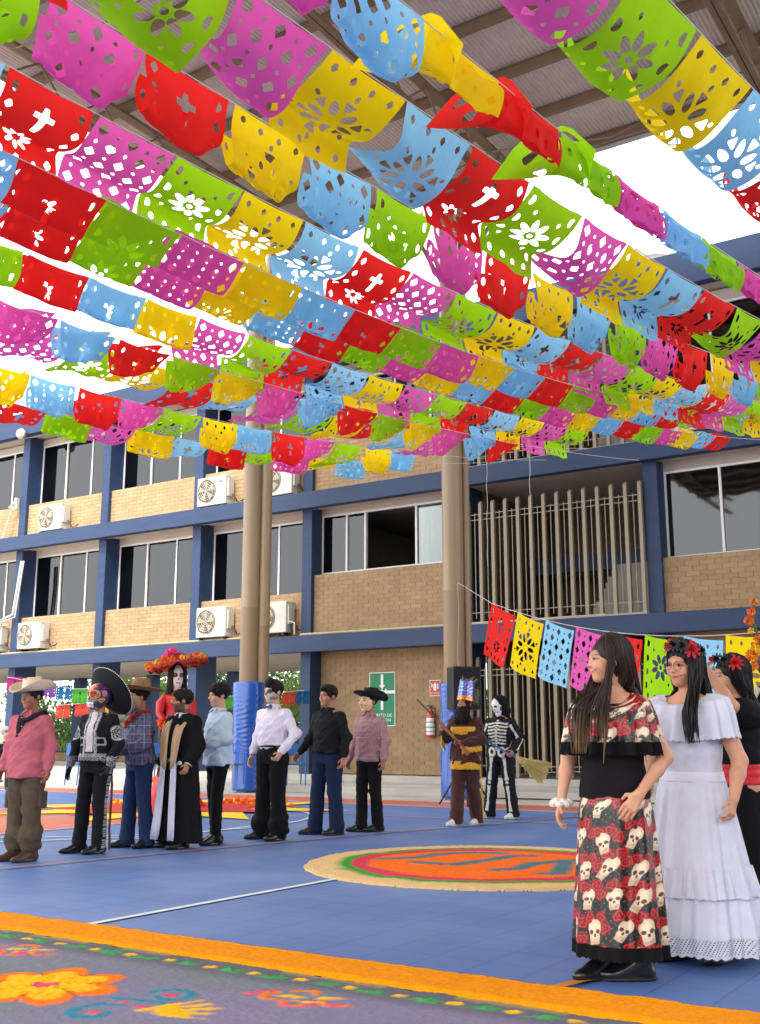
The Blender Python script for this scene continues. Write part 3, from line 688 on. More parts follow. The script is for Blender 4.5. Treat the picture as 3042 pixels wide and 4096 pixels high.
STY={ # keyframes (v,deg from straight down towards the wind), at the left edge and the right edge, waviness
'tail':([(0,30),(.66,116),(.70,60),(.74,-6),(1,-4)],[(0,26),(.66,112),(.70,60),(.74,-6),(1,2)],2.5),
'wing':([(0,8),(.25,20),(.4,78),(.52,114),(1,116)],[(0,40),(.5,55),(.72,80),(.85,150),(1,200)],3),
'roll':([(0,0),(.2,12),(.3,80),(.6,108),(1,120)],[(0,-6),(.26,0),(.33,90),(.42,174),(.56,186),(.64,270),(.8,350),(1,395)],3),
'rollb':([(0,-4),(.22,2),(.3,90),(.4,170),(.54,186),(.62,270),(.78,350),(1,395)],[(0,-6),(.26,0),(.33,90),(.42,174),(.56,186),(.64,270),(.8,350),(1,395)],4),
'long':([(0,32),(.35,58),(.62,84),(.78,150),(.9,190),(1,200)],[(0,38),(.4,62),(.68,84),(.8,150),(1,195)],3),
'twist':([(0,-2),(.5,3),(.58,90),(.68,172),(1,192)],[(0,8),(.34,20),(.44,90),(.55,180),(1,200)],5),
'sail':(tear(56),tear(50),3),
'sail2':(tear(64),tear(58),3),
'vee':(tear(8),tear(62),4),
'drop':(tear(34),tear(28),5),
'cup':([(0,40),(.5,80),(1,120)],[(0,50),(.5,85),(1,140)],6),
'still':([(0,4),(1,6)],[(0,2),(1,4)],0),
}
FM={}
def flag_mesh(pat,sty,seed,hs=1.):
    key=(pat,sty,seed,hs)
    if key in FM: return FM[key]
    r=np.random.default_rng(abs(hash(pat))%1000*0+seed*17+len(sty)); V,F=SHEETS[pat]
    x=V[:,0];y=V[:,1]; L_,R_,wv=STY[sty]; MID={'twist':(.78,[(0,4),(.54,20),(.6,100),(.7,185),(1,195)]),'roll':(.33,STY['rollb'][0])}.get(sty); N=70; vs=np.linspace(0,1,N); us=np.linspace(0,1,13)
    jit=r.normal(0,1.+wv*.45,4); a=.0 if sty=='still' else 1.; ph=r.uniform(0,6.28,3)
    tb=np.zeros((13,N,2))
    for i,u in enumerate(us):
        th=np.interp(vs,*zip(*L_))*(1-u)+np.interp(vs,*zip(*R_))*u
        if MID: um=MID[0]; tm=np.interp(vs,*zip(*MID[1])); f_=u/um if u<um else (1-u)/(1-um); f_=(f_**(1.6 if u<um else 1) if sty!='roll' else (1. if u>=um else f_**1.5)); th=th*(1-f_)+tm*f_
        th=th+a*(jit[0]+jit[1]*vs+jit[2]*(u-.5)*2*vs+wv*1.5*np.sin(2*PI*(u*1.2+vs*.7)+ph[0])*vs+wv*.7*np.sin(2*PI*(u*2.6-vs*1.7)+ph[1]))
        if sty=='still': th=th+5*np.sin(5*u+ph[0])*vs
        th=np.radians(th); dx=np.sin(th);dz=-np.cos(th)
        tb[i,1:,0]=np.cumsum((dx[1:]+dx[:-1])/2)/(N-1)*FH*hs; tb[i,1:,1]=np.cumsum((dz[1:]+dz[:-1])/2)/(N-1)*FH*hs
    uf=x/FW*12; vf=y/FH*(N-1); i0=np.clip(uf.astype(int),0,11); j0=np.clip(vf.astype(int),0,N-2); fu=(uf-i0)[:,None]; fv=(vf-j0)[:,None]
    P=tb[i0,j0]*(1-fu)*(1-fv)+tb[i0+1,j0]*fu*(1-fv)+tb[i0,j0+1]*(1-fu)*fv+tb[i0+1,j0+1]*fu*fv
    slump=-.012*np.sin(PI*x/FW)
    V3=np.stack([x+a*.012*np.sin(y*14+ph[2]),P[:,0],P[:,1]+slump],1)
    me=mesh_np('flag',V3,F,smooth=True); FM[key]=me; return me
def cloth_mat(name,c):
    m=mat(name,lin(c),.75,var=.05,scale=5,trans=.5,bump=.55,bscale=24,spec=.25); return m
FC={'R':cloth_mat('papel_red',(244,44,38)),'M':cloth_mat('papel_magenta',(240,98,184)),'G':cloth_mat('papel_green',(168,224,20)),'Y':cloth_mat('papel_yellow',(254,222,14)),'B':cloth_mat('papel_blue',(150,214,246))}
FNAME={'R':'red','M':'magenta','G':'green','Y':'yellow','B':'sky blue'}
m_cord=mat('nylon_cord',lin((214,208,196)),.5,var=0)
PAT={'R':['cross'],'M':['lattice'],'G':['daisy'],'Y':['star'],'B':['lattice','cross','star']}
def garland(label,P,head,m,c,n0,seq,styles,W=.5,hs=.9,before=0,ext=(0,0),seed=0,wind=1.,shuffle=0):
    """cord along the plan heading; point i at arc i*W, z=P.z+m s+c s^2"""
    x0,y0=cam2plan(P[0],P[1]); a=math.radians(head)+YAW
    g=empty('papel_picado_garland',(x0,y0,P[2]),0,label,'paper banner garland','papel picado garlands strung over the court')
    def pt(s): return (math.cos(a)*s,math.sin(a)*s,m*s+c*s*s)
    s0=-before*W-ext[0]; s1=(len(seq)-before)*W+ext[1]
    MB().tube([pt(s) for s in np.linspace(s0,s1,40)],.0028,5).build('cord',m_cord,g)
    for k,col in enumerate(seq):
        i=k-before; p=pt(i*W+.012); q=pt((i+1)*W-.012)
        pitch=math.atan2(q[2]-p[2],W-.024); sty=styles[k] if k<len(styles) and len(styles)>2 else styles[(k)%len(styles)] if len(styles)==2 else styles[-1]
        pat=PAT[col][(k+seed)%len(PAT[col])]; sd_=(k*5+seed*2)%4
        o=link('flag',flag_mesh(pat,sty,sd_,hs),None,g,p,None,objmat=FC[col]); o['label']=FNAME[col]+' cut paper flag'
        o.rotation_mode='XYZ'
        # local x along the cord, local y = wind (left of the cord direction), z up
        j=random.gauss(0,.06)
        o.matrix_local=Matrix.Translation(p)@Matrix.Rotation(a,4,'Z')@Matrix.Rotation(-pitch,4,'Y')@Matrix.Rotation(j,4,'X')@Matrix.Diagonal((1,1,random.uniform(.94,1.03),1))
    return g
S5='RMGYB'
GR=[
("highest and nearest garland at the top right corner, magenta then green then yellow flags",(0.927,3.403,3.841),48.36,-.0078,.0090,'YBRMGYBR',['hammock','tail'],1+0,1),
("garland of rolled under flags running from top centre to the right edge",(0.189,3.802,3.900),49.11,-.0389,.0169,'MRBYRGMBGMYBR',['roll'],3,2),
("garland with the large blue cross flag in its middle, sagging to the right edge",(-.545,3.688,3.990),47.99,-.0442,.0123,'YBRGMYBRGMYBRGMYBR',['tail','wing','tail','hammock'],4,3),
("garland starting with magenta and red twisted flags at the upper left",(-1.392,3.962,4.195),47.21,-.0891,.0150,'BGMRYBGMRYBGMRYBGMR',['twist'],2,4),
("garland of draped flags with hanging tails crossing from the left edge middle",(-1.815,4.739,4.341),47.31,-.0627,.0114,'YBRMGYBRMGYBRMGYBRMG',['tail'],2,5),
("garland just below the tailed one, smooth red green and magenta hammock flags",(-1.709,4.718,3.826),51.63,-.0134,.0127,'YBRGMYBRGMYBRGMYBRG',['hammock'],2,6),
("garland of smooth flags beginning with a red cross flag beside a green daisy",(-2.132,5.797,4.194),49.66,-.0221,.0095,'YBRGMYBRGMYBRGMYBRG',['hammock'],2,7),
("garland running red blue yellow magenta green, with short hanging tails",(-2.365,6.718,4.289),49.43,-.0119,.0089,'MGRBYMGRBYMGRBYMG',['tail','hammock'],2,8),
("garland of V shaped drooping flags in the left middle below the tailed rows",(-2.248,7.154,3.991),50.41,.0115,.0084,'YMBRGYMBRGYMBRG',['vee'],2,9),
("low garland mostly hidden behind the V shaped flags",(-2.420,8.183,4.249),49.05,-.0328,.0155,'RBMGYRBMGYRBM',['hammock','hang'],3,10),
("lowest front garland of small twisted flags at the left, next to lowest row",(-3.219,9.476,4.390),47.64,-.0029,.0117,'MGYBRMGYBRMGYBR',['twist','hang'],2,11),
("lowest and farthest garland of small cupped flags in front of the windows",(-3.232,10.155,4.252),46.33,.0032,.0156,'BRGMYBRGMYB',['wing','hang'],1,12),
]
# align colour order: first flag of the fitted run sits at index 'before'
T,Wg='tail','wing'
SEQ={1:(2,'RMGYBRMG',['long']),2:(2,'MBYRGMBGMYBR',['twist','twist','roll','roll','roll','rollb','rollb','rollb','rollb','rollb','rollb','rollb']),3:(3,'BRGMYBRGMYBRGMYBRG',[T,T,Wg,Wg,T,Wg,T,T,Wg,T,T,T,Wg,T,T,Wg,T,T]),4:(2,'BGMRYBGMRYBGMRYBGM',['twist']),5:(2,'YBRMGYBRMGYBRMGYBRMGYB',[T]),6:(1,'BRGMYBRGMYBRGMYBRGMYBRG',['sail']),7:(1,'BRGMYBRGMYBRGMYBRGMYBR',['sail2']),
8:(1,'GRBYMGRBYMGRBYMG',['drop','drop','drop','drop',T]),9:(1,'MBRGYMBRGYMBR',['vee']),10:(1,'MGYRBMGYRBM',['cup']),11:(1,'YBRMGYBRMGYB',['twist','twist','twist','vee','cup','twist','drop','twist','vee','cup','twist','drop','twist']),12:(1,'RGMYBRGMYB',['cup','drop'])}
HS={4:.95,11:.95,2:.9}
for (lab,P,hd,m_,c_,_,sty,_b,sd_) in GR:
    b4,seq,sty=SEQ[sd_]
    garland(lab,P,hd,m_,c_,0,seq,sty,before=b4,ext=(3.5 if sd_<9 else 2.5,3.0 if sd_>6 else 2.0),seed=sd_,hs=HS.get(sd_,.9))
# the garland that hangs straight behind the girls, tied to the right pole
ca=at_depth(1966,2412,12.9); cb=at_depth(3420,2470,8.9)
g=empty('papel_picado_garland',tuple(ca),0,'separate garland of straight hanging flags tied to the right pole behind the girls','paper banner garland')
N=9; cbl=cb-ca; pts=[]
for i in range(N*2+1):
    t=i/(N*2); pts.append(ca*(1-t)+cb*t+Vector((0,0,-.42*4*t*(1-t)*.62)))
polep=Vector((-10.1,18.1,4.05))
cord=[tuple(polep-ca)]+[tuple(p-ca) for p in pts]
MB().tube(cord,.004,5).build('cord',m_cord,g)
MB().tube([tuple(polep-ca),tuple(polep-ca+Vector((.03,-.02,-.6))),tuple(polep-ca+Vector((-.01,-.02,-1.3))),tuple(polep-ca+Vector((.02,-.02,-1.9)))],.004,4).build('loose_cord',m_cord,g)
arc=[0]
for i in range(1,len(pts)): arc.append(arc[-1]+(pts[i]-pts[i-1]).length)
def onarc(s):
    for i in range(1,len(pts)):
        if arc[i]>=s: t=(s-arc[i-1])/(arc[i]-arc[i-1]); return pts[i-1]*(1-t)+pts[i]*t
    return pts[-1]
for k,col in enumerate('RYBMRGBY'):
    W=.5; p=onarc(k*W+.01); q=onarc(k*W+W-.01); d=(q-p)
    if d.length<.2: break
    a=math.atan2(d.y,d.x); pit=math.atan2(d.z,math.hypot(d.x,d.y))
    o=link('flag',flag_mesh({'R':'cross','Y':'star','B':'lattice' if k<4 else 'star','M':'lattice','G':'daisy'}[col],'still',k%4,1.04),None,g,objmat=FC[col]); o['label']=FNAME[col]+' cut paper flag'
    o.matrix_local=Matrix.Translation(p-ca)@Matrix.Rotation(a,4,'Z')@Matrix.Rotation(-pit,4,'Y')@Matrix.Shear('XZ',4,(0,0))@Matrix.Rotation(R(6),4,'Y')
# small scalloped garlands deep in the passage
SM=cutsheet('cross',16,18,True)
def small_flag(col,w_,h_,g,p,a):
    V,F=SM; V3=np.stack([V[:,0]/FW*w_,.02*np.sin(V[:,1]*9),-V[:,1]/FH*h_],1)
    key=('small',round(w_,2),round(h_,2))
    if key not in FM: FM[key]=mesh_np('small_flag',V3,F,smooth=True)
    o=link('small_flag',FM[key],None,g,objmat=col); o.matrix_local=Matrix.Translation(p)@Matrix.Rotation(a,4,'Z'); return o
PC={'M':cloth_mat('paper_magenta',(168,40,110)),'B':cloth_mat('paper_deep_blue',(26,96,140)),'L':cloth_mat('paper_light_blue',(90,170,200)),'R':cloth_mat('paper_coral',(206,70,56)),'G':cloth_mat('paper_bright_green',(70,160,50)),'P':cloth_mat('paper_purple',(110,60,140)),'Y':cloth_mat('paper_gold',(214,160,40))}
def small_garland(label,items,Y,h_,w_):
    ps=[at_depth(px,py,Y) for px,py,_ in items]; o0=ps[0]
    g=empty('small_paper_garland',tuple(o0),0,label,'paper banner garland')
    MB().tube([tuple(p-o0) for p in ps]+[tuple(ps[-1]-o0+Vector((w_,-.1,0)))],.005,4).build('cord',m_cord,g)
    for (px,py,c),p in zip(items,ps): small_flag(PC[c],w_,h_,g,p-o0,YAW)
small_garland('magenta blue and green scalloped paper flags under the passage behind the pink shirt cowboy',[(30,2708,'M'),(105,2722,'P'),(165,2732,'P'),(228,2743,'B'),(290,2756,'G'),(352,2755,'L')],25.,.33,.36)
small_garland('coral and red scalloped paper flags hanging lower behind the pink shirt cowboy',[(225,2822,'R'),(302,2816,'R'),(380,2808,'Y')],26.,.3,.34)
small_garland('green and red scalloped paper flags seen between the poles',[(905,2786,'G'),(960,2782,'Y'),(1020,2778,'G'),(1130,2770,'R'),(1182,2764,'B')],25.,.3,.33)

# ================= coloured sawdust carpets =================
m_saw=mat('dyed_sawdust',(1,1,1),.95,var=.16,scale=140,bump=.45,bscale=180,vc=True,spec=.15)
def mixc(A,B,t): t=np.clip(t,0,1)[...,None]; return A*(1-t)+B*t
def C(*a): return np.array(lin(a))
def vnoise(x,y,f,seed=0):
    r=np.random.default_rng(seed); g=r.random((64,64)); u=(x*f)%64; v=(y*f)%64; i=u.astype(int);j=v.astype(int); a=u-i;b=v-j; a=a*a*(3-2*a); b=b*b*(3-2*b)
    i1=(i+1)%64;j1=(j+1)%64; return g[i,j]*(1-a)*(1-b)+g[i1,j]*a*(1-b)+g[i,j1]*(1-a)*b+g[i1,j1]*a*b
def ss(d,e=.012): return np.clip(.5-d/e,0,1)   # inside where d<0
def heightfield(name,X,Y,Z,Cc,mask=None):
    nx,ny=X.shape; V=np.stack([X,Y,Z],-1).reshape(-1,3); i=np.arange(nx-1)[:,None]*ny+np.arange(ny-1)[None]; Q=np.stack([i,i+ny,i+ny+1,i+1],-1).reshape(-1,4)
    if mask is not None: Q=Q[mask[:-1,:-1].ravel()]
    return link(name,mesh_np(name,V,Q,smooth=True,cols=Cc.reshape(-1,3)),m_saw)
# foreground carpet
xs=np.arange(-7.2,.6,.0085); ys=np.arange(2.4,4.47,.0085); X,Y=np.meshgrid(xs,ys,indexing='ij')
nz=vnoise(X,Y,60,1); n2=vnoise(X,Y,7,2); n3=vnoise(X,Y,2.2,3); wob=(vnoise(X,Y,22,5)-.5)*.02
Cc=mixc(C(134,126,150)*np.ones(X.shape+(3,)),C(122,128,130)*np.ones(3),n3*1.5-.35); Cc=mixc(Cc,C(150,140,130),(nz>.86)*.6)
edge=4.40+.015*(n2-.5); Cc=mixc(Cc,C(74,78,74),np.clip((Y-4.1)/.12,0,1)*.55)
Cc=mixc(Cc,C(176,150,104),np.clip((Y-4.33)/.05,0,1)*(vnoise(X,Y,3,9)>.45)*.8)
Z=.012+.004*nz+.004*n2
def paint(d,col,hgt=.006,e=.018):
    global Cc,Z
    m_=ss(d+wob,e); Cc=mixc(Cc,col,m_); Z=Z+hgt*.4*m_*(0.6+.8*nz)
def segd(X,Y,a,b):
    ax,ay=a;bx,by=b; t=np.clip(((X-ax)*(bx-ax)+(Y-ay)*(by-ay))/((bx-ax)**2+(by-ay)**2+1e-9),0,1); return np.hypot(X-ax-t*(bx-ax),Y-ay-t*(by-ay))
def arcd(cx,cy,r0,r1,a0,a1,n=14):
    P=[(cx+(r0+(r1-r0)*k/n)*math.cos(a0+(a1-a0)*k/n),cy+(r0+(r1-r0)*k/n)*math.sin(a0+(a1-a0)*k/n)) for k in range(n+1)]
    return np.min([segd(X,Y,P[i],P[i+1]) for i in range(n)],0)
YEL,ORA,GRN,PNK,TEA=C(252,186,20),C(252,124,26),C(50,170,70),C(232,84,104),C(48,136,156)
def el(cx,cy,a,b,an): 
    c,s=math.cos(an),math.sin(an); u=(X-cx)*c+(Y-cy)*s; v=-(X-cx)*s+(Y-cy)*c; q=np.sqrt((u/a)**2+(v/b)**2); return (q-1)*min(a,b)
AX=R(-33.3)
k=0; s=-7.1
while s<.5:
    j=(vnoise(np.array([s]),np.array([1.]),9,4)[0]-.5)*.03
    paint(el(s,4.275+j,.034,.026,.3),YEL,.012)
    c0=(s+.138,4.265+j)
    for dx,dy,an in ((-.035,.0,.5),(.03,.01,.35),(.0,-.012,-.2),(.012,.016,1.1)): paint(el(c0[0]+dx,c0[1]+dy,.04,.012,an),GRN,.01)
    s+=.275
fc=(-4.15,3.54)
for k in range(7):
    a=k*2*PI/7+.25; paint(el(fc[0]+.215*math.cos(a),fc[1]+.215*math.sin(a),.165,.115,a),ORA,.01)
for k in range(7):
    a=k*2*PI/7+.25; paint(el(fc[0]+.165*math.cos(a),fc[1]+.165*math.sin(a),.125,.078,a),YEL,.006)
    ang=k*2*PI/7+.25+PI/7; d=segd(X,Y,(fc[0]+.1*math.cos(ang),fc[1]+.1*math.sin(ang)),(fc[0]+.3*math.cos(ang),fc[1]+.3*math.sin(ang)))-.004; Cc=mixc(Cc,C(150,96,40),ss(d,.008))
paint(el(*fc,.062,.062,0),PNK,.012)
for (cx,cy,r,a0,dr) in ((-3.53,3.71,.13,-2.2,1),(-3.59,3.33,.14,.4,-1),(-4.95,3.75,.11,-2,1),(-2.5,3.4,.14,-2.2,1)):
    paint(arcd(cx,cy,r*.35,r,a0,a0+dr*5.2)-.022,TEA,.006,.02); paint(el(cx,cy,.028,.028,0),PNK,.01)
paint(segd(X,Y,(-3.72,3.55),(-3.45,3.60))-.02,TEA,.006)
for k in range(5):
    a=.15+.28*k; paint(el(-3.45+.16*math.cos(a),3.47+.16*math.sin(a)-.02,.13,.026,a),YEL,.008)
for p in ((-3.62,3.52),(-3.5,3.5)): paint(el(*p,.03,.022,.3),PNK,.01)
for (ox,oy) in ((-3.02,3.97),(-4.93,4.02),(-1.6,3.9)):
    for dx,dy,r,a0,a1 in ((-.12,.0,.07,2.2,5.2),(.02,-.03,.08,3.4,6.0),(.17,.05,.07,3.4,6.0),(-.05,.09,.06,.2,2.8)): paint(arcd(ox+dx,oy+dy,r,r,a0,a1)-.016,ORA,.01)
    for dx,dy,a in ((-.06,.03,.4),(.1,.08,.6),(.06,-.02,.1)): paint(el(ox+dx,oy+dy,.06,.02,a),YEL,.012)
    for dx,dy in ((.02,-.11),(.1,-.06),(.19,-.01),(-.24,-.02),(-.21,.03)): paint(el(ox+dx,oy+dy,.036,.024,.5),PNK,.012)
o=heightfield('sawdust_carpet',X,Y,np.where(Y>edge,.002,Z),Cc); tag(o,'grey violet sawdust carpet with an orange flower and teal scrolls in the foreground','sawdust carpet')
# yellow border band
xs=np.arange(-7.2,3,.011); ys=np.linspace(4.385,4.80,46); X,Y=np.meshgrid(xs,ys,indexing='ij'); nz=vnoise(X,Y,70,11)
e0=4.395+.012*vnoise(X,Y*0,16,12); e1=4.785+.012*vnoise(X,Y*0,13,13)
prof=np.clip((Y-e0)/.03,0,1)*np.clip((e1-Y)/.03,0,1); Z=.003+prof*(.022+.007*nz+.006*vnoise(X,Y,9,14))
Cc=mixc(C(246,152,4)*np.ones(X.shape+(3,)),C(222,124,6),nz*.5)
o=heightfield('sawdust_border',X,Y,Z,Cc,(prof>.02)); tag(o,'long straight band of golden yellow sawdust edging the foreground carpet','sawdust carpet')
# round carpet
cx,cy,RR=-4.70,8.94,1.66
rr=np.linspace(0,1.03,230); aa=np.linspace(0,2*PI,720); A_,R_=np.meshgrid(aa,rr,indexing='ij'); X=cx+RR*R_*np.cos(A_); Y=cy+RR*R_*np.sin(A_)
nz=vnoise(X+9,Y,50,21); wb=(vnoise(X+9,Y,5,22)-.5)*.05; lim=1-.02*vnoise(np.cos(A_)*7+8,np.sin(A_)*7+8,3,23); q=R_+wb
Cc=C(222,186,128)*np.ones(X.shape+(3,)); Cc=mixc(Cc,C(52,150,48),ss(q-.83,.06)); Cc=mixc(Cc,C(208,60,84),ss(q-.755,.03)); Cc=mixc(Cc,C(244,110,24),ss(q-.655,.04))
def g7(x,y): return ground(1100+x*.787,3300+y*.787)
for poly_ in ([(560,186),(720,179),(840,163)],[(830,163),(1000,153),(1150,157)],[(720,203),(860,213),(940,214)],[(930,214),(1100,190),(1200,172),(1310,171)],[(1130,243),(1230,238),(1320,210)],[(1320,210),(1480,196),(1600,192)],[(1380,263),(1440,262),(1480,205)],[(1600,200),(1720,225),(1780,255)],[(1640,175),(1800,180),(1900,205)]):
    P=[g7(*p) for p in poly_]; d=np.min([segd(X,Y,P[i],P[i+1]) for i in range(len(P)-1)],0)-.085
    Cc=mixc(Cc,C(62,118,128),ss(d+(nz-.5)*.04,.07)*.95)
Z=np.where(R_<lim,.022+.007*nz,.003)*1.; Z=np.where(R_>lim-.015,np.minimum(Z,.018),Z)
o=heightfield('round_sawdust_carpet',X,Y,Z,Cc,(R_<lim)); tag(o,'round cream green pink and orange sawdust carpet with teal letter strokes','sawdust carpet')
# ================= people =================
m_skin=mat('skin',(1,1,1),.5,var=.06,scale=14,vc=True,spec=.4); m_skin.node_tree.nodes['Principled BSDF'].inputs['Subsurface Weight'].default_value=.08; m_skin.node_tree.nodes['Principled BSDF'].inputs['Subsurface Radius'].default_value=(.012,.005,.003)
m_cvc=mat('printed_cloth',(1,1,1),.85,var=.07,scale=30,bump=.25,bscale=350,vc=True,spec=.2)
m_satin=mat('printed_satin',(1,1,1),.36,var=.05,scale=20,bump=.1,bscale=300,vc=True,spec=.5)
def cloth(name,rgb,rough=.88,**k): 
    k.setdefault('var',.08); k.setdefault('scale',18); k.setdefault('bump',.3); k.setdefault('bscale',320); k.setdefault('spec',.2); return mat(name,lin(rgb),rough,**k)
m_hair=mat('black_hair',lin((26,19,16)),.6,var=.3,scale=60,bump=.5,bscale=90,spec=.2,stretch=(1,1,.15))
m_hairvc=mat('long_hair',(1,1,1),.5,var=.22,scale=70,bump=.5,bscale=110,vc=True,spec=.28,stretch=(1,1,.1))
m_lea=mat('black_leather',lin((20,19,20)),.3,var=.1,scale=10,spec=.6)
SK={'tan':(176,122,92),'brown':(158,106,78),'light':(204,156,128),'warm':(204,148,116)}
def hermite(a): return a*a*(3-2*a)
class Person:
    def __init__(s,name_,label,pos,alpha,H=1.68,h=.0085,skin='tan',head=(0,0,0),arms=None,feet=None,hipw=1.,sh=1.,female=False,lean=0.,paint=None,group=None,hd=1.05,cat='person'):
        s.k=H/1.7; s.h=h/s.k; s.female=female; s.sh=sh
        c=Vector((-pos[0],-pos[1],0)).normalized(); f=Matrix.Rotation(-R(alpha),3,'Z')@c
        # image left as seen by the camera is counter-clockwise from the view direction
        s.root=empty(name_,(pos[0],pos[1],pos[2] if len(pos)>2 else .005),math.atan2(f.y,f.x)+PI/2,label,cat,group)
        s.arms=arms or {}; s.feet=feet or {'R':(-.1,0,0),'L':(.1,0,0)}; s.hw=hipw; s.lean=lean; s.skin=np.array(lin(SK[skin])); s.paint=paint; s.hd=hd
        yaw,pit,til=[R(a) for a in head]
        s.HR=rotz(-yaw)@rotx(pit)@roty(til); s.HO=np.array([0,-.012-lean*.6,1.588])
        s.J={}
        for sd,sg in (('R',-1),('L',1)):
            S=np.array([sg*.165*sh,.01-lean*.5,1.345])
            a=s.arms.get(sd,{})
            E_=np.array(a.get('e',(sg*.235,.03,1.105))); W_=np.array(a.get('w',(sg*.262,-.05,.875)))
            fx,fy,fr=s.feet[sd]; Hp=np.array([sg*.088*hipw,0,.905]); A_=np.array([fx,fy,.085]); K_=(Hp+A_)/2*np.array([1,1,1])+np.array([0,-.02,.01]); 
            if a is not None and 'k' in s.feet: K_=K_+np.array(s.feet['k'].get(sd,(0,0,0)))
            s.J[sd]=dict(S=S,E=E_,W=W_,Hp=Hp,A=A_,K=K_,fr=fr,sg=sg)
    def grid(s,lo=(-.55,-.45,-.02),hi=(.55,.4,1.78),h=None): return SDF(lo,hi,h or s.h)
    def H_(s,p): return s.HO+s.HR@(np.array(p,float)*s.hd)
    def fin(s,G,name,m,colf=None,it=1,parent=None,headspace=False,sub=None):
        P,Q=G.mesh(); P=smooth_np(P,Q,it,.5)
        cols=colf(P) if colf is not None else None
        if headspace: P=(s.HR@(P*s.hd).T).T+s.HO
        me=mesh_np(name,P*s.k,Q,smooth=True,cols=cols)
        return link(name,me,m,parent or s.root)
    def hand(s,G,sd):
        j=s.J[sd]; a=s.arms.get(sd,{}); W_=j['W']; fa=(W_-j['E']); fa=fa/np.linalg.norm(fa)
        d=np.array(a.get('d',fa),float); d/=np.linalg.norm(d)
        n=np.array(a.get('n',(-j['sg'],0,0)),float); n=n-d*(n@d); n/=np.linalg.norm(n); sd_=np.cross(n,d)
        th=a.get('th',None)
        fwd=np.array([0,-1.,0]) if th is None else np.array(th,float)
        if sd_@fwd<0: sd_=-sd_
        cu=R(a.get('curl',35))
        k0=W_+d*.02
        for o in (-.024,0,.024): G.cone(W_+d*.005+sd_*o*.55,W_+d*.082+sd_*o,.015,.0125,.012)
        for i,(o,l,r) in enumerate(((.031,.066,.0086),(.0105,.076,.0088),(-.0105,.072,.0084),(-.031,.058,.0076))):
            b=W_+d*(.084-.004*abs(i-1))+sd_*o; c1=cu*(.55+.1*i); d1=d*math.cos(c1)+n*math.sin(c1)+sd_*o*1.5; d2=d*math.cos(c1+cu)+n*math.sin(c1+cu); d3=d*math.cos(c1+2*cu)+n*math.sin(c1+2*cu)
            p1=b+d1*l*.45; p2=p1+d2*l*.33; p3=p2+d3*l*.26
            G.cone(b,p1,r,r*.95,.004); G.cone(p1,p2,r*.95,r*.88,.004); G.cone(p2,p3,r*.88,r*.75,.004)
        b=W_+d*.022+sd_*.028; p1=b+(d*.6+sd_*.6+n*.35)*.036; p2=p1+(d*.9+sd_*.15+n*.45)*.03
        G.cone(b-sd_*.01,p1,.0125,.0105,.01); G.cone(p1,p2,.0105,.0085,.004)
    def body(s,neckr=.052,arm_r=1.,paintf=None,name='body'):
        G=s.grid(); f=s.female
        ln=s.lean
        if f: G.loft([(.84,0,.01,.14*s.hw,.11),(.95,0,.01,.155*s.hw,.112),(1.08,0,0,.115,.088),(1.22,0,-.01,.135,.105),(1.32,0,0,.145,.095),(1.39,0,.005,.12,.07),(1.43,0,.01,.06,.05)],.03)
        else: G.loft([(.84,0,.0,.13,.095),(.95,0,0,.14,.1),(1.06,0,-ln*.1,.125,.09),(1.22,0,-.005-ln*.3,.15,.1),(1.31,0,-ln*.5,.15,.092),(1.37,0,.005-ln*.5,.11,.068),(1.42,0,.01-ln*.5,.055,.05)],.03)
        hb=s.H_((0,.022,-.07)); G.cone((0,.015-ln*.5,1.38),hb,neckr*1.12,neckr*.96,.03)
        for sd in 'RL':
            j=s.J[sd]; a=arm_r
            G.cone((j['sg']*.06,.01-ln*.5,1.385),j['S'],.035,.046*a,.04)
            G.cone(j['S'],j['E'],.047*a,.036*a,.03); 
            m_=j['E']*.65+j['W']*.35; G.cone(j['E'],m_,.036*a,.035*a,.02); G.cone(m_,j['W'],.034*a,.023*a,.02)
            G.cone(j['Hp'],j['K'],.075,.05,.03); mm=j['K']*.65+j['A']*.35; G.cone(j['K'],mm,.05,.048,.02); G.cone(mm,j['A'],.046,.034,.02);
            s.hand(G,sd)
        Rm=s.HR; k=s.hd
        def E3(c,r,kk=.02,op='u'): G.ell(s.H_(c),[q*k for q in r],Rm,kk,op)
        E3((0,.018,.032),(.075,.094,.083)); E3((0,-.028,-.036),(.057,.066,.074) if not f else (.060,.068,.072),.03); E3((0,-.068,-.094) if not f else (0,-.066,-.09),(.024,.022,.02),.03)
        for sg in (-1,1):
            E3((sg*.034,-.062,-.03),(.028,.026,.03) if not f else (.032,.028,.034),.02); E3((sg*.078,.012,-.008),(.011,.02,.031),.006); E3((sg*.031,-.098,.006),(.015,.012,.011),.014,'s')
            E3((sg*.0305,-.079,.006),(.0125,.0125,.0105),.003)
        E3((0,-.074,.03),(.05,.022,.014),.02)
        G.cone(s.H_((0,-.09,.012)),s.H_((0,-.112,-.022) if not f else (0,-.104,-.02)),.008*k,.0115*k if not f else .0095*k,.012); E3((0,-.1,-.026),(.018,.011,.008),.008)
        E3((0,-.088,-.05),(.021,.013,.0065),.005); E3((0,-.087,-.061),(.018,.013,.007),.004)
        sk=s.skin; HRt=s.HR.T
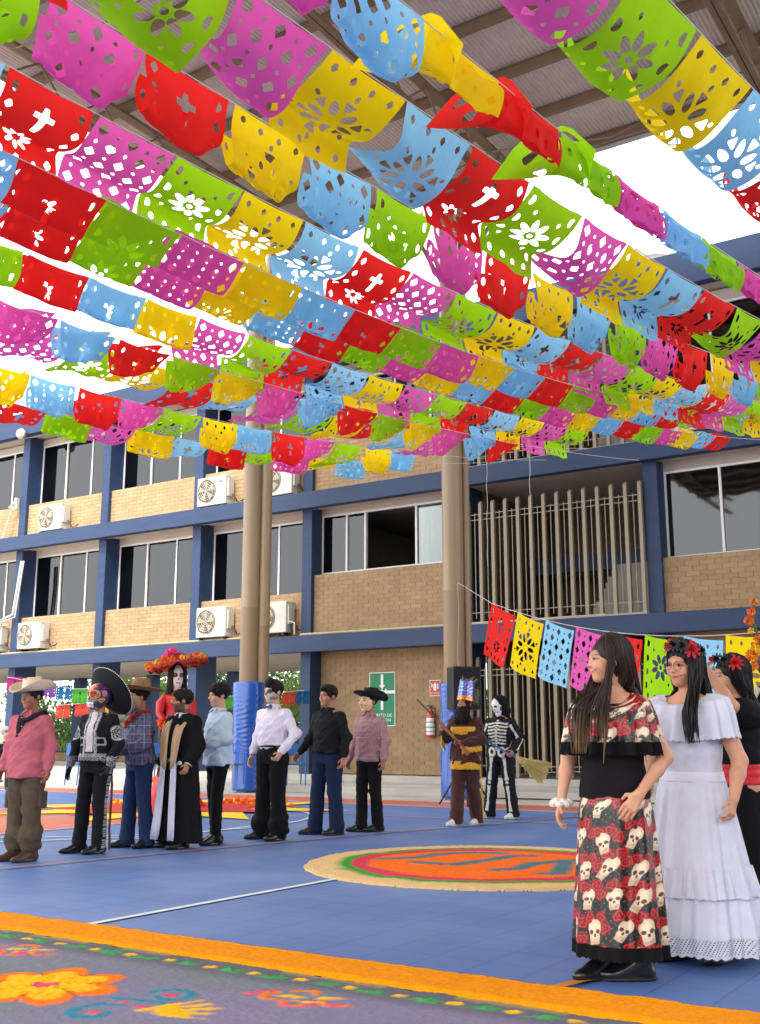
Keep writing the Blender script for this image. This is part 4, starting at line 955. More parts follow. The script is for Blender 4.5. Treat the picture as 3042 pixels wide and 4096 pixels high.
        def colf(P):
            q=((P-s.HO)@s.HR)/k; x,y,z=q[:,0],q[:,1],q[:,2]; c=np.repeat(sk[None],len(P),0)
            hd=(z>-.13)&(np.abs(x)<.11)&(y<.13)&(z<.14); fr=hd&(y<-.045)
            ax=np.abs(x)
            def put(mk,col,t=1.):
                c[mk]=c[mk]*(1-t)+np.array(col)*t
            ck=fr&(((ax-.04)/.022)**2+((z+.028)/.018)**2<1); put(ck,sk*np.array([1.12,.85,.82]),.5)
            put(fr&(ax<.0215)&(np.abs(z+.0555)<.0105*(1-(ax/.03)**2)),sk*np.array([.95,.58,.58]),.8)
            put(fr&(ax<.021)&(np.abs(z+.0555)<.0014),sk*.35)
            put(fr&(ax>.012)&(ax<.05)&(np.abs(z-.0315+.25*np.abs(ax-.03))<(.0042 if not s.female else .003)),lin((34,24,20)),.85 if not s.female else .6)
            e=fr&(((ax-.0305)/.0155)**2+((z-.006)/.0072)**2<1); put(e,(.26,.24,.22)); put(fr&(((ax-.031)/.0068)**2+((z-.0065)/.0068)**2<1)&e,lin((30,18,12)))
            put(fr&(ax>.015)&(ax<.048)&(np.abs(z-.0135+ .4*(ax-.031)**2/.015)<.0022),lin((28,18,16)),.9)
            put(fr&(((ax-.008)/.004)**2+((z+.032)/.003)**2<1),sk*.4)
            if s.paint=='smile': put(fr&(ax>.02)&(ax<.06)&(np.abs(z+.055-(ax-.02)*.35)<.0018),(.03,.02,.02),.9); put((fr)&(ax<.016)&(np.abs(z-.06)<.016)&(np.sin(x*900)*np.sin(z*700)>.3),(.05,.03,.05),.8)
            if s.paint in('halfskull','skull'):
                w_=fr|(hd&(y<.0)&(z>-.11)); put(w_,lin((186,180,172)),.7)
                hs_=(x>-.01) if s.paint=='halfskull' else (ax<9)
                put(fr&hs_&(((ax-.033)/.026)**2+((z-.006)/.024)**2<1),(.03,.03,.035),.93); put(fr&(((ax-.007)/.007)**2+((z+.018)/.012)**2<1)&hs_,(.04,.04,.04),.8)
                put(hd&hs_&(np.abs(z+.066)<.014)&(ax>.03)&(y<.02)&(y>-.08),(.06,.06,.065),.75)
            if s.paint=='darkjaw': put(hd&(z<-.02)&(y<.02),lin((50,40,44)),.75); put((z<-.09)&hd,lin((60,46,50)),.7)
            if paintf is not None: paintf(P,q,c,put)
            return c
        return s.fin(G,name,m_skin,colf)
    def eyes(s): pass
    def shirt(s,m,hem=.86,w=1.,sl=1.,cuff='wrist',tuck=False,open_=None,amp=.004,colf=None,name='shirt',seed=1,thick=.0,neck=.075,collar=True,colm=None):
        G=s.grid(lo=(-.55,-.45,hem-.06),hi=(.55,.4,1.52)); ln=s.lean; t=thick
        rows=[(hem,0,.008,.182*w+t,.145*w+t),(.95,0,.004,.176*w+t,.138*w+t),(1.08,0,-.005-ln*.15,.160*w+t,.122*w+t),(1.22,0,-.01-ln*.3,.178*w*s.sh**.5+t,.128*w+t),(1.30,0,-.002-ln*.5,.160*s.sh+t,.116+t),(1.36,0,.005-ln*.5,.112*s.sh+t,.085+t),(1.415,0,.01-ln*.5,neck*.88+t,neck*.84+t)]
        if tuck: rows[0]=(hem,0,.0,.135+t,.105+t); rows[1]=(hem+.04,0,0,.165+t,.13+t)
        G.loft(rows,.035)
        for sd in 'RL':
            j=s.J[sd]; G.cone((j['sg']*.085,.01-ln*.5,1.35),j['S']+np.array([0,0,-.01]),.046+t,.056*sl+t,.045)
            if cuff=='short': 
                m_=j['S']*.5+j['E']*.5; G.cone(j['S'],m_,.066*sl+t,.07*sl+t,.03)
            else:
                G.cone(j['S']+np.array([0,0,-.01]),j['E'],.058*sl+t,.051*sl+t,.035); d=(j['W']-j['E']); e=j['E']+d*.93
                G.cone(j['E'],j['E']+d*.6,.053*sl+t,.046*sl+t,.03); G.cone(j['E']+d*.6,e,.046*sl+t,.036*sl+t,.012)
        G.noise(amp,waves(5,26,60,seed,.8)); G.noise(amp*.8,waves(3,10,20,seed+50,.3))
        o=s.fin(G,name,m,colf)
        if collar:
            C_=s.grid(lo=(-.13,-.14-ln*.6,1.36),hi=(.13,.12,1.53),h=.006/s.k); hb=np.array([0,.012-ln*.5,1.44])
            for q in range(14):
                a0=-PI*.5+.28+q*(2*PI-.56)/14; a1=a0+(2*PI-.56)/14
                f=lambda a,z:(hb[0]+.064*math.cos(a),hb[1]+.062*math.sin(a)-.004,z-.01)
                C_.cone(f(a0,1.452),f(a1,1.452),.0095,.0095,.008); C_.cone(f(a0,1.435),f(a1,1.435),.012,.012,.01)
            for sg in (-1,1): C_.cone((sg*.022,-.058-ln*.5,1.452),(sg*.05,-.095-ln*.5,1.40),.01,.006,.01); C_.cone((sg*.045,-.05-ln*.5,1.45),(sg*.055,-.09-ln*.5,1.41),.01,.008,.012)
            s.fin(C_,'collar',colm or (m if colf is None else m),(lambda P:colf(P)) if colf is not None else None)
        return o
    def placket(s,m,z0=.9,z1=1.4,n=6,y=-.14):
        q=MB()
        for i in range(n):
            z=z0+(z1-z0)*i/(n-1); q.sphere((0,(y-s.lean*.35)*s.k,z*s.k),.006*s.k,6,4,sc=(1,.5,1))
        q.build('button',m,s.root,smooth=True)
    def trousers(s,m,top=.99,w=1.,cuffw=1.,colf=None,amp=.004,ank=.07,seed=3,name='trousers',bunch=0.):
        G=s.grid(lo=(-.35,-.3,.02),hi=(.35,.35,top+.05))
        G.loft([(.80,0,.005,.145*s.hw,.11),(.90,0,.01,.158*s.hw,.118),(top,0,0,.142*s.hw,.108)],.03)
        for sd in 'RL':
            j=s.J[sd]; A_=j['A'].copy(); A_[2]=ank; K_=j['K']
            G.cone(j['Hp']+np.array([0,0,-.03]),K_,.092*w,.068*w,.02); G.cone(K_,A_,.068*w,.062*w*cuffw,.02)
            if bunch: 
                for b in range(3): G.ell(A_+np.array([.008*(b-1),-.006*b,.02+.055*b]),(.06*cuffw*w+bunch,.064*cuffw*w+bunch,.03),rotx(.25*(b-1)),.045)
        G.noise(amp,waves(4,22,50,seed,.9)); 
        return s.fin(G,name,m,colf)
    def shoes(s,m,L_=.27,boot=0,name='shoe',pointed=0,sole=None):
        for sd in 'RL':
            j=s.J[sd]; a=R(j['fr']); G=s.grid(lo=(j['A'][0]-.25,j['A'][1]-.32,-.02),hi=(j['A'][0]+.25,j['A'][1]+.25,.3),h=.007/s.k)
            Rm=rotz(a)
            def T(p): return j['A']*np.array([1,1,0])+Rm@np.array(p,float)
            G.cone(T((0,.05,.04)),T((0,-.10,.035)),.04,.036,.02); G.ell(T((0,-.13,.032)),(.044,.075,.030),Rm,.02); G.cone(T((0,.04,.05)),T((0,.0,.10+boot)),.045,.05,.02); G.cone(T((0,.0,.09)),T((0,-.08,.05)),.048,.036,.03)
            if pointed: G.cone(T((0,-.14,.028)),T((0,-.21,.022)),.028,.010,.02)
            G.ell(T((0,-.055,.012)),(.045,.15,.014),Rm,.006)
            if boot: G.cone(T((0,.03,.09)),T((0,.03,.09+boot)),.045,.05,.02)
            G.boxcut((-9,-9,-1),(9,9,.001))
            o=s.fin(G,name,m)
            if sole is not None:
                q=s.grid(lo=(j['A'][0]-.25,j['A'][1]-.32,-.03),hi=(j['A'][0]+.25,j['A'][1]+.25,.1),h=.007/s.k); q.ell(T((0,-.05,.01)),(.05,.155,.02),Rm); s.fin(q,'sole',sole,parent=o)
    def hair(s,m=None,kind='short',seed=5,name='hair'):
        G=SDF((-.14,-.16,-.16),(.14,.16,.17),.006/s.k)
        G.ell((0,.02,.04),(.086,.104,.091),None,.02); G.ell((0,-.045,.085),(.062,.045,.035),None,.03)
        if kind=='quiff': G.ell((.01,-.06,.115),(.055,.04,.03),None,.03)
        if kind=='fringe': G.ell((0,-.075,.06),(.066,.028,.028),None,.02); G.ell((0,.02,.05),(.092,.108,.092),None,.02)
        if kind=='curly': 
            for i in range(26):
                a=i*2.4; r=.06*math.sqrt(i/26); G.ell((r*1.2*math.cos(a),-.01+r*1.5*math.sin(a),.115-r*.5),(.022,.022,.02),None,.01)
        G.ell((0,-.115,-.025),(.068,.08,.078),None,.012,'s')
        for sg in (-1,1): G.ell((sg*.085,.0,-.05),(.03,.05,.04),None,.01,'s')
        G.boxcut((-9,-9,-1),(9,9,-.062),.01); G.boxcut((-9,-9,-1),(9,-.0,-.03),.01)
        G.noise(.0035,waves(6,120,260,seed,.3))
        return s.fin(G,name,m or m_hair,headspace=True)
    def hat(s,m,brim=.2,crown=.115,ht=.11,curl=.06,front=1.1,tilt=0,pos=(0,.01,.075),band=None,droop=0,name='hat',edge=None,pinch=1,dome=False,top_r=.75,rise=None):
        V=[];F=[];n=64; rows=[]
        prof=[(brim*(t),0,'b',t) for t in np.linspace(1,crown/brim,14)]+[(crown*(1-(1-top_r)*t),ht*t,'c',t) for t in np.linspace(.06,1,10)]+[(crown*top_r*t,ht,'t',t) for t in (.93,.75,.5,.25,.01)]
        for r,z,ty,t in prof:
            for k in range(n):
                a=2*PI*k/n; x=r*math.cos(a); y=r*math.sin(a)*front*(1.08 if ty!='b' else 1.05); zz=z
                bt=max(0,(r-crown)/(brim-crown)) if ty=='b' else 0
                if ty=='b':
                    zz=curl*abs(math.cos(a))**1.6*bt**1.7-droop*bt*abs(math.sin(a)); x*=1-.35*curl/.06*.5*bt*abs(math.cos(a))**2 if not rise else 1
                    if rise: zz=rise*bt**1.5
                elif ty=='c' and not dome: zz=ht*t-0.018*pinch*t*math.exp(-(x/.035)**2)
                elif ty=='t' and not dome: zz=ht-.028*pinch*math.exp(-(x/.03)**2)*(1-t*.35)+(.008 if y>0 else .0)
                elif ty=='t' and dome: zz=ht*(1+.18*(1-t*t))
                V.append((x,y,zz))
        N=len(prof); F=[(i*n+k,i*n+(k+1)%n,(i+1)*n+(k+1)%n,(i+1)*n+k) for i in range(N-1) for k in range(n)]
        M=np.array(V)@rotx(R(tilt)).T+np.array(pos); P=((s.HR@(M*s.hd).T).T+s.HO)*s.k
        o=link(name,mesh_np(name,P,F,smooth=True),m,s.root); sm=o.modifiers.new('thick','SOLIDIFY'); sm.thickness=.004; sm.offset=0
        def T(p): return tuple(((s.HR@((rotx(R(tilt))@np.array(p,float)+np.array(pos))*s.hd))+s.HO)*s.k)
        if band is not None:
            MB().tube([T(((crown+.003)*math.cos(a),(crown+.003)*1.08*front*math.sin(a),.012)) for a in np.linspace(0,2*PI,40)],.009*s.k,6,caps=False).build('hat_band',band,o,smooth=True)
        return o,T
    def tubes(s,name,paths,r,m,parent=None,head=False,n=6,col=None,vc=False):
        q=MB()
        for i,p in enumerate(paths):
            P=[(s.H_(a) if head else np.array(a))*s.k for a in p]; q.tube([tuple(a) for a in P],[x*s.k for x in r] if isinstance(r,(list,tuple)) else r*s.k,n,c=col[i] if col else None)
        return q.build(name,m,parent or s.root,smooth=True,vc=vc)
def oldman_mask(p,tone=(206,170,130)):
    G=SDF((-.13,-.18,-.16),(.13,.1,.15),.005); G.ell((0,-.03,-.01),(.078,.082,.108),None,.02); G.ell((0,-.085,-.095),(.03,.03,.026),None,.03)
    G.cone((0,-.105,.02),(0,-.142,-.028),.012,.02,.02)
    for sg in (-1,1): G.ell((sg*.042,-.095,-.028),(.026,.022,.024),None,.02); G.ell((sg*.032,-.118,.012),(.019,.014,.012),None,.01,'s'); G.ell((sg*.034,-.1,.036),(.03,.02,.012),None,.015)
    G.ell((0,-.11,-.062),(.034,.02,.013),None,.012); G.ell((0,-.128,-.0635),(.028,.016,.003),None,.004,'s'); G.boxcut((-9,.0,-9),(9,9,9),.01)
    G.noise(.0016,waves(5,120,240,4,1.))
    b=np.array(lin(tone))
    def colf(P):
        x,y,z=np.abs(P[:,0]),P[:,1],P[:,2]; c=np.repeat(b[None],len(P),0)
        def put(mk,col,t): c[mk]=c[mk]*(1-t)+np.array(col)*t
        put(((x-.045)/.025)**2+((z+.03)/.022)**2<1,b*np.array([1.05,.7,.6]),.5); put(((x-.034)/.017)**2+((z-.01)/.008)**2<1,(.03,.02,.02),.9)
        put((x>.012)&(x<.058)&(np.abs(z-.042+.3*np.abs(x-.03))<.005),lin((70,50,36)),.7); put((x<.03)&(np.abs(z+.0625)<.003),b*.25,.9); put((x<.03)&(np.abs(z+.063)<.011),b*np.array([.95,.55,.5]),.4)
        put((z>.055)&(np.abs(np.sin(z*260))<.18),b*.6,.6); return c
    return p.fin(G,'mask',m_skin,colf,headspace=True)
CAMV=Vector((0,0,1.12))
def gp(px,py): x,y=ground(px,py); return (x,y)
GL='boys in a line across the court'
# ---- 1 cowboy in pink shirt
p=Person('person','boy in pink shirt, cream cowboy hat and brown cargo trousers at the left end',gp(88,3446),34,1.60,skin='brown',head=(12,2,-3),paint='smile',group=GL,feet={'R':(-.1,.03,-30),'L':(.1,-.02,-22)},hd=1.06)
p.body(); p.hair(); p.shirt(cloth('pink_linen',(184,96,106)),hem=.80,w=1.17,sl=1.08,amp=.006); p.placket(mat('pearl_button',lin((220,190,180)),.3),.86,1.38,7,-.152)
p.trousers(cloth('brown_canvas',(84,70,56)),w=1.28,cuffw=1.15,ank=.16,amp=.006,bunch=.012)
for sg in (-1,1):
    MB().box((sg*.185*p.k-.02,-.06*p.k,.50*p.k),(sg*.185*p.k+.02,.07*p.k,.67*p.k)).build('cargo_pocket',cloth('brown_canvas',(84,70,56)),p.root,bevel=.016)
p.shoes(mat('brown_leather',lin((72,48,36)),.45,var=.15),boot=.08,pointed=1)
p.hat(mat('cream_felt',lin((222,204,172)),.85,var=.05,bump=.2,bscale=150),brim=.205,crown=.098,ht=.125,curl=.10,front=1.12,tilt=3,pos=(0,.015,.055),band=mat('brown_band',lin((120,84,56)),.6))
p.tubes('neckerchief',[[(-.085,.03,1.40),(-.09,-.05,1.40),(-.03,-.11,1.36),(.03,-.11,1.36),(.09,-.04,1.41),(.09,.05,1.43),(0,.09,1.44),(-.08,.05,1.41)],[(.075,.05,1.43),(.12,.09,1.45)],[(.075,.05,1.42),(.125,.11,1.42)],[(-.07,-.08,1.38),(-.05,-.13,1.30),(-.04,-.14,1.2)],[(-.03,-.1,1.37),(-.03,-.135,1.28),(-.045,-.14,1.19)],[(-.01,-.1,1.37),(-.02,-.13,1.30),(-.05,-.14,1.19)]],.022,cloth('charcoal_kerchief',(38,38,42),var=.3,scale=120))
# ---- 2 mariachi with skull mask
p=Person('person','figure in embroidered black mariachi suit with sugar skull helmet mask and huge black sombrero',gp(368,3415),38,1.63,head=(10,0,4),group=GL,arms={'L':dict(e=(.255,.02,1.10),w=(.235,-.09,.88),curl=45),'R':dict(e=(-.27,.02,1.11),w=(-.30,-.05,.86),curl=25)},feet={'R':(-.15,-.02,-32),'L':(.08,.0,-14)})
def blackpaint(P,q,c,put): put(P[:,2]<1.0,(.012,.012,.013))
p.body(paintf=blackpaint)
def mar(P):
    x,y,z=P[:,0],P[:,1],P[:,2]; c=np.tile(np.array([.010,.010,.012]),(len(P),1)); fr=y<-.03; W3=np.array([.5,.5,.5])
    ax=np.abs(x); nz=np.sin(x*330)*np.sin(z*300+y*200)
    c[fr&(ax<.035+.03*np.clip(1.4-z,0,1))&(z>1.02)]=lin((214,208,204))
    d=np.abs(ax-(.062+.03*np.clip(1.4-z,0,.5))); c[fr&(d<.016)&(z>.98)&(nz>-.15)]=W3
    c[fr&(np.abs(z-.985)<.018)&(nz>-.2)&(ax<.17)]=W3; c[fr&((np.abs(z-1.16)<.006)|(np.abs(z-1.09)<.006))&(ax>.08)&(ax<.155)]=W3*.8; c[fr&((np.abs(ax-.08)<.005)|(np.abs(ax-.155)<.005))&(z>1.09)&(z<1.16)]=W3*.8
    return c
def marj(P):
    c=mar(P); x,y,z=P[:,0],P[:,1],P[:,2]
    for sd in 'RL':
        j=p.J[sd]; E_=j['E']*.55+j['S']*.45; d=np.linalg.norm(P-E_-np.array([j['sg']*.05,-.03,0]),axis=1); rg=(d<.082)&((np.abs(d-.072)<.008)|(np.sin(d*240)*np.sin(np.arctan2(z-E_[2],y)*6)>.15)); c[rg&(np.abs(x)>.2)]=(.42,.42,.42)
        w_=np.linalg.norm(P-j['W'],axis=1); c[(w_<.085)&(np.sin(z*420+x*200)>.0)]=(.35,.35,.35)
    c[(z<.975)&(z>.93)&(np.sin(x*160)*np.sin(z*400)>0)]=(.35,.35,.35)
    return c
p.shirt(m_cvc,hem=.92,w=1.05,sl=1.08,colf=marj,collar=False,name='jacket',neck=.09)
def mtr(P):
    c=np.tile(np.array([.010,.010,.012]),(len(P),1)); x,y,z=P[:,0],P[:,1],P[:,2]; s_=(np.abs(x)>.115+.05*np.clip(z-.1,0,.8)*.6)&(np.abs(y)<.03); c[s_&(np.sin(z*230+np.sin(z*60)*2)>-.3)]=(.34,.34,.33); return c
p.trousers(m_cvc,w=1.05,cuffw=1.1,colf=mtr,ank=.08); p.shoes(m_lea,pointed=1)
G=SDF((-.18,-.2,-.2),(.18,.2,.2),.006); G.ell((0,.0,.02),(.115,.128,.115),None,.02); G.ell((0,-.045,-.075),(.078,.085,.062),None,.04)
for sg in (-1,1): G.ell((sg*.046,-.118,.02),(.034,.03,.03),None,.01,'s')
G.ell((0,-.135,-.03),(.016,.02,.016),None,.01,'s')
def maskc(P):
    x,y,z=P[:,0],P[:,1],P[:,2]; ax=np.abs(x); c=np.tile(np.array(lin((58,44,84))),(len(P),1)); f=y<-.02
    def put(mk,col): c[mk]=lin(col)
    r=np.sqrt(((ax-.046)/.034)**2+((z-.02)/.03)**2); put(f&(r<1.45),(222,186,60)); put(f&(r<1.25),(60,40,50)); put(f&(r<1.05),(206,90,30)); put(f&(r<.6),(120,30,20))
    a=np.arctan2(z-.085,x); rr=np.hypot(x,(z-.085)*.9); put(f&(rr<.04+.012*np.sin(a*7)),(224,110,36)); put(f&(rr<.016),(120,150,60))
    m_=f&(ax<.052)&(np.abs(z+.082)<.024); put(m_,(236,230,214)); put(m_&((np.abs(np.sin(x*190))<.22)|(np.abs(z+.082)<.003)),(60,60,110)); put(f&(ax<.06)&(z<-.106)&(z>-.12)&(np.sin(x*260)>0),(206,170,70))
    s_=np.sqrt(((y+.03)/.026)**2+((z-.035)/.032)**2); sd=(ax>.07); put(sd&(s_<1),(226,120,150)); put(sd&(s_<.75)&(np.sin(y*400)*np.sin(z*380)>0),(60,44,84)); q_=np.abs(np.hypot((y+.045)*.8,z+.03)-.02)<.004; put(sd&q_,(222,186,60)); put((np.abs(z+.055-.3*ax)<.004)&(ax>.03)&f,(222,186,60))
    put((np.abs(np.sin(x*120)*np.sin(z*130))>.93)&(z>-.05),(190,70,90)); return c
p.fin(G,'skull_mask',mat('glazed_mask',(1,1,1),.35,var=.04,vc=True,coat=.3),maskc,headspace=True)
mblackf=mat('black_velvet',lin((14,13,15)),.9,var=.1,sheen=.0)
o,T=p.hat(mblackf,brim=.265,crown=.112,ht=.17,curl=0,front=1.,tilt=-56,pos=(0,.085,.01),rise=.085,dome=True,top_r=.6)
q=MB()
for kk in range(76):
    a=2*PI*kk/76; q.sphere(T((.262*math.cos(a),.262*1.05*math.sin(a),.088)),.008,6,4)
q.build('brim_bead',mat('white_beads',lin((224,222,214)),.4),o,smooth=True)
# ---- 3 plaid shirt with old man mask and cane
p=Person('person','stooped figure in plaid shirt, old man mask and straw hat leaning on a wooden cane',gp(545,3392),62,1.64,head=(12,8,0),group=GL,lean=.07,arms={'L':dict(e=(.235,-.07,1.10),w=(.07,-.30,1.0),d=(-.35,-.5,-.75),n=(-.6,.3,-.2),curl=60),'R':dict(e=(-.235,-.08,1.10),w=(-.03,-.31,.97),d=(.1,-.5,-.8),n=(.8,.3,-.2),curl=60)},feet={'R':(-.1,-.06,-10),'L':(.11,.07,10)})
def plaid(a,b,c_,d,fx=70.):
    A,B,Cc,D=[np.array(lin(t)) for t in (a,b,c_,d)]
    def f(P):
        u=np.arctan2(P[:,1],P[:,0])*.17*fx; v=P[:,2]*fx; c=np.tile(A,(len(P),1)); s1=(np.sin(u)>.35)[:,None]; s2=(np.sin(v)>.35)[:,None]; c=np.where(s1,c*.6+B*.4,c); c=np.where(s2,c*.55+B*.45,c)
        t1=(np.abs(np.sin(u*.5+.8))<.13)[:,None]; t2=(np.abs(np.sin(v*.5+.8))<.13)[:,None]; c=np.where(t1|t2,c*.35+Cc*.65,c); t3=((np.abs(np.sin(u*.5+2.2))<.09)|(np.abs(np.sin(v*.5+2.2))<.09))[:,None]; return np.where(t3,c*.4+D*.6,c)
    return f
p.body(); p.hair(); p.shirt(m_cvc,hem=.88,w=1.08,sl=1.12,colf=plaid((88,96,128),(60,70,84),(172,104,122),(176,176,180)),amp=.006); p.trousers(cloth('indigo_denim',(34,50,84)),w=1.1,cuffw=1.2); p.shoes(m_lea)
oldman_mask(p)
mstraw=mat('straw',lin((150,112,70)),.8,var=.2,scale=90,bump=.5,bscale=160)
p.hat(mstraw,brim=.235,crown=.1,ht=.125,curl=.03,front=1.05,tilt=-14,pos=(0,.03,.07),band=mat('dark_band',lin((70,48,34)),.6),droop=-.02)
m_redk=cloth('red_kerchief',(184,44,40)); p.tubes('neckerchief',[[(-.08,.03,1.43),(-.07,-.08,1.40),(0,-.13,1.37),(.07,-.08,1.40),(.08,.03,1.44),(0,.08,1.45),(-.07,.04,1.44)],[(0,-.14,1.37),(-.02,-.18,1.31),(.0,-.19,1.26)],[(0,-.13,1.38),(.05,-.17,1.35),(.09,-.18,1.33)]],.02,m_redk)
ck=empty('wooden_cane',(0,0,0),0,'crooked wooden walking cane held by the stooped figure','cane')
wp=p.root.matrix_basis@Vector((.02*p.k,-.33*p.k,.93*p.k)); g0=wp+Vector((.0,0,0)); 
MB().tube([(g0.x+.01*math.sin(i*1.7),g0.y+.008*math.cos(i*2.1),.005+(g0.z+.06)*i/9) for i in range(10)],[.013]*9+[.016],8).build('stick',mat('rough_wood',lin((96,70,44)),.8,var=.3,scale=30,bump=.6,bscale=60),ck,smooth=True)
# ---- 4 robe
p=Person('person','boy in long black robe with gold stole and dark painted jaw',gp(712,3395),50,1.60,skin='tan',head=(38,4,0),paint='darkjaw',group=GL,arms={'L':dict(e=(.25,.02,1.10),w=(.245,-.10,.90),curl=40)},feet={'R':(-.13,0,-25),'L':(.1,-.03,-8)})
p.body(); p.hair(); p.shirt(cloth('white_cotton',(214,214,218)),hem=.9,w=.98,neck=.078,sl=.95); p.trousers(cloth('black_wool',(16,15,17)),w=.95); p.shoes(m_lea)
G=p.grid(lo=(-.45,-.35,.03),hi=(.45,.35,1.5)); G.loft([(.07,0,.02,.27,.2),(.5,0,.02,.22,.165),(.95,0,.01,.19,.15),(1.22,0,0,.195,.14),(1.34,0,0,.19,.13),(1.41,0,.01,.13,.095),(1.44,0,.015,.1,.085)],.03,fold=lambda a,z:.012*np.sin(a*11+z*2)*np.clip(1.2-z,0,1))
for sd in 'RL':
    j=p.J[sd]; G.cone((j['sg']*.1,.01,1.37),j['S'],.07,.082,.04); G.cone(j['S'],j['E'],.082,.085,.03); G.cone(j['E'],j['E']+(j['W']-j['E'])*.75,.085,.08,.03)
G.ell((0,-.3,.4),(.09,.2,1.1),None,.01,'s'); G.noise(.004,waves(4,18,40,8,.4)); p.fin(G,'robe',cloth('black_robe',(17,16,18)))
def panel(name,cols_,pts_l,m,th=.006):
    """cloth strip from rows of (left point,right point)"""
    n=9; V=[]; 
    for i,(a,b) in enumerate(pts_l):
        for t in np.linspace(0,1,n): 
            v=np.array(a)*(1-t)+np.array(b)*t; v[1]-=.010*math.sin(t*9+i*.4)+.012*math.sin(PI*t); V.append(v*p.k)
    r_=len(pts_l); F=[(i*n+k,i*n+k+1,(i+1)*n+k+1,(i+1)*n+k) for i in range(r_-1) for k in range(n-1)]
    o=link(name,mesh_np(name,V,F,smooth=True),m,p.root); md=o.modifiers.new('s','SUBSURF'); md.levels=1; md.render_levels=1; sm=o.modifiers.new('t','SOLIDIFY'); sm.thickness=th; return o
mgold=mat('gold_satin',lin((176,140,96)),.4,var=.1,scale=8,spec=.6,sheen=.3); mlav=mat('pale_satin',lin((196,192,208)),.45,var=.05)
for sg in (-1,1):
    panel('stole',None,[((sg*.165,.03,1.42),(sg*.06,.0,1.44)),((sg*.175,-.09,1.35),(sg*.045,-.12,1.37)),((sg*.17,-.155,1.22),(sg*.03,-.17,1.2)),((sg*.16,-.17,1.05),(sg*.03,-.185,1.02)),((sg*.12,-.175,.88),(sg*.03,-.185,.84))],mgold)
    panel('robe_lining',None,[((sg*.13,-.165,.93),(sg*.045,-.175,.93)),((sg*.145,-.18,.7),(sg*.045,-.185,.7)),((sg*.17,-.2,.4),(sg*.05,-.2,.4)),((sg*.2,-.22,.1),(sg*.07,-.22,.1))],mlav)
p.tubes('bow_tie',[[(-.045,-.105,1.415),(0,-.108,1.41)],[(.045,-.105,1.415),(0,-.108,1.41)]],[.02,.008],cloth('navy_tie',(40,38,60)))
j=p.J['L']; d=(j['W']-j['E'])/np.linalg.norm(j['W']-j['E']); p.tubes('shirt_cuff',[[j['W']-d*.06,j['W']+d*.01]],[.045,.047],cloth('white_cotton',(214,214,218)),n=14)
# ---- 5 light blue shirt
p=Person('person','boy in untucked pale blue shirt and black trousers looking left behind the robed boy',gp(862,3378),64,1.68,skin='light',head=(4,5,0),group=GL,arms={'L':dict(e=(.22,.0,1.12),w=(.12,-.2,1.05),curl=50,d=(-.5,-.5,.3)),'R':dict(e=(-.25,.0,1.12),w=(-.1,-.2,1.08),curl=50)},feet={'R':(-.1,.05,-5),'L':(.1,-.05,5)})
p.body(); p.hair(kind='fringe'); p.shirt(cloth('pale_blue_cotton',(186,204,220)),hem=.84,w=1.08,sl=1.1,amp=.006); p.trousers(cloth('black_wool',(16,15,17)),w=.95); p.shoes(m_lea)
# ---- 6 white shirt bow tie
p=Person('person','boy in white shirt and bow tie with half skull face paint and wide black trousers',gp(1085,3362),40,1.74,skin='light',head=(8,2,0),paint='halfskull',group=GL,arms={'L':dict(e=(.285,.04,1.13),w=(.205,-.10,.93),curl=50),'R':dict(e=(-.24,.03,1.11),w=(-.235,-.08,.88),curl=40)},feet={'R':(-.15,.02,-38),'L':(.12,-.01,-12)})
p.body(); p.hair(kind='quiff'); p.shirt(cloth('white_lilac_cotton',(226,218,230)),hem=.97,w=1.04,sl=1.0,tuck=True,amp=.006); p.placket(mat('pearl_button',lin((220,190,180)),.3),1.04,1.4,6,-.15)
p.trousers(cloth('black_wool',(16,15,17)),w=1.18,cuffw=1.25,ank=.10,bunch=.012,top=1.0); p.shoes(m_lea,pointed=0)
p.tubes('belt',[[(.158*math.cos(a),-.002+.124*math.sin(a),1.0) for a in np.linspace(0,2*PI,30)]],.013,m_lea)
p.tubes('bow_tie',[[(-.055,-.108,1.425),(0,-.11,1.42)],[(.055,-.108,1.425),(0,-.11,1.42)]],[.026,.010],cloth('slate_tie',(92,92,116)))
# ---- 7 black shirt
p=Person('person','smiling boy in black shirt and dark blue jeans stepping forward',gp(1310,3340),38,1.72,skin='tan',head=(8,0,4),group=GL,arms={'R':dict(e=(-.27,.03,1.12),w=(-.36,-.10,.92),curl=45),'L':dict(e=(.25,.03,1.10),w=(.26,-.04,.87),curl=40)},feet={'R':(-.14,-.05,-42),'L':(.12,.03,-20)})
p.body(); p.hair(kind='curly'); p.shirt(cloth('black_cotton',(26,26,27)),hem=.93,w=1.05,sl=1.05,amp=.006); p.trousers(cloth('dark_denim',(26,36,64)),w=1.2,cuffw=1.15,top=1.0); p.shoes(m_lea,sole=m_dark)
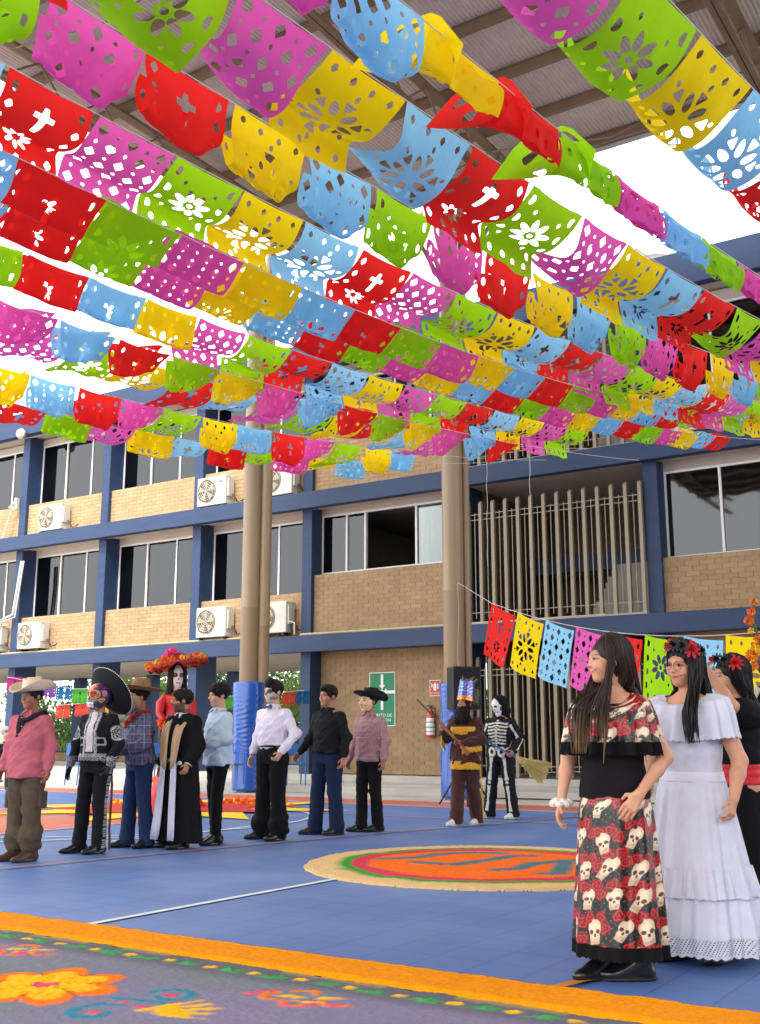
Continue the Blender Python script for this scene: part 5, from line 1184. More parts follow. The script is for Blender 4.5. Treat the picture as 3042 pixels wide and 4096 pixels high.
# ---- 8 checked mauve shirt black hat
p=Person('person','boy in mauve checked shirt, grinning mask and black cowboy hat before the green sign',gp(1478,3328),40,1.66,skin='brown',head=(10,0,0),group=GL,arms={'R':dict(e=(-.25,.04,1.10),w=(-.31,-.02,.86),curl=55),'L':dict(e=(.25,.02,1.10),w=(.255,-.03,.86),curl=50)},feet={'R':(-.06,-.08,-45),'L':(.09,.06,-25)})
p.body(); p.hair(); p.shirt(m_cvc,hem=.86,w=1.05,sl=1.06,colf=plaid((166,128,132),(150,112,120),(140,100,110),(188,156,156),150.),amp=.005); p.placket(mat('pearl_button',lin((220,190,180)),.3),.9,1.38,7,-.148); p.trousers(cloth('black_wool',(16,15,17)),w=1.05,cuffw=1.1); p.shoes(m_lea)
oldman_mask(p,(226,192,150))
p.hat(mblackf,brim=.195,crown=.1,ht=.115,curl=.09,front=1.15,tilt=-10,pos=(0,.025,.05))
# ---- 9 brown fringed costume
p=Person('person','figure in brown fringed costume with shiny feather crown carrying a toy rifle',gp(1868,3303),22,1.66,skin='brown',head=(10,-12,0),arms={'R':dict(e=(-.27,-.03,1.13),w=(-.235,-.23,1.22),d=(-.3,-.3,.9),n=(.5,.5,.0),curl=55),'L':dict(e=(.26,-.05,1.11),w=(.06,-.24,1.07),d=(-.9,-.2,.2),n=(0,-.6,-.6),curl=60)},feet={'R':(-.09,-.14,-18),'L':(.07,.2,0),'k':{'L':(0,-.03,0),'R':(0,.02,0)}},group='costumed pair by the right pole')
mbrown=cloth('brown_velour',(66,38,32),sheen=.15); p.body(); p.shirt(mbrown,hem=.80,w=1.14,sl=1.2,collar=False,name='tunic',amp=.006,neck=.085); p.trousers(mbrown,w=1.25,cuffw=1.15,amp=.006)
p.shoes(mat('white_shoe',lin((212,210,208)),.6))
mfr=mat('gold_fringe',lin((214,160,36)),.6,var=.15,scale=40)
def fringe(p,rows,name='fringe',n=110,ln=.09,r=.0042):
    q=MB()
    for fn in rows:
        for i in range(n):
            a=fn(i/(n-1)); x,y,z=a; q.tube([(x*p.k,y*p.k,z*p.k),((x+random.uniform(-.004,.004))*p.k,(y-.006)*p.k,(z-ln*.5)*p.k),((x+random.uniform(-.01,.01))*p.k,(y-.004)*p.k,(z-ln*random.uniform(.85,1.08))*p.k)],r*1.6*p.k,4,caps=False)
    return q.build(name,mfr,p.root)
def ring(rx,ry,z,a0=0,a1=2*PI): return lambda t:(rx*math.cos(a0+(a1-a0)*t),ry*math.sin(a0+(a1-a0)*t),z)
fringe(p,[ring(.2,.162,.83),ring(.196,.158,.835)],n=170,ln=.1); fringe(p,[ring(.198,.152,1.285,PI+.35,2*PI-.35),ring(.2,.155,1.275,PI+.4,2*PI-.4)],n=110,ln=.09); fringe(p,[ring(.2,.158,1.06,PI*1.5,2*PI-.1)],n=60,ln=.06)
jr=p.J['R']; jl=p.J['L']
fringe(p,[lambda t:tuple(jr['S']*(1-t)+jr['E']*t+np.array([-.06,0,-.02])) ,lambda t:tuple(jr['E']*(1-t)+jr['W']*t+np.array([-.02,0,-.05]))],n=50,ln=.11); fringe(p,[lambda t:tuple(jl['E']*(1-t)+jl['W']*t+np.array([0,-.02,-.05]))],n=50,ln=.09)
jp=p.J['L']; fringe(p,[lambda t:tuple(jp['Hp']*(1-t)*1.+jp['A']*t+np.array([.115-.02*t,-.0,0]))],n=70,ln=.05)
mcr=mat('foil_crown',(1,1,1),.22,var=.1,scale=60,metal=.75,vc=True)
q=MB(); n=40
V=[];Cc=[]
for i,z in enumerate(np.linspace(.035,.27,16)):
    for kk in range(n):
        a=2*PI*kk/n; r=.108-.012*(i/15); tp=(.03*abs(math.sin(a*4)) if i>12 else 0); V.append(tuple(p.H_((r*math.cos(a),r*1.12*math.sin(a)+.01,z+tp*(i-12)/3))*p.k))
        u=a*.09; base=lin((226,120,50)) if z<.085 else lin((60,110,190)) if math.sin(a*9)*math.sin(z*90)<.2 else lin((150,90,190))
        if math.hypot(math.sin(a*6),math.sin(z*70+a))<.55: base=lin((120,200,60)) if z>.085 else lin((40,160,150))
        if math.hypot(math.sin(a*5+1),math.sin(z*60))<.3: base=lin((240,200,60))
        Cc.append(base)
F=[(i*n+kk,i*n+(kk+1)%n,(i+1)*n+(kk+1)%n,(i+1)*n+kk) for i in range(15) for kk in range(n)]
o=link('foil_crown',mesh_np('foil_crown',V,F,cols=Cc),mcr,p.root); o.modifiers.new('t','SOLIDIFY').thickness=.003
pf=[];rr_=random.Random(4)
for i in range(46):
    a=rr_.uniform(0,6.28); x,y=.075*math.cos(a),.08*math.sin(a); pf.append([(x,y,.22),(x*1.2,y*1.2+.02,.30),(x*(1.2+.6*rr_.random()),y*1.3+.06,.31+rr_.random()*.07)])
for i in range(40): pf.append([(.08*rr_.uniform(-1,1),.09,.02+.2*rr_.random()),(.1,.13,.04+.2*rr_.random()),(.1+.03*rr_.random(),.15,.0+.2*rr_.random())])
p.tubes('feather',pf,[.004,.006,.0015],mat('grey_feather',lin((120,108,84)),.8,var=.3),head=True,n=4)
pf=[]
for i in range(150):
    a=rr_.uniform(-PI*1.02,.02); r=.076; x,y=r*math.cos(a),r*1.1*math.sin(a)+.005; l=rr_.uniform(.14,.23); pf.append([(x,y,.03),(x*1.12,y*1.15,-.05),(x*1.1+rr_.gauss(0,.012),y*1.2-.01,-.05-l*.5),(x*1.05+rr_.gauss(0,.02),y*1.15-.02,-.05-l)])
p.tubes('black_strands',pf,.006,m_hair,head=True,n=5)
rf=empty('toy_rifle',(0,0,0),0,'wooden toy rifle held diagonally by the brown costumed figure','toy rifle')
Rw=p.root.matrix_basis@Vector((-.25*p.k,-.27*p.k,1.33*p.k)); Lw=p.root.matrix_basis@Vector((.04*p.k,-.28*p.k,1.06*p.k)); dd=(Rw-Lw).normalized(); tip=Rw+dd*.46; but=Lw-dd*.16
MB().tube([tuple(tip),tuple(Rw-dd*.1)],.011,8).build('barrel',mat('gun_brown',lin((70,52,40)),.5),rf,smooth=True)
MB().tube([tuple(Rw+dd*.06),tuple(Lw+dd*.1)],.021,8).tube([tuple(Lw+dd*.1),tuple(Lw-dd*.04),tuple(but+Vector((0,0,-.03)))],[.02,.024,.042],8,flat=.6).build('stock',mat('gun_wood',lin((140,84,48)),.5,var=.2),rf,smooth=True)
# ---- 10 skeleton suit with broom
p=Person('person','figure in black skeleton suit with white skull mask holding a straw broom',gp(2010,3276),24,1.68,head=(22,16,-6),group='costumed pair by the right pole',arms={'L':dict(e=(.28,.05,1.12),w=(.27,-.14,.93),d=(-.3,-.6,-.4),n=(-.8,.3,0),curl=60),'R':dict(e=(-.28,.0,1.13),w=(-.16,-.2,1.12),d=(.2,-.8,-.1),n=(.2,.2,-.8),curl=60)},feet={'R':(-.19,-.02,-40),'L':(.16,.03,-12)})
p.body()
def bones(P):
    x,y,z=P[:,0],P[:,1],P[:,2]; ax=np.abs(x); c=np.tile(np.array([.012,.012,.016]),(len(P),1)); B=np.array(lin((206,206,194))); f=y<.02
    m_=(ax<.014)&(z>.95)&(z<1.38)&(np.sin(z*180)>-.7)&f
    for i in range(7):
        z0=1.34-i*.047; L_=.155-.004*i; m_|=f&(ax>.02)&(ax<L_)&(np.abs(z-(z0-.28*(ax-.02)+1.1*(ax-.02)**2))<.0115)
    pv=np.hypot((ax-.075)/.062,(z-.93)/.07); m_|=f&(pv<1)&(pv>.45)
    for sd in 'RL':
        j=p.J[sd]
        for a,b,w0 in ((j['Hp'],j['K'],.027),(j['K'],j['A'],.024),(j['S'],j['E'],.02),(j['E'],j['W'],.018)):
            ab=b-a; t=((P-a)@ab)/(ab@ab); d=np.abs(x-(a[0]+t*ab[0])) if abs(ab[2])>.2 else np.abs(z-(a[2]+t*ab[2])); wd=w0*(.6+.9*np.abs(t-.5)**1.5*2.2); m_|=(t>.1)&(t<.93)&(d<wd)&(y<(a[1]+t*ab[1]))
        m_|=(np.linalg.norm((P-j['K'])*np.array([1,.2,1]),axis=1)<.028)&(y<j['K'][1])
    c[m_]=B; return c
p.shirt(m_cvc,hem=.86,w=1.12,sl=1.12,colf=bones,collar=False,name='suit_top',neck=.08,amp=.005); p.trousers(m_cvc,w=1.22,cuffw=1.15,colf=bones,amp=.005); p.shoes(mat('white_shoe',lin((212,210,208)),.6))
G=SDF((-.15,-.2,-.22),(.15,.17,.18),.006); G.ell((0,.025,.03),(.1,.115,.108),None,.02); G.ell((0,.05,-.09),(.1,.09,.1),None,.04); G.ell((0,-.13,-.01),(.075,.06,.1),None,.01,'s'); G.noise(.003,waves(4,50,90,9)); p.fin(G,'hood',cloth('black_hood',(18,18,20)),headspace=True)
G=SDF((-.12,-.18,-.18),(.12,.05,.15),.005); G.ell((0,-.045,.0),(.076,.075,.11),None,.02); G.ell((0,-.07,-.105),(.035,.035,.04),None,.03); G.boxcut((-9,-.02,-9),(9,9,9),.01)
for sg in (-1,1): G.ell((sg*.033,-.125,.005),(.022,.02,.018),None,.008,'s')
def sk_(P):
    x,y,z=np.abs(P[:,0]),P[:,1],P[:,2]; c=np.tile(np.array(lin((224,222,222))),(len(P),1)); k_=(.02,.02,.03); c[((x-.033)/.022)**2+((z-.005)/.017)**2<1]=k_; c[((x-.007)/.006)**2+((z+.038)/.014)**2<1]=k_; c[(x<.03)&(np.abs(z+.075)<.011)&(np.sin(P[:,0]*320)>-.3)]=k_; c[np.abs(x-.055-.3*(z+.09))<.004]=k_ ; return c
p.fin(G,'skull_mask',m_skin,sk_,headspace=True)
bm_=empty('broom',(0,0,0),0,'straw broom with blue handle held across the body of the skeleton figure','broom')
a=p.root.matrix_basis@Vector((-.20*p.k,-.26*p.k,1.13*p.k)); b=p.root.matrix_basis@Vector((.27*p.k,-.2*p.k,.88*p.k)); d=(b-a).normalized(); a2=a-d*.12; b2=b+d*.06
MB().tube([tuple(a2),tuple(b2)],.012,8).build('broom_handle',mat('blue_handle',lin((40,110,170)),.4),bm_,smooth=True)
q=MB(); e=b2; sd_=d.cross(Vector((0,0,1))).normalized(); upv=sd_.cross(d).normalized()
rr_=random.Random(8)
for i in range(260):
    u=rr_.uniform(-1,1); v=rr_.uniform(-1,1); q.tube([tuple(e+sd_*.012*v+upv*.02*u),tuple(e+d*.14+sd_*.02*v+upv*.06*u),tuple(e+d*rr_.uniform(.42,.5)+sd_*.04*v+upv*.17*u)],.0022,3,caps=False)
q.build('bristles',mat('broom_straw',lin((206,184,118)),.8,var=.2),bm_)
for t,col in ((.1,(170,60,50)),(.13,(220,210,190)),(.16,(60,90,150))): MB().tube([tuple(e+d*t-upv*(.02+t*.3)),tuple(e+d*t+upv*(.02+t*.3))],.014,6,flat=1.).build('stitching',mat('thread_%d'%col[0],lin(col),.7),bm_)
# ================= the three girls at the right =================
def rose(q,c,nrm,r,col,rnd,layers=4):
    nrm=Vector(nrm).normalized(); a=nrm.orthogonal().normalized(); b=nrm.cross(a)
    for L_ in range(layers):
        n=3+L_*2; rr=r*(.25+.75*(L_+1)/layers); op=.25+.75*(L_/(layers-1))
        for k in range(n):
            ph=2*PI*k/n+L_*.7+rnd.uniform(-.15,.15); w_=2.6*rr/n*1.25; hx=rr*rnd.uniform(.9,1.08)
            rows=[]
            for i,t in enumerate((0,.35,.7,1.)):
                out=hx*(t**.8)*op+r*.06; up=r*.55*(1-op*.75)*t+ (.10*r if i==3 else 0)*(-1 if L_>1 else 1)
                ww=w_*(.35,.85,1.,.62)[i]
                for s_ in (-.5,-.17,.17,.5):
                    an=ph+s_*ww/max(out,.25*r); rows.append(Vector(c)+(a*math.cos(an)+b*math.sin(an))*out*(1-.06*abs(s_))+nrm*(up+abs(s_)*.12*r*math.sin(an*3)))
            q.add([tuple(v) for v in rows],[(i*4+j,i*4+j+1,i*4+5+j,i*4+4+j) for i in range(3) for j in range(3)],col)
m_rose=mat('red_petals',lin((196,28,36)),.6,var=.15,scale=30,trans=.2); m_rosek=mat('black_petals',lin((22,20,22)),.6,var=.2,scale=30)
def long_hair(p,zend=1.05,n=230,cols=((26,18,14),(26,18,14)),locks=(),tors=(.215,.165),front=(55,.35),seed=3,part=.01,gap=58,name='long_hair'):
    rnd=random.Random(seed); q=MB(); k=p.k
    C0=np.array([0,.018,.035]); RX,RY,RZ=.086,.103,.095
    for i in range(n):
        sg=-1 if i%2 else 1; fi=R(gap+ (180-gap)*rnd.random()**.9)
        lay=rnd.uniform(0,.012); P=[]
        for th in (4,22,42,62,82,100):
            t=R(th); f2=fi*min(1,.55+th/100) if th<60 else fi
            P.append(p.H_(C0+np.array([sg*math.sin(t)*math.sin(f2)*(RX+lay)+part*(1-th/100),-math.sin(t)*math.cos(f2)*(RY+lay),math.cos(t)*(RZ+lay)])))
        L0=P[-1].copy(); ze=zend+rnd.uniform(-.04,.04)+.2*rnd.random()**2; z=L0[2]; x,y=L0[0],L0[1]; ox,oy=rnd.gauss(0,.012),rnd.gauss(0,.008)
        ph=rnd.uniform(0,6)
        tg=None if y>.03 else (x*1.1,.13)
        for (lsg,fmax,frac,tx,ty) in locks:
            if sg==lsg and fi<R(fmax) and rnd.random()<frac: tg=(tx+rnd.gauss(0,.022),ty+rnd.gauss(0,.008)); break
        while z>ze:
            z-=.055; t=min(1,(L0[2]-z)/.25)
            if tg is not None:
                e=min(1,(L0[2]-z)/.3); e=e*e*(3-2*e); P.append(np.array([x*(1-e)+tg[0]*e+.008*math.sin(z*16+ph),y*(1-e)+tg[1]*e+.006*math.cos(z*13+ph),z])); continue
            xx,yy=x*(1-.12*t)+ox*t,y*(1-.12*t)+oy*t
            if z<1.46:
                u=min(1,(1.46-z)/.1); rx=.07+(tors[0]-.07)*u; ry=.07+(tors[1]-.07)*u
                d=math.hypot(xx/rx,yy/ry)
                if d<1.08: s_=1.08/max(d,.05); xx*=s_**.55; yy*=s_
            P.append(np.array([xx+.008*math.sin(z*16+ph),yy+.006*math.cos(z*13+ph),z]))
        r=[.0055*k]*len(P); r[0]=.006*k; r[-1]=.0015; r[-2]=.004*k
        q.tube([tuple(a*k) for a in P],r,5,caps=False)
    A,B=[np.array(lin(c)) for c in cols]
    q.C=[tuple((A+(B-A)*min(1,max(0,(1.33-v[2]/k)/.25))**1.2)*rndv) for v,rndv in zip(q.V,np.repeat([rnd.uniform(.75,1.3) for _ in range(len(q.V)//5+1)],5)[:len(q.V)])]
    o=q.build(name,m_hairvc,p.root,smooth=True,vc=True)
    G=SDF((-.15,-.17,-.26),(.15,.17,.17),.006/k); G.ell((0,.02,.035),(.083,.1,.093),None,.02); G.ell((0,.055,-.05),(.066,.045,.09),None,.03); G.ell((0,-.115,-.03),(.07,.085,.1),None,.012,'s'); G.noise(.002,waves(5,120,220,3,.2))
    p.fin(G,'hair_underlayer',m_hairvc,lambda P:np.tile(A,(len(P),1)),headspace=True); return o
def ring_mesh(p,name,prof,m,nu=260,nv=90,colf=None,fold=None,zig=None,thick=0,a0=0,a1=2*PI):
    """prof rows (v,z,cx,cy,rx,ry)"""
    P=np.array(prof,float); v=np.linspace(0,1,nv); a=np.linspace(a0,a1,nu,endpoint=(a1-a0)<6.28); A_,V_=np.meshgrid(a,v)
    z=np.interp(V_,P[:,0],P[:,1]); cx=np.interp(V_,P[:,0],P[:,2]); cy=np.interp(V_,P[:,0],P[:,3]); rx=np.interp(V_,P[:,0],P[:,4]); ry=np.interp(V_,P[:,0],P[:,5])
    f=fold(A_,V_) if fold is not None else 0
    X=cx+(rx+f)*np.cos(A_); Y=cy+(ry+f)*np.sin(A_); Z=z+(zig(A_,V_) if zig is not None else 0)
    V3=np.stack([X,Y,Z],-1).reshape(-1,3); full=(a1-a0)>6.28; n=nu
    i=np.arange(nv-1)[:,None]*n; j=np.arange(n if full else n-1)[None]; j2=(j+1)%n
    Q=np.stack([i+j,i+n+j,i+n+j2,i+j2],-1).reshape(-1,4)
    U=(A_*.5*(rx+ry)).reshape(-1)
    cols=colf(U,V_.reshape(-1),V3) if colf is not None else None
    o=link(name,mesh_np(name,V3*p.k,Q,smooth=True,cols=cols),m,p.root)
    if thick: md=o.modifiers.new('t','SOLIDIFY'); md.thickness=thick; md.offset=0
    return o
def floral(U,Z,seed=0):
    """printed skulls and red roses on black"""
    U=U+.013*np.sin(Z*13); c=np.tile(np.array(lin((20,16,18))),(len(U),1)); 
    def put(mk,col,t=1.): c[mk]=c[mk]*(1-t)+np.array(lin(col))*t
    r=np.random.default_rng(seed)
    g=np.abs(np.sin(U*97+Z*31)*np.sin(Z*83-U*41)); put(g>.86,(52,60,30),.8); put(np.abs(np.sin(U*60-Z*110)*np.sin(U*120+Z*50))>.97,(190,180,90),.7)
    du,dz=.138,.142
    cells=[(k*du+(row%2)*du*.5+r.uniform(-.018,.018),row*dz+.03+r.uniform(-.02,.02)) for row in range(-1,9) for k in range(-1,11)]
    for cu,cz in cells:
        for (ru,rz,rad) in ((cu+.026,cz-.064,.034),(cu-.036,cz-.056,.029),(cu+.064,cz-.026,.031)):
            ru+=r.uniform(-.01,.01); rz+=r.uniform(-.01,.01)
            d=np.hypot(U-ru,Z-rz); an=np.arctan2(Z-rz,U-ru)+r.uniform(0,6); m_=d<rad*(1+.13*np.sin(an*5)); t=.5+.5*np.sin(d*330+1.6*np.sin(an*3)+1.)
            put(m_,(160,14,17)); put(m_&(t<.3),(92,7,10)); put(m_&(t>.88),(204,36,30))
    for q_,(cu,cz) in enumerate(cells):
        sz=r.uniform(.85,1.15); tl=.45*math.sin(q_*2.3); x=(U-cu)*math.cos(tl)+(Z-cz)*math.sin(tl); y=-(U-cu)*math.sin(tl)+(Z-cz)*math.cos(tl); x=x/sz; y=y/sz
        sk=np.hypot(x/.036,(y+.014)/.036)<1; jaw=(np.abs(x)<.025-.12*np.clip(y-.03,0,1))&(y>-.01)&(y<.058); s_=(sk|jaw)&~(np.hypot(x+.02,y+.05)<.016)
        sh=np.clip((np.hypot(x/.036,(y+.005)/.045)-.5)*1.3,0,1); put(s_,(228,210,178)); c[s_]=c[s_]*(1-.5*sh[s_])[:,None]+np.array(lin((146,102,72)))[None]*(.5*sh[s_])[:,None]
        for sx in (-1,1): put(s_&(np.hypot((x-sx*.0155)/.0105,(y-.004)/.0095)<1),(92,52,38))
        put(s_&(np.abs(x)<.005)&(y>.012)&(y<.026),(76,40,30)); put(s_&(np.abs(x)<.018)&(np.abs(y-.041)<.007)&(np.abs(np.sin(x*560))<.3),(130,94,70))
    return c
mlace_k=cloth('black_lace',(14,13,14)); mlace_w=mat('white_lace',lin((226,226,234)),.8,var=.06,scale=30,trans=.25)
GG='girls in dresses at the right'
# girl 1
g1=Person('person','long haired girl in skull and rose print blouse and skirt, nearest the camera',gp(2492,3925),14,1.595,h=.0052,skin='warm',head=(56,2,-3),paint='smile',female=True,group=GG,hipw=1.05,sh=.97,hd=1.03,arms={'R':dict(e=(-.245,.02,1.09),w=(-.275,-.04,.865),curl=28,n=(1,.1,0)),'L':dict(e=(.265,.03,1.09),w=(.165,-.155,.915),d=(-.55,-.18,-.8),n=(-.15,.9,.0),curl=14,th=(-.6,-.2,.6))},feet={'R':(-.09,.0,-35),'L':(.07,.03,-62)})
g1.body(neckr=.047,arm_r=1.03)
long_hair(g1,1.15,520,((42,28,20),(124,92,60)),seed=3,gap=60,part=.006,locks=((-1,180,.32,-.125,-.17),(1,84,.55,-.0,-.195)))
G=g1.grid(lo=(-.3,-.25,.86),hi=(.3,.25,1.42),h=.006); G.loft([(.885,0,.005,.182,.142),(.93,0,.004,.178,.138),(1.0,0,0,.166,.126),(1.08,0,0,.156,.118),(1.16,0,-.008,.158,.128),(1.24,0,-.018,.162,.134),(1.32,0,-.006,.155,.115),(1.36,0,0,.13,.09)],.02)
for sg in (-1,1): G.ell((sg*.062,-.085,1.235),(.062,.05,.058),None,.03)
G.noise(.0022,waves(6,30,70,2)); g1.fin(G,'bodice',cloth('black_knit',(20,18,19),bscale=500))
def fl_u(U,V_,P): return floral(U,(1.5-P[:,2])*1.,1)
nr=lambda A_,V_:(.006+.018*V_)*np.sin(A_*17+1.2*np.sin(A_*3))*V_
ring_mesh(g1,'ruffle',[(0,1.418,0,.0,.112,.088),(.2,1.408,0,0,.155,.108),(.38,1.375,0,-.006,.204,.138),(.6,1.29,0,-.012,.232,.158),(1,1.165,0,-.012,.244,.168)],m_satin,320,64,colf=fl_u,fold=nr,zig=lambda A_,V_:-.085*np.maximum(0,-np.sin(A_))**1.5*(1-V_)**1.3-.03*np.maximum(0,np.sin(A_))*(1-V_),thick=.003)
ring_mesh(g1,'lace_edge',[(0,1.17,0,-.012,.243,.167),(1,1.105,0,-.01,.25,.174)],mlace_k,360,14,fold=lambda A_,V_:(.024+.006*V_)*np.sin(A_*17+1.2*np.sin(A_*3)),zig=lambda A_,V_:-.007*np.abs(np.sin(A_*34))*V_,thick=.002)
sk_f=lambda A_,V_:(V_**.8)*(.013*np.sin(A_*8+1.0+1.5*np.sin(A_*2))+.006*np.sin(A_*19+V_*3))
ring_mesh(g1,'skirt',[(0,.955,0,.0,.152,.113),(.06,.92,0,.002,.168,.128),(.2,.82,0,.005,.188,.15),(.6,.47,0,.005,.212,.18),(1,.185,0,.0,.23,.2)],m_satin,420,250,colf=lambda U,V_,P:floral(U,(1.-P[:,2]),2),fold=sk_f,thick=.003)
ring_mesh(g1,'lace_hem',[(0,.19,0,.0,.23,.2),(1,.125,0,0,.234,.204)],mlace_k,420,14,fold=lambda A_,V_:.013*np.sin(A_*8+1.0+1.5*np.sin(A_*2))+.006*np.sin(A_*19+3),zig=lambda A_,V_:-.008*np.abs(np.sin(A_*26))*V_,thick=.002)
g1.shoes(mat('boot_leather',lin((22,21,22)),.28,var=.08,spec=.6,coat=.3),boot=.1,sole=mat('boot_sole',lin((28,28,28)),.6))
jw=g1.J['R']['W']; q=MB(); k=g1.k
q.tube([tuple((jw+np.array([(.036+.008*math.sin(a*7))*math.cos(a),(.036+.008*math.sin(a*7))*math.sin(a),-.012+.006*math.sin(a*5)]))*k) for a in np.linspace(0,2*PI,60)],[.019*k*(1+.2*math.sin(i*1.3)) for i in range(60)],9,caps=False); q.build('scrunchie',cloth('cream_scrunchie',(226,218,206)),g1.root,smooth=True)
# girl 2
g2=Person('person','girl in white lace dress with glasses and crown of red and black roses',gp(2810,3850),24,1.60,h=.0055,skin='warm',head=(14,6,6),paint='smile',female=True,group=GG,hipw=1.1,sh=1.0,arms={'L':dict(e=(.27,.03,1.06),w=(.262,-.07,.86),curl=45),'R':dict(e=(-.25,.03,1.08),w=(-.25,-.06,.86),curl=30)},feet={'R':(-.1,-.02,-30),'L':(.1,.05,-10)},hd=1.03)
g2.body(neckr=.048,arm_r=1.18)
long_hair(g2,1.2,460,((16,11,10),(30,19,17)),seed=6,gap=48,part=-.012,tors=(.235,.175),locks=((1,110,.85,.10,-.20),))
mwh=mat('white_organza',lin((222,222,234)),.7,var=.05,scale=12,trans=.15,bump=.2,bscale=200); mwsat=mat('white_satin',lin((216,214,226)),.42,var=.04)
G=g2.grid(lo=(-.3,-.25,.9),hi=(.3,.25,1.42),h=.006); G.loft([(.90,0,.005,.186,.15),(1.0,0,0,.166,.132),(1.05,0,-.004,.17,.138),(1.16,0,-.014,.178,.15),(1.25,0,-.018,.175,.148),(1.32,0,-.006,.162,.125),(1.36,0,0,.14,.1)],.02)
G.noise(.003,waves(6,30,70,4)); g2.fin(G,'bodice',mwh)
ring_mesh(g2,'ruffle',[(0,1.425,0,.0,.122,.094),(.2,1.422,0,0,.172,.118),(.38,1.395,0,-.006,.23,.15),(.6,1.31,0,-.012,.258,.17),(.86,1.2,0,-.012,.27,.176),(1,1.17,0,-.012,.276,.18)],mwh,320,60,fold=lambda A_,V_:(.005+.018*V_)*np.sin(A_*15+np.sin(A_*4)),zig=lambda A_,V_:-.008*np.abs(np.sin(A_*30))*(V_>.97)+.02*np.cos(A_)**2*V_-.075*np.maximum(0,-np.sin(A_))**1.5*(1-V_)**1.3,thick=.002)
ring_mesh(g2,'sash',[(0,1.0,0,0,.176,.142),(1,.945,0,.003,.182,.147)],mwsat,90,8,thick=.004)
# ribbon bow at the side
q=MB()
for a,b in (((.165,-.02,.97),(.175,-.05,.86)),((.165,-.01,.97),(.185,.0,.74)),):
    A3,B3=np.array(a),np.array(b); w_=np.array([0,.02,0]); q.add([tuple(x*g2.k) for x in (A3-w_,A3+w_,B3+w_+np.array([.01,0,0]),B3-w_)],[(0,1,2,3)])
q.build('ribbon',mwsat,g2.root)
skf=lambda A_,V_:(V_**.8)*(.022*np.sin(A_*11+1.5*np.sin(A_*3))+.010*np.sin(A_*27+V_*4))
ring_mesh(g2,'skirt',[(0,.965,0,.003,.174,.14),(.1,.9,0,.005,.198,.168),(.5,.55,0,.01,.262,.24),(1,.16,0,.02,.335,.32)],mwh,420,120,fold=skf,thick=.002)
ring_mesh(g2,'skirt_tier',[(0,.5,0,.012,.275,.255),(1,.36,0,.016,.315,.298)],mwh,420,24,fold=lambda A_,V_:.02*np.sin(A_*11+1.5*np.sin(A_*3))+.012*np.sin(A_*31),zig=lambda A_,V_:-.008*np.abs(np.sin(A_*28))*V_,thick=.002)
def lace(p,name,z0,z1,rx,ry,cy,f,n=360,rows=9,m=mlace_w):
    """openwork lace: a band with rows of small real holes"""
    nv=rows*2+1; A_=np.linspace(0,2*PI,n,endpoint=False); V=[];F=[]
    for i in range(nv):
        t=i/(nv-1)
        for kk,a in enumerate(A_):
            r=f(a); z=z0+(z1-z0)*t-(.010*abs(math.sin(a*24)) if i==nv-1 else 0); V.append(((rx+r)*math.cos(a)*p.k,(cy+(ry+r)*math.sin(a))*p.k,z*p.k))
    for i in range(nv-1):
        for kk in range(n):
            if i%2==1 and (kk+i//2)%3==0 and i<nv-2: continue
            F.append((i*n+kk,(i+1)*n+kk,(i+1)*n+(kk+1)%n,i*n+(kk+1)%n))
    o=link(name,mesh_np(name,V,F),m,p.root); return o
lace(g2,'lace_hem',.17,.075,.336,.322,.02,lambda a:.022*math.sin(a*11+1.5*math.sin(a*3))+.010*math.sin(a*27+4))
g2.shoes(m_lea)
# glasses
q=MB()
for sg in (-1,1):
    q.tube([tuple(g2.H_((sg*.032+.026*math.cos(a),-.112+.010*abs(math.cos(a)),.004+.022*math.sin(a)))*g2.k) for a in np.linspace(0,2*PI,24)],.0016,5,caps=False)
    q.tube([tuple(g2.H_(v)*g2.k) for v in ((sg*.058,-.105,.01),(sg*.078,-.06,.01),(sg*.082,.0,.005))],.0014,4)
q.tube([tuple(g2.H_(v)*g2.k) for v in ((-.007,-.112,.008),(0,-.115,.011),(.007,-.112,.008))],.0015,4)
q.build('glasses_frame',mat('rose_frame',lin((120,60,58)),.3),g2.root,smooth=True)
def crown(p,spots,seed=4):
    rnd=random.Random(seed)
    for i,(a,z,r,kd) in enumerate(spots):
        an=R(a); c=p.H_((.092*math.sin(an),-.105*math.cos(an)+.015,z))*p.k; nn=p.HR@np.array([math.sin(an),-math.cos(an),.45]); q=MB(); rose(q,tuple(c),tuple(nn),r,None,rnd)
        o=q.build('rose' ,m_rosek if kd=='k' else m_rose,p.root,smooth=True)
        if kd=='k': o['label']='black rose'
        else: o['label']='red rose'
crown(g2,[(-58,.09,.036,'k'),(-28,.11,.042,'r'),(2,.12,.042,'k'),(30,.115,.04,'k'),(60,.095,.05,'r'),(100,.085,.04,'k')])
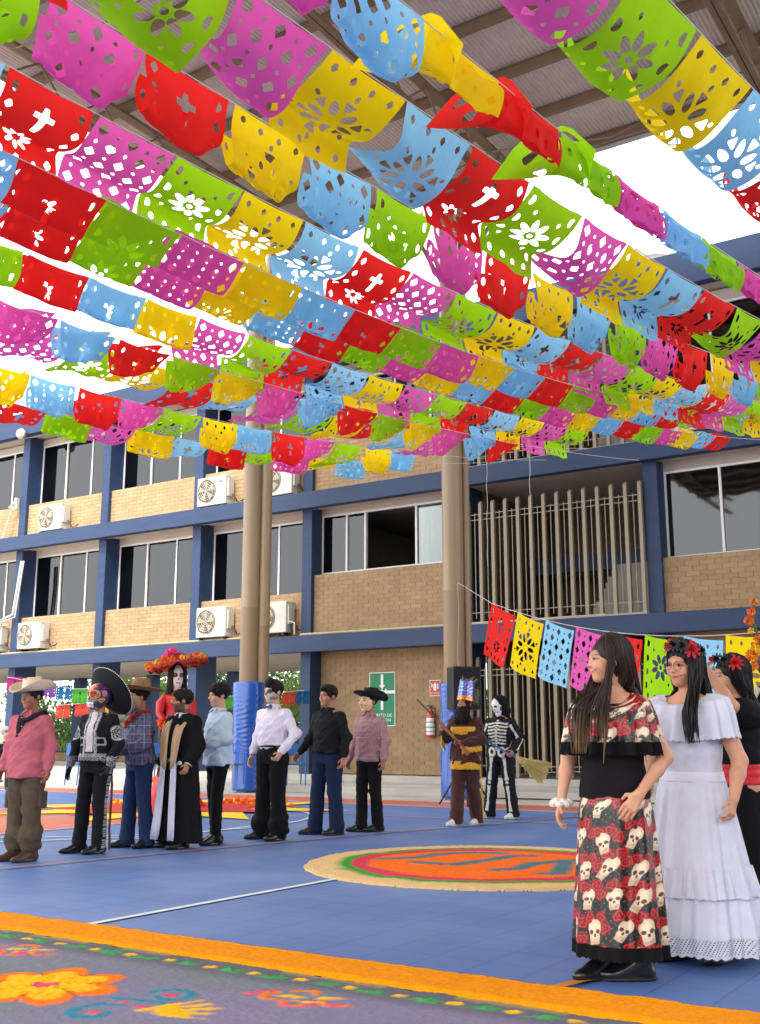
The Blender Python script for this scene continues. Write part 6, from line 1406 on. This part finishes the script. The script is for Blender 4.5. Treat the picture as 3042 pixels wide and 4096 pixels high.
# girl 3
xx,yy=cam2plan(2.03,6.3)
g3=Person('person','girl in black dress with red sash and raised arm behind the white dress',(xx,yy),50,1.56,h=.006,skin='warm',head=(18,4,0),female=True,group=GG,hipw=1.05,arms={'L':dict(e=(.22,-.2,1.40),w=(.12,-.28,1.62),d=(-.4,-.2,.8),n=(-.5,-.5,-.3),curl=30),'R':dict(e=(-.16,-.24,1.40),w=(-.04,-.36,1.6),d=(.1,-.4,.8),n=(.4,-.5,-.3),curl=30)},feet={'R':(-.1,0,0),'L':(.1,0,0)})
g3.body(neckr=.048,arm_r=1.08); long_hair(g3,1.18,260,((15,11,10),(20,14,13)),seed=9,gap=60)
mbk=cloth('black_dress',(18,17,19)); G=g3.grid(lo=(-.35,-.3,.9),hi=(.35,.25,1.45),h=.007); G.loft([(.93,0,.005,.155,.12),(1.02,0,0,.15,.115),(1.16,0,-.01,.165,.135),(1.27,0,-.012,.168,.13),(1.35,0,0,.15,.105),(1.39,0,0,.12,.08)],.02)
for sd in 'RL':
    j=g3.J[sd]; G.cone(j['S'],j['S']*.45+j['E']*.55,.075,.085,.03)
G.noise(.003,waves(6,30,70,14)); g3.fin(G,'bodice',mbk)
ring_mesh(g3,'red_sash',[(0,1.055,0,0,.158,.124),(.5,1.0,0,0,.162,.128),(1,.935,0,0,.17,.134)],mat('red_sash',lin((204,22,30)),.6,var=.08,bump=.3,bscale=90),120,20,fold=lambda A_,V_:.003*np.sin(V_*16),thick=.004)
ring_mesh(g3,'skirt',[(0,.94,0,.0,.16,.125),(.3,.72,0,.0,.21,.18),(1,.06,0,0,.32,.30)],mbk,240,80,fold=lambda A_,V_:V_*.022*np.sin(A_*10+2*np.sin(A_*3)),thick=.003)
crown(g3,[(-10,.11,.042,'r'),(24,.11,.04,'k'),(52,.1,.04,'k'),(84,.08,.05,'r')],8)
# ---- large black puppet cut by the right edge
pp=at_depth(3140,3300,6.9); pu=empty('skeleton_puppet',(pp.x,pp.y,0),YAW,'tall black dressed puppet with marigolds and a cloth skeleton hand, cut by the right edge','puppet')
MB().lathe([(.34,.02),(.3,.4),(.22,.8),(.2,1.0),(.2,1.25),(.17,1.38),(.06,1.46),(0,1.47)],32,fn=lambda v,r,t,j:Vector((v.x*(1+.05*math.sin(t*9)),v.y*(1+.05*math.sin(t*9)),v.z))).build('robe',mbk,pu,smooth=True)
MB().sphere((0,0,1.6),.12,16,12,sc=(.85,.9,1.15)).build('head',m_black,pu,smooth=True)
mmar=mat('marigold',lin((240,124,14)),.75,var=.25,scale=40); mmary=mat('marigold_yellow',lin((244,190,30)),.75,var=.25,scale=40)
def puff(c,r,n=60,rnd=random.Random(5)):
    q=MB()
    for i in range(n):
        v=Vector((rnd.gauss(0,1),rnd.gauss(0,1),rnd.gauss(0,1))).normalized(); a=v.orthogonal().normalized()*r*.32; b=v.cross(a).normalized()*r*.32; p0=Vector(c)+v*r*rnd.uniform(.7,1.05)
        q.add([tuple(Vector(c)+v*r*.3),tuple(p0-a+v*r*.05),tuple(p0+b*.6+v*r*.12),tuple(p0+a)],[(0,1,2),(0,2,3)])
    return q
for i,(x,z,r,mm) in enumerate(((-.16,1.62,.04,mmar),(-.13,1.66,.04,mmary),(-.15,1.56,.03,mmar),(-.1,1.72,.04,mmar),(-.16,1.84,.03,mmar),(-.14,1.9,.028,mmar),(-.12,1.96,.025,mmar),(-.15,1.78,.02,mmary))): puff((x,-.08,z),r).build('marigold',mm,pu)
MB().tube([(-.1,-.08,1.7),(-.13,-.08,1.85),(-.12,-.08,1.98)],.008,5).build('stem',mat('leaf_green',lin((60,96,40)),.7),pu)
q=MB(); q.tube([(-.16,-.12,1.42),(-.19,-.14,1.36),(-.21,-.15,1.30)],[.03,.024,.03],8)
for i in range(4): q.tube([(-.2-.012*i+.018,-.15,1.31),(-.225-.012*i+.018,-.16,1.25),(-.235-.008*i+.018,-.16,1.20)],.008,6)
q.build('cloth_hand',mat('ecru_cloth',lin((196,188,160)),.8),pu,smooth=True)
MB().lathe([(.12,1.1),(.17,1.13),(.18,1.16),(.12,1.18)],40,(-.12,-.05,-.12),fn=lambda v,r,t,j:Vector((v.x*(1+.08*math.sin(t*16)),v.y*(1+.08*math.sin(t*16)),v.z+.01*math.sin(t*16)))).build('cuff_ruffle',mbk,pu,smooth=True)
# ================= tall folk figure in red =================
cx_,cy_=gp(690,3236); CT=empty('catrina_figure',(cx_,cy_,0),YAW+R(18),'tall papier mache lady in red dress and wide marigold trimmed red hat behind the row','parade figure')
mred=mat('red_satin_dress',lin((190,24,26)),.45,var=.12,scale=5,bump=.2,bscale=20); mpm=mat('painted_face',(1,1,1),.6,var=.04,vc=True)
MB().lathe([(.62,.0),(.5,.08),(.34,.35),(.2,.75),(.15,.95),(.2,1.15),(.22,1.28),(.19,1.38),(.15,1.48),(.17,1.6),(.21,1.7),(.2,1.78),(.12,1.83),(.0,1.84)],40,fn=lambda v,r,t,j:Vector((v.x*(1+.03*math.sin(t*12)),v.y*.75*(1+.03*math.sin(t*12)),v.z))).build('dress',mred,CT,smooth=True)
G=SDF((-.25,-.25,1.7),(.25,.25,2.4),.009); G.cone((0,0,1.74),(0,-.01,1.95),.058,.05,.02); G.loft([(1.72,0,-.01,.17,.1),(1.80,0,-.01,.15,.085),(1.85,0,0,.07,.05)],.03); G.ell((0,0,2.08),(.098,.11,.125),None,.02); G.ell((0,-.045,2.0),(.06,.06,.07),None,.03); G.cone((0,-.1,2.07),(0,-.128,2.03),.01,.014,.01)
for sg in (-1,1): G.ell((sg*.04,-.11,2.075),(.022,.02,.018),None,.012,'s')
P,Q=G.mesh(); P0=P.copy(); c=np.tile(np.array(lin((214,208,204))),(len(P),1)); x,y,z=np.abs(P[:,0]),P[:,1],P[:,2]; f=y<-.03
c[f&(((x-.04)/.03)**2+((z-2.078)/.028)**2<1)]=lin((30,22,28)); c[f&(((x-.04)/.012)**2+((z-2.078)/.008)**2<1)]=lin((170,120,60)); c[f&(x<.022)&(np.abs(z-1.985)<.008)]=lin((150,30,50)); c[f&(x<.008)&(np.abs(z-2.03)<.01)]=(.04,.03,.03)
c[(z<1.83)&f&(x<.13)&(np.sin((z+.6*x*x)*210)>.2)]=(.03,.03,.03)
up=np.clip((P[:,2]-1.84)/.1,0,1)[:,None]; P=P+up*(P-np.array([0,0,1.97]))*.38
link('head_and_bust',mesh_np('head_and_bust',P,Q,smooth=True,cols=c),mpm,CT)
q=MB(); rnd=random.Random(12)
for i in range(170):
    a=R(rnd.uniform(35,325)); x0,y0=.1*math.sin(a),-.11*math.cos(a); l=rnd.uniform(.9,1.15) if abs(math.sin(a))>.3 else .7
    q.tube([(x0*.4,y0*.4,2.31),(x0*1.42,y0*1.42,2.2),(x0*1.55,y0*1.45+.02,1.95),(x0*1.9+rnd.gauss(0,.015),.06+rnd.gauss(0,.02),1.6),(x0*2.0+rnd.gauss(0,.02),.07,2.1-l)],[.012,.014,.014,.013,.004],5,caps=False)
q.build('long_black_hair',m_hair,CT,smooth=True)
Mh=Matrix.Translation((0,.03,2.31))@Matrix.Rotation(R(-10),4,'Y')@Matrix.Rotation(R(-5),4,'X')
MB().lathe([(.50,-.05),(.505,-.02),(.46,.0),(.3,.03),(.17,.035),(.15,.12),(.12,.17),(0,.19)],48,M=Mh,fn=lambda v,r,t,j:Vector((v.x,v.y,v.z+(.025*math.sin(t*14) if j==0 else 0)))).build('wide_hat',mat('hat_red',lin((158,26,28)),.6,var=.12),CT,smooth=True)
for i in range(20):
    a=2*PI*i/20+.05; v=Mh@Vector((.45*math.cos(a),.45*math.sin(a),.03)); puff(tuple(v),.05+.03*math.sin(i*2.3)**2,54).build('marigold',mmar if i%3 else mmary,CT)
for i,(x,y,z,r) in enumerate(((-.12,-.1,.16,.085),(-.06,-.14,.21,.07),(-.17,-.04,.14,.07))):
    v=Mh@Vector((x,y,z)); puff(tuple(v),r,90).build('pink_flower',mat('pink_tissue',lin((240,120,176)),.7,trans=.3),CT)
for sg in (-1,1):
    MB().tube([(sg*.17,0,1.76),(sg*.25,-.02,1.66),(sg*.27,-.06,1.5),(sg*.2,-.16,1.38)],[.075,.085,.06,.05],12).build('sleeve',mred,CT,smooth=True)
for (x,y,z,r) in ((-.07,-.15,1.72,.045),(.0,-.165,1.71,.05),(.07,-.15,1.73,.045),(.0,-.165,1.64,.04),(-.1,-.17,1.36,.07),(.0,-.19,1.36,.075),(.08,-.17,1.34,.065),(-.05,-.18,1.26,.05),(.04,-.19,1.22,.05),(-.24,-.17,1.34,.085)): puff((x,y,z),r).build('marigold',mmar if z<1.7 else mmary,CT)
# cloths and petals at its foot
mry=mat('yellow_cloth',lin((232,204,40)),.8,var=.1); mrr=mat('red_cloth',lin((200,44,36)),.8,var=.12)
def star_cloth(name,r0,r1,n,z,m,rot,label,sx=1.):
    V=[(0,0,z)];N=n*2
    for i in range(N):
        a=2*PI*i/N+rot; r=r1 if i%2==0 else r0; V.append((r*math.cos(a)*sx,r*math.sin(a),z-.006+.004*math.sin(i*3)))
    o=link(name,mesh_np(name,V,[(0,1+i,1+(i+1)%N) for i in range(N)]),m,None,(cx_,cy_,0)); o.modifiers.new('t','SOLIDIFY').thickness=.004; tag(o,label,'floor cloth'); return o
star_cloth('floor_cloth',1.5,2.9,8,.03,mry,.35,'yellow pointed cloth spread on the court under the red lady')
star_cloth('floor_cloth',1.25,2.1,8,.042,mrr,.75,'red pointed cloth lying on the yellow one under the red lady')
def petals(name,cx,cy,n,spread,h,label,zs=.04):
    q=MB(); rnd=random.Random(int(cx*10)+n)
    for i in range(n):
        x=cx+rnd.gauss(0,spread[0]); y=cy+rnd.gauss(0,spread[1]); z=zs+rnd.random()*h*math.exp(-((x-cx)/spread[0])**2/2); r=rnd.uniform(.03,.05)
        q.sphere((x,y,z),r,6,4,sc=(1,1,.8))
    o=q.build(name,mmar,None); tag(o,label,'marigold petals',kind='stuff')
for (px,py,n,sp,h,l) in ((1000,3225,60,(.35,.2),.12,'heap of orange marigold heads at the right of the cloth'),(600,3215,60,(.2,.2),.55,'pile of orange marigold heads climbing the dress of the red lady'),(560,3225,24,(.15,.15),.1,'small heap of orange marigolds left of the red lady')):
    gx,gy=gp(px,py); petals('marigold_heap',gx,gy,n,sp,h,l)
# ================= things by the right pole =================
sx_,sy_=cam2plan(*(lambda Y:((1860-1521)/4413*Y,Y))(18.6)); sp=empty('speaker_on_tripod',(sx_,sy_,0),YAW+R(12),'black loudspeaker on a tripod stand beside the right pole','loudspeaker')
MB().box((-.25,-.2,1.58),(.25,.2,2.30)).build('speaker_cabinet',m_black,sp,bevel=.02); MB().box((-.225,-.205,1.61),(.225,-.198,2.27)).build('speaker_grille',mat('speaker_mesh',lin((14,14,15)),.8,bump=.5,bscale=400),sp)
MB().tube([(0,0,.45),(0,0,1.6)],.02,8).build('pole',m_black,sp)
for a in (.3,.3+2.09,.3+4.19): MB().tube([(0,0,.75),(.5*math.cos(a),.5*math.sin(a),.02)],.016,6).tube([(0,0,.42),(.27*math.cos(a),.27*math.sin(a),.36)],.01,5).build('leg',m_black,sp)
cb=MB().tube([(sx_+.4,sy_-.1,.15),(sx_+1.4,sy_+.1,.15),(sx_+2.6,sy_-.1,.15),(sx_+4,sy_+.2,.15)],.012,5).build('cable',m_black); tag(cb,'thin black cable lying along the pavement behind the skeleton figure','cable')
# ================= people and furniture in the passage =================
xx,yy=cam2plan((118-1521)/4413*23.,23.)
mn=Person('person','dark haired man in white short sleeved shirt standing in the background at far left',(xx,yy,.14),80,1.72,h=.012,skin='tan'); mn.body(); mn.hair(); mn.shirt(cloth('white_cotton',(214,214,218)),hem=.95,cuff='short',tuck=True); mn.trousers(cloth('black_wool',(16,15,17))); mn.shoes(m_lea)
xx,yy=cam2plan((22-1521)/4413*22.,22.)
sw=Person('person','grey haired seated woman in black top at the left edge, hand at her chin',(xx,yy,.14),-30,1.6,h=.012,skin='light',female=True,arms={'R':dict(e=(-.22,-.12,1.12),w=(-.05,-.2,1.36)),'L':dict(e=(.24,-.1,1.14),w=(.15,-.3,1.02))})
sw.root.location.z-=.43
for sd in 'RL':
    j=sw.J[sd]; j['K']=np.array([j['sg']*.12,-.42,.95]); j['A']=np.array([j['sg']*.12,-.40,.54])
sw.body(); sw.hair(m=mat('grey_hair',lin((150,146,138)),.5,var=.2),kind='fringe'); sw.shirt(cloth('black_cotton',(26,26,27)),hem=.85,collar=False)
G=sw.grid(lo=(-.3,-.6,.5),hi=(.3,.3,1.05)); G.ell((0,0,.92),(.17,.14,.1))
for sd in 'RL':
    j=sw.J[sd]; G.cone(j['Hp'],j['K'],.095,.07); G.cone(j['K'],j['A'],.07,.055)
sw.fin(G,'trousers',cloth('dark_green_cloth',(52,62,54)))
for sd in 'RL':
    j=sw.J[sd]; G=sw.grid(lo=(-.3,-.65,.38),hi=(.3,-.25,.62)); G.cone(j['A']+np.array([0,0,-.06]),j['A']+np.array([0,-.12,-.085]),.045,.035); sw.fin(G,'shoe',m_lea)
def chair(x,y,rz,label,m,z=.14):
    c=empty('metal_chair',(x,y,z),rz,label,'chair','metal chairs in the passage')
    MB().box((-.22,-.22,.42),(.22,.22,.45)).build('seat',m,c,bevel=.01); MB().box((-.22,.2,.6),(.22,.225,.86)).build('backrest',m,c,bevel=.01)
    for a,b in ((-.2,-.2),(.2,-.2)): MB().tube([(a,b,0),(a,b,.66),(a,.18,.66)],.016,6).build('leg',m,c,smooth=True)
    for a,b in ((-.2,.2),(.2,.2)): MB().tube([(a,b+.04,0),(a,b,.44),(a,b+.02,.86)],.016,6).build('leg',m,c,smooth=True)
mcb=mat('chair_blue',lin((44,104,170)),.4)
chair(xx,yy+.02,sw.root.rotation_euler.z,'dark metal chair under the seated grey haired woman',m_black)
for px,rz,l in ((655,.4,'blue metal chair behind the plaid shirt figure'),(735,-.2,'blue metal chair behind the robed boy'),(938,.2,'blue metal chair just left of the left pole padding'),(1180,0.3,'blue metal chair to the right of the left pole, behind the white shirt'),(330,2.5,'blue metal chair behind the cowboy')):
    a,b=cam2plan((px-1521)/4413*23.6,23.6); chair(a,b,YAW+rz,l,mcb,.14)
# ================= garden beyond the passage =================
pl=empty('planter',(-30,27.6,0),0,'low tan brick planter wall with blue coping beyond the passage','planter')
MB().box((-12,.0,.28),(14.5,.3,.58)).build('planter_wall',mat('planter_brick',lin((170,136,92)),.9,var=.2,scale=3,bump=.4),pl); MB().box((-12,-.03,.58),(14.5,.33,.66)).build('coping',m_blue,pl); MB().box((-12,.3,.2),(14.5,9,.5)).build('soil',mat('soil',lin((86,70,50)),.95,var=.3),pl)
m_leafA=mat('leaf_light',lin((112,138,52)),.6,var=.35,scale=2,trans=.45); m_leafB=mat('leaf_dark',lin((62,92,40)),.6,var=.35,scale=2,trans=.35); m_bark=mat('bark',lin((120,106,88)),.9,var=.25,scale=4,bump=.8,bscale=12)
def tree(x,y,h,r,label,m,seed,trunk=.22,lean=(0,0)):
    rnd=random.Random(seed); t=empty('tree',(x,y,.3),0,label,'tree','trees in the garden beyond the passage')
    top=Vector((lean[0],lean[1],h*.55)); q=MB().tube([(0,0,-.1),(lean[0]*.3,lean[1]*.3,h*.2),tuple(top)],[trunk,trunk*.8,trunk*.55],10)
    cl=[]
    for i in range(8):
        a=i*2.4; e=top+Vector((math.cos(a)*r*.6,math.sin(a)*r*.6,h*.12+rnd.random()*h*.3)); q.tube([tuple(top-Vector((0,0,h*.1))),tuple((top+e)/2+Vector((0,0,.1))),tuple(e)],[trunk*.4,trunk*.22,.02],6); cl.append(e)
    q.build('trunk',m_bark,t,smooth=True); q=MB()
    for i in range(3400):
        c=rnd.choice(cl)+Vector((rnd.gauss(0,r*.28),rnd.gauss(0,r*.28),rnd.gauss(0,r*.24))); s_=rnd.uniform(.06,.13); u=Vector((rnd.gauss(0,1),rnd.gauss(0,1),rnd.gauss(0,1))).normalized(); v=u.orthogonal().normalized()
        q.add([tuple(c-u*s_),tuple(c+v*s_*.5),tuple(c+u*s_),tuple(c-v*s_*.5)],[(0,1,2,3)])
    q.build('crown',m,t)
tree(-33.5,33,2.9,2.0,'broad light green tree in the garden, left of the others',m_leafA,1); tree(-29.5,35,3.3,2.4,'dark green tree behind the rock mound',m_leafB,2); tree(-25,33.5,2.8,1.9,'light green tree with leaning pale trunk right of the mound',m_leafA,3,lean=(.8,0)); tree(-20.5,34,3.0,2.1,'bushy green tree seen between the two poles',m_leafA,4); tree(-37.5,36,3.2,2.4,'dark green tree at the far left of the garden',m_leafB,6)
G=SDF((-3,-1.6,-.3),(3,1.6,3.0),.07); rnd=random.Random(3)
for i in range(16): G.ell((rnd.uniform(-1.9,1.9),rnd.uniform(-.6,.6),rnd.uniform(.1,1.6)*(1-abs(rnd.random()-.5))),(rnd.uniform(.4,.8),.6,rnd.uniform(.35,.8)),rotz(rnd.random()*3)@roty(rnd.uniform(-.7,.7)),.1)
G.noise(.05,waves(6,3,12,3)); P,Q=G.mesh(); o=link('rock_mound',mesh_np('rock_mound',P,Q,smooth=True),mat('grey_rock',lin((128,124,112)),.95,var=.3,scale=2,bump=1,bscale=8),None,(-31.6,30.4,.35)); tag(o,'large grey rock mound in the garden behind the mariachi figure','rock mound')
def agave(x,y,n,l,label,seed):
    rnd=random.Random(seed); t=empty('agave_plant',(x,y,.45),0,label,'plant','spiky plants in the planter'); me=None
    V=[];F=[]
    for i in range(7):
        s_=i/6; w_=.05*(1-s_)**.6+.002; V+=[(-w_,s_*l*.6,.0+l*.75*s_-.25*l*s_*s_),(0,s_*l*.6+.0,-.015+l*.75*s_-.25*l*s_*s_),(w_,s_*l*.6,l*.75*s_-.25*l*s_*s_)]
    for i in range(6): F+=[(i*3,i*3+1,i*3+4,i*3+3),(i*3+1,i*3+2,i*3+5,i*3+4)]
    me=bpy.data.meshes.new('leaf'); me.from_pydata(V,[],F); me.materials.append(m_leafA)
    for i in range(n):
        o=link('leaf',me,None,t); o.rotation_euler=(rnd.uniform(-.3,.35),0,i*2.4); s_=rnd.uniform(.7,1.1); o.scale=(s_,s_,s_)
agave(-29.9,28.7,26,1.1,'spiky green agave just right of the mariachi figure',1); agave(-33.2,28.5,22,.9,'spiky green agave left of the mound',2); agave(-31.0,28.3,18,.6,'small low spiky plant in front of the mound',3); agave(-21.5,28.8,24,1.1,'spiky agave seen right of the left pole',4)
for i,(x,s_) in enumerate(((-28.9,.3),(-28.2,.22),(-30.6,.26),(-26.2,.24))):
    G=SDF((-1,-1,-1),(1,1,1),.12); G.ell((0,0,0),(.8,.6,.6)); G.ell((.3,.1,.2),(.5,.4,.5)); G.noise(.06,waves(5,2,8,i)); P,Q=G.mesh(); o=link('planter_rock',mesh_np('planter_rock',P*s_*1.4,Q,smooth=True),mat('ochre_rock',lin((150,124,88)),.95,var=.25,scale=3,bump=.6,bscale=14),None,(x,28.2,.62)); tag(o,['ochre rock left of centre in the planter','small ochre rock at the centre of the planter','ochre rock at the left end of the planter','ochre rock beside the right agave'][i],'rock','rocks in the planter')
# far boundary wall of the garden
tag(MB().box((-60,44,0),(-8,44.3,3.2)).build('boundary_wall',mat('pale_wall',lin((206,200,188)),.9,var=.1)),'pale boundary wall behind the garden trees','wall')

q=MB(); rnd=random.Random(21)
for i in range(24000):
    x=rnd.uniform(-48,-10); c=Vector((x,38+rnd.gauss(0,.6),0.3+rnd.random()**.8*(2.5+.7*math.sin(x*1.3)+.5*math.sin(x*3.1)))); s_=rnd.uniform(.07,.16); u=Vector((rnd.gauss(0,1),rnd.gauss(0,1),rnd.gauss(0,1))).normalized(); v=u.orthogonal().normalized()
    q.add([tuple(c-u*s_),tuple(c+v*s_*.5),tuple(c+u*s_),tuple(c-v*s_*.5)],[(0,1,2,3)])
o=q.build('hedge',m_leafB); tag(o,'uneven green hedge closing the garden far beyond the passage','hedge',kind='stuff')
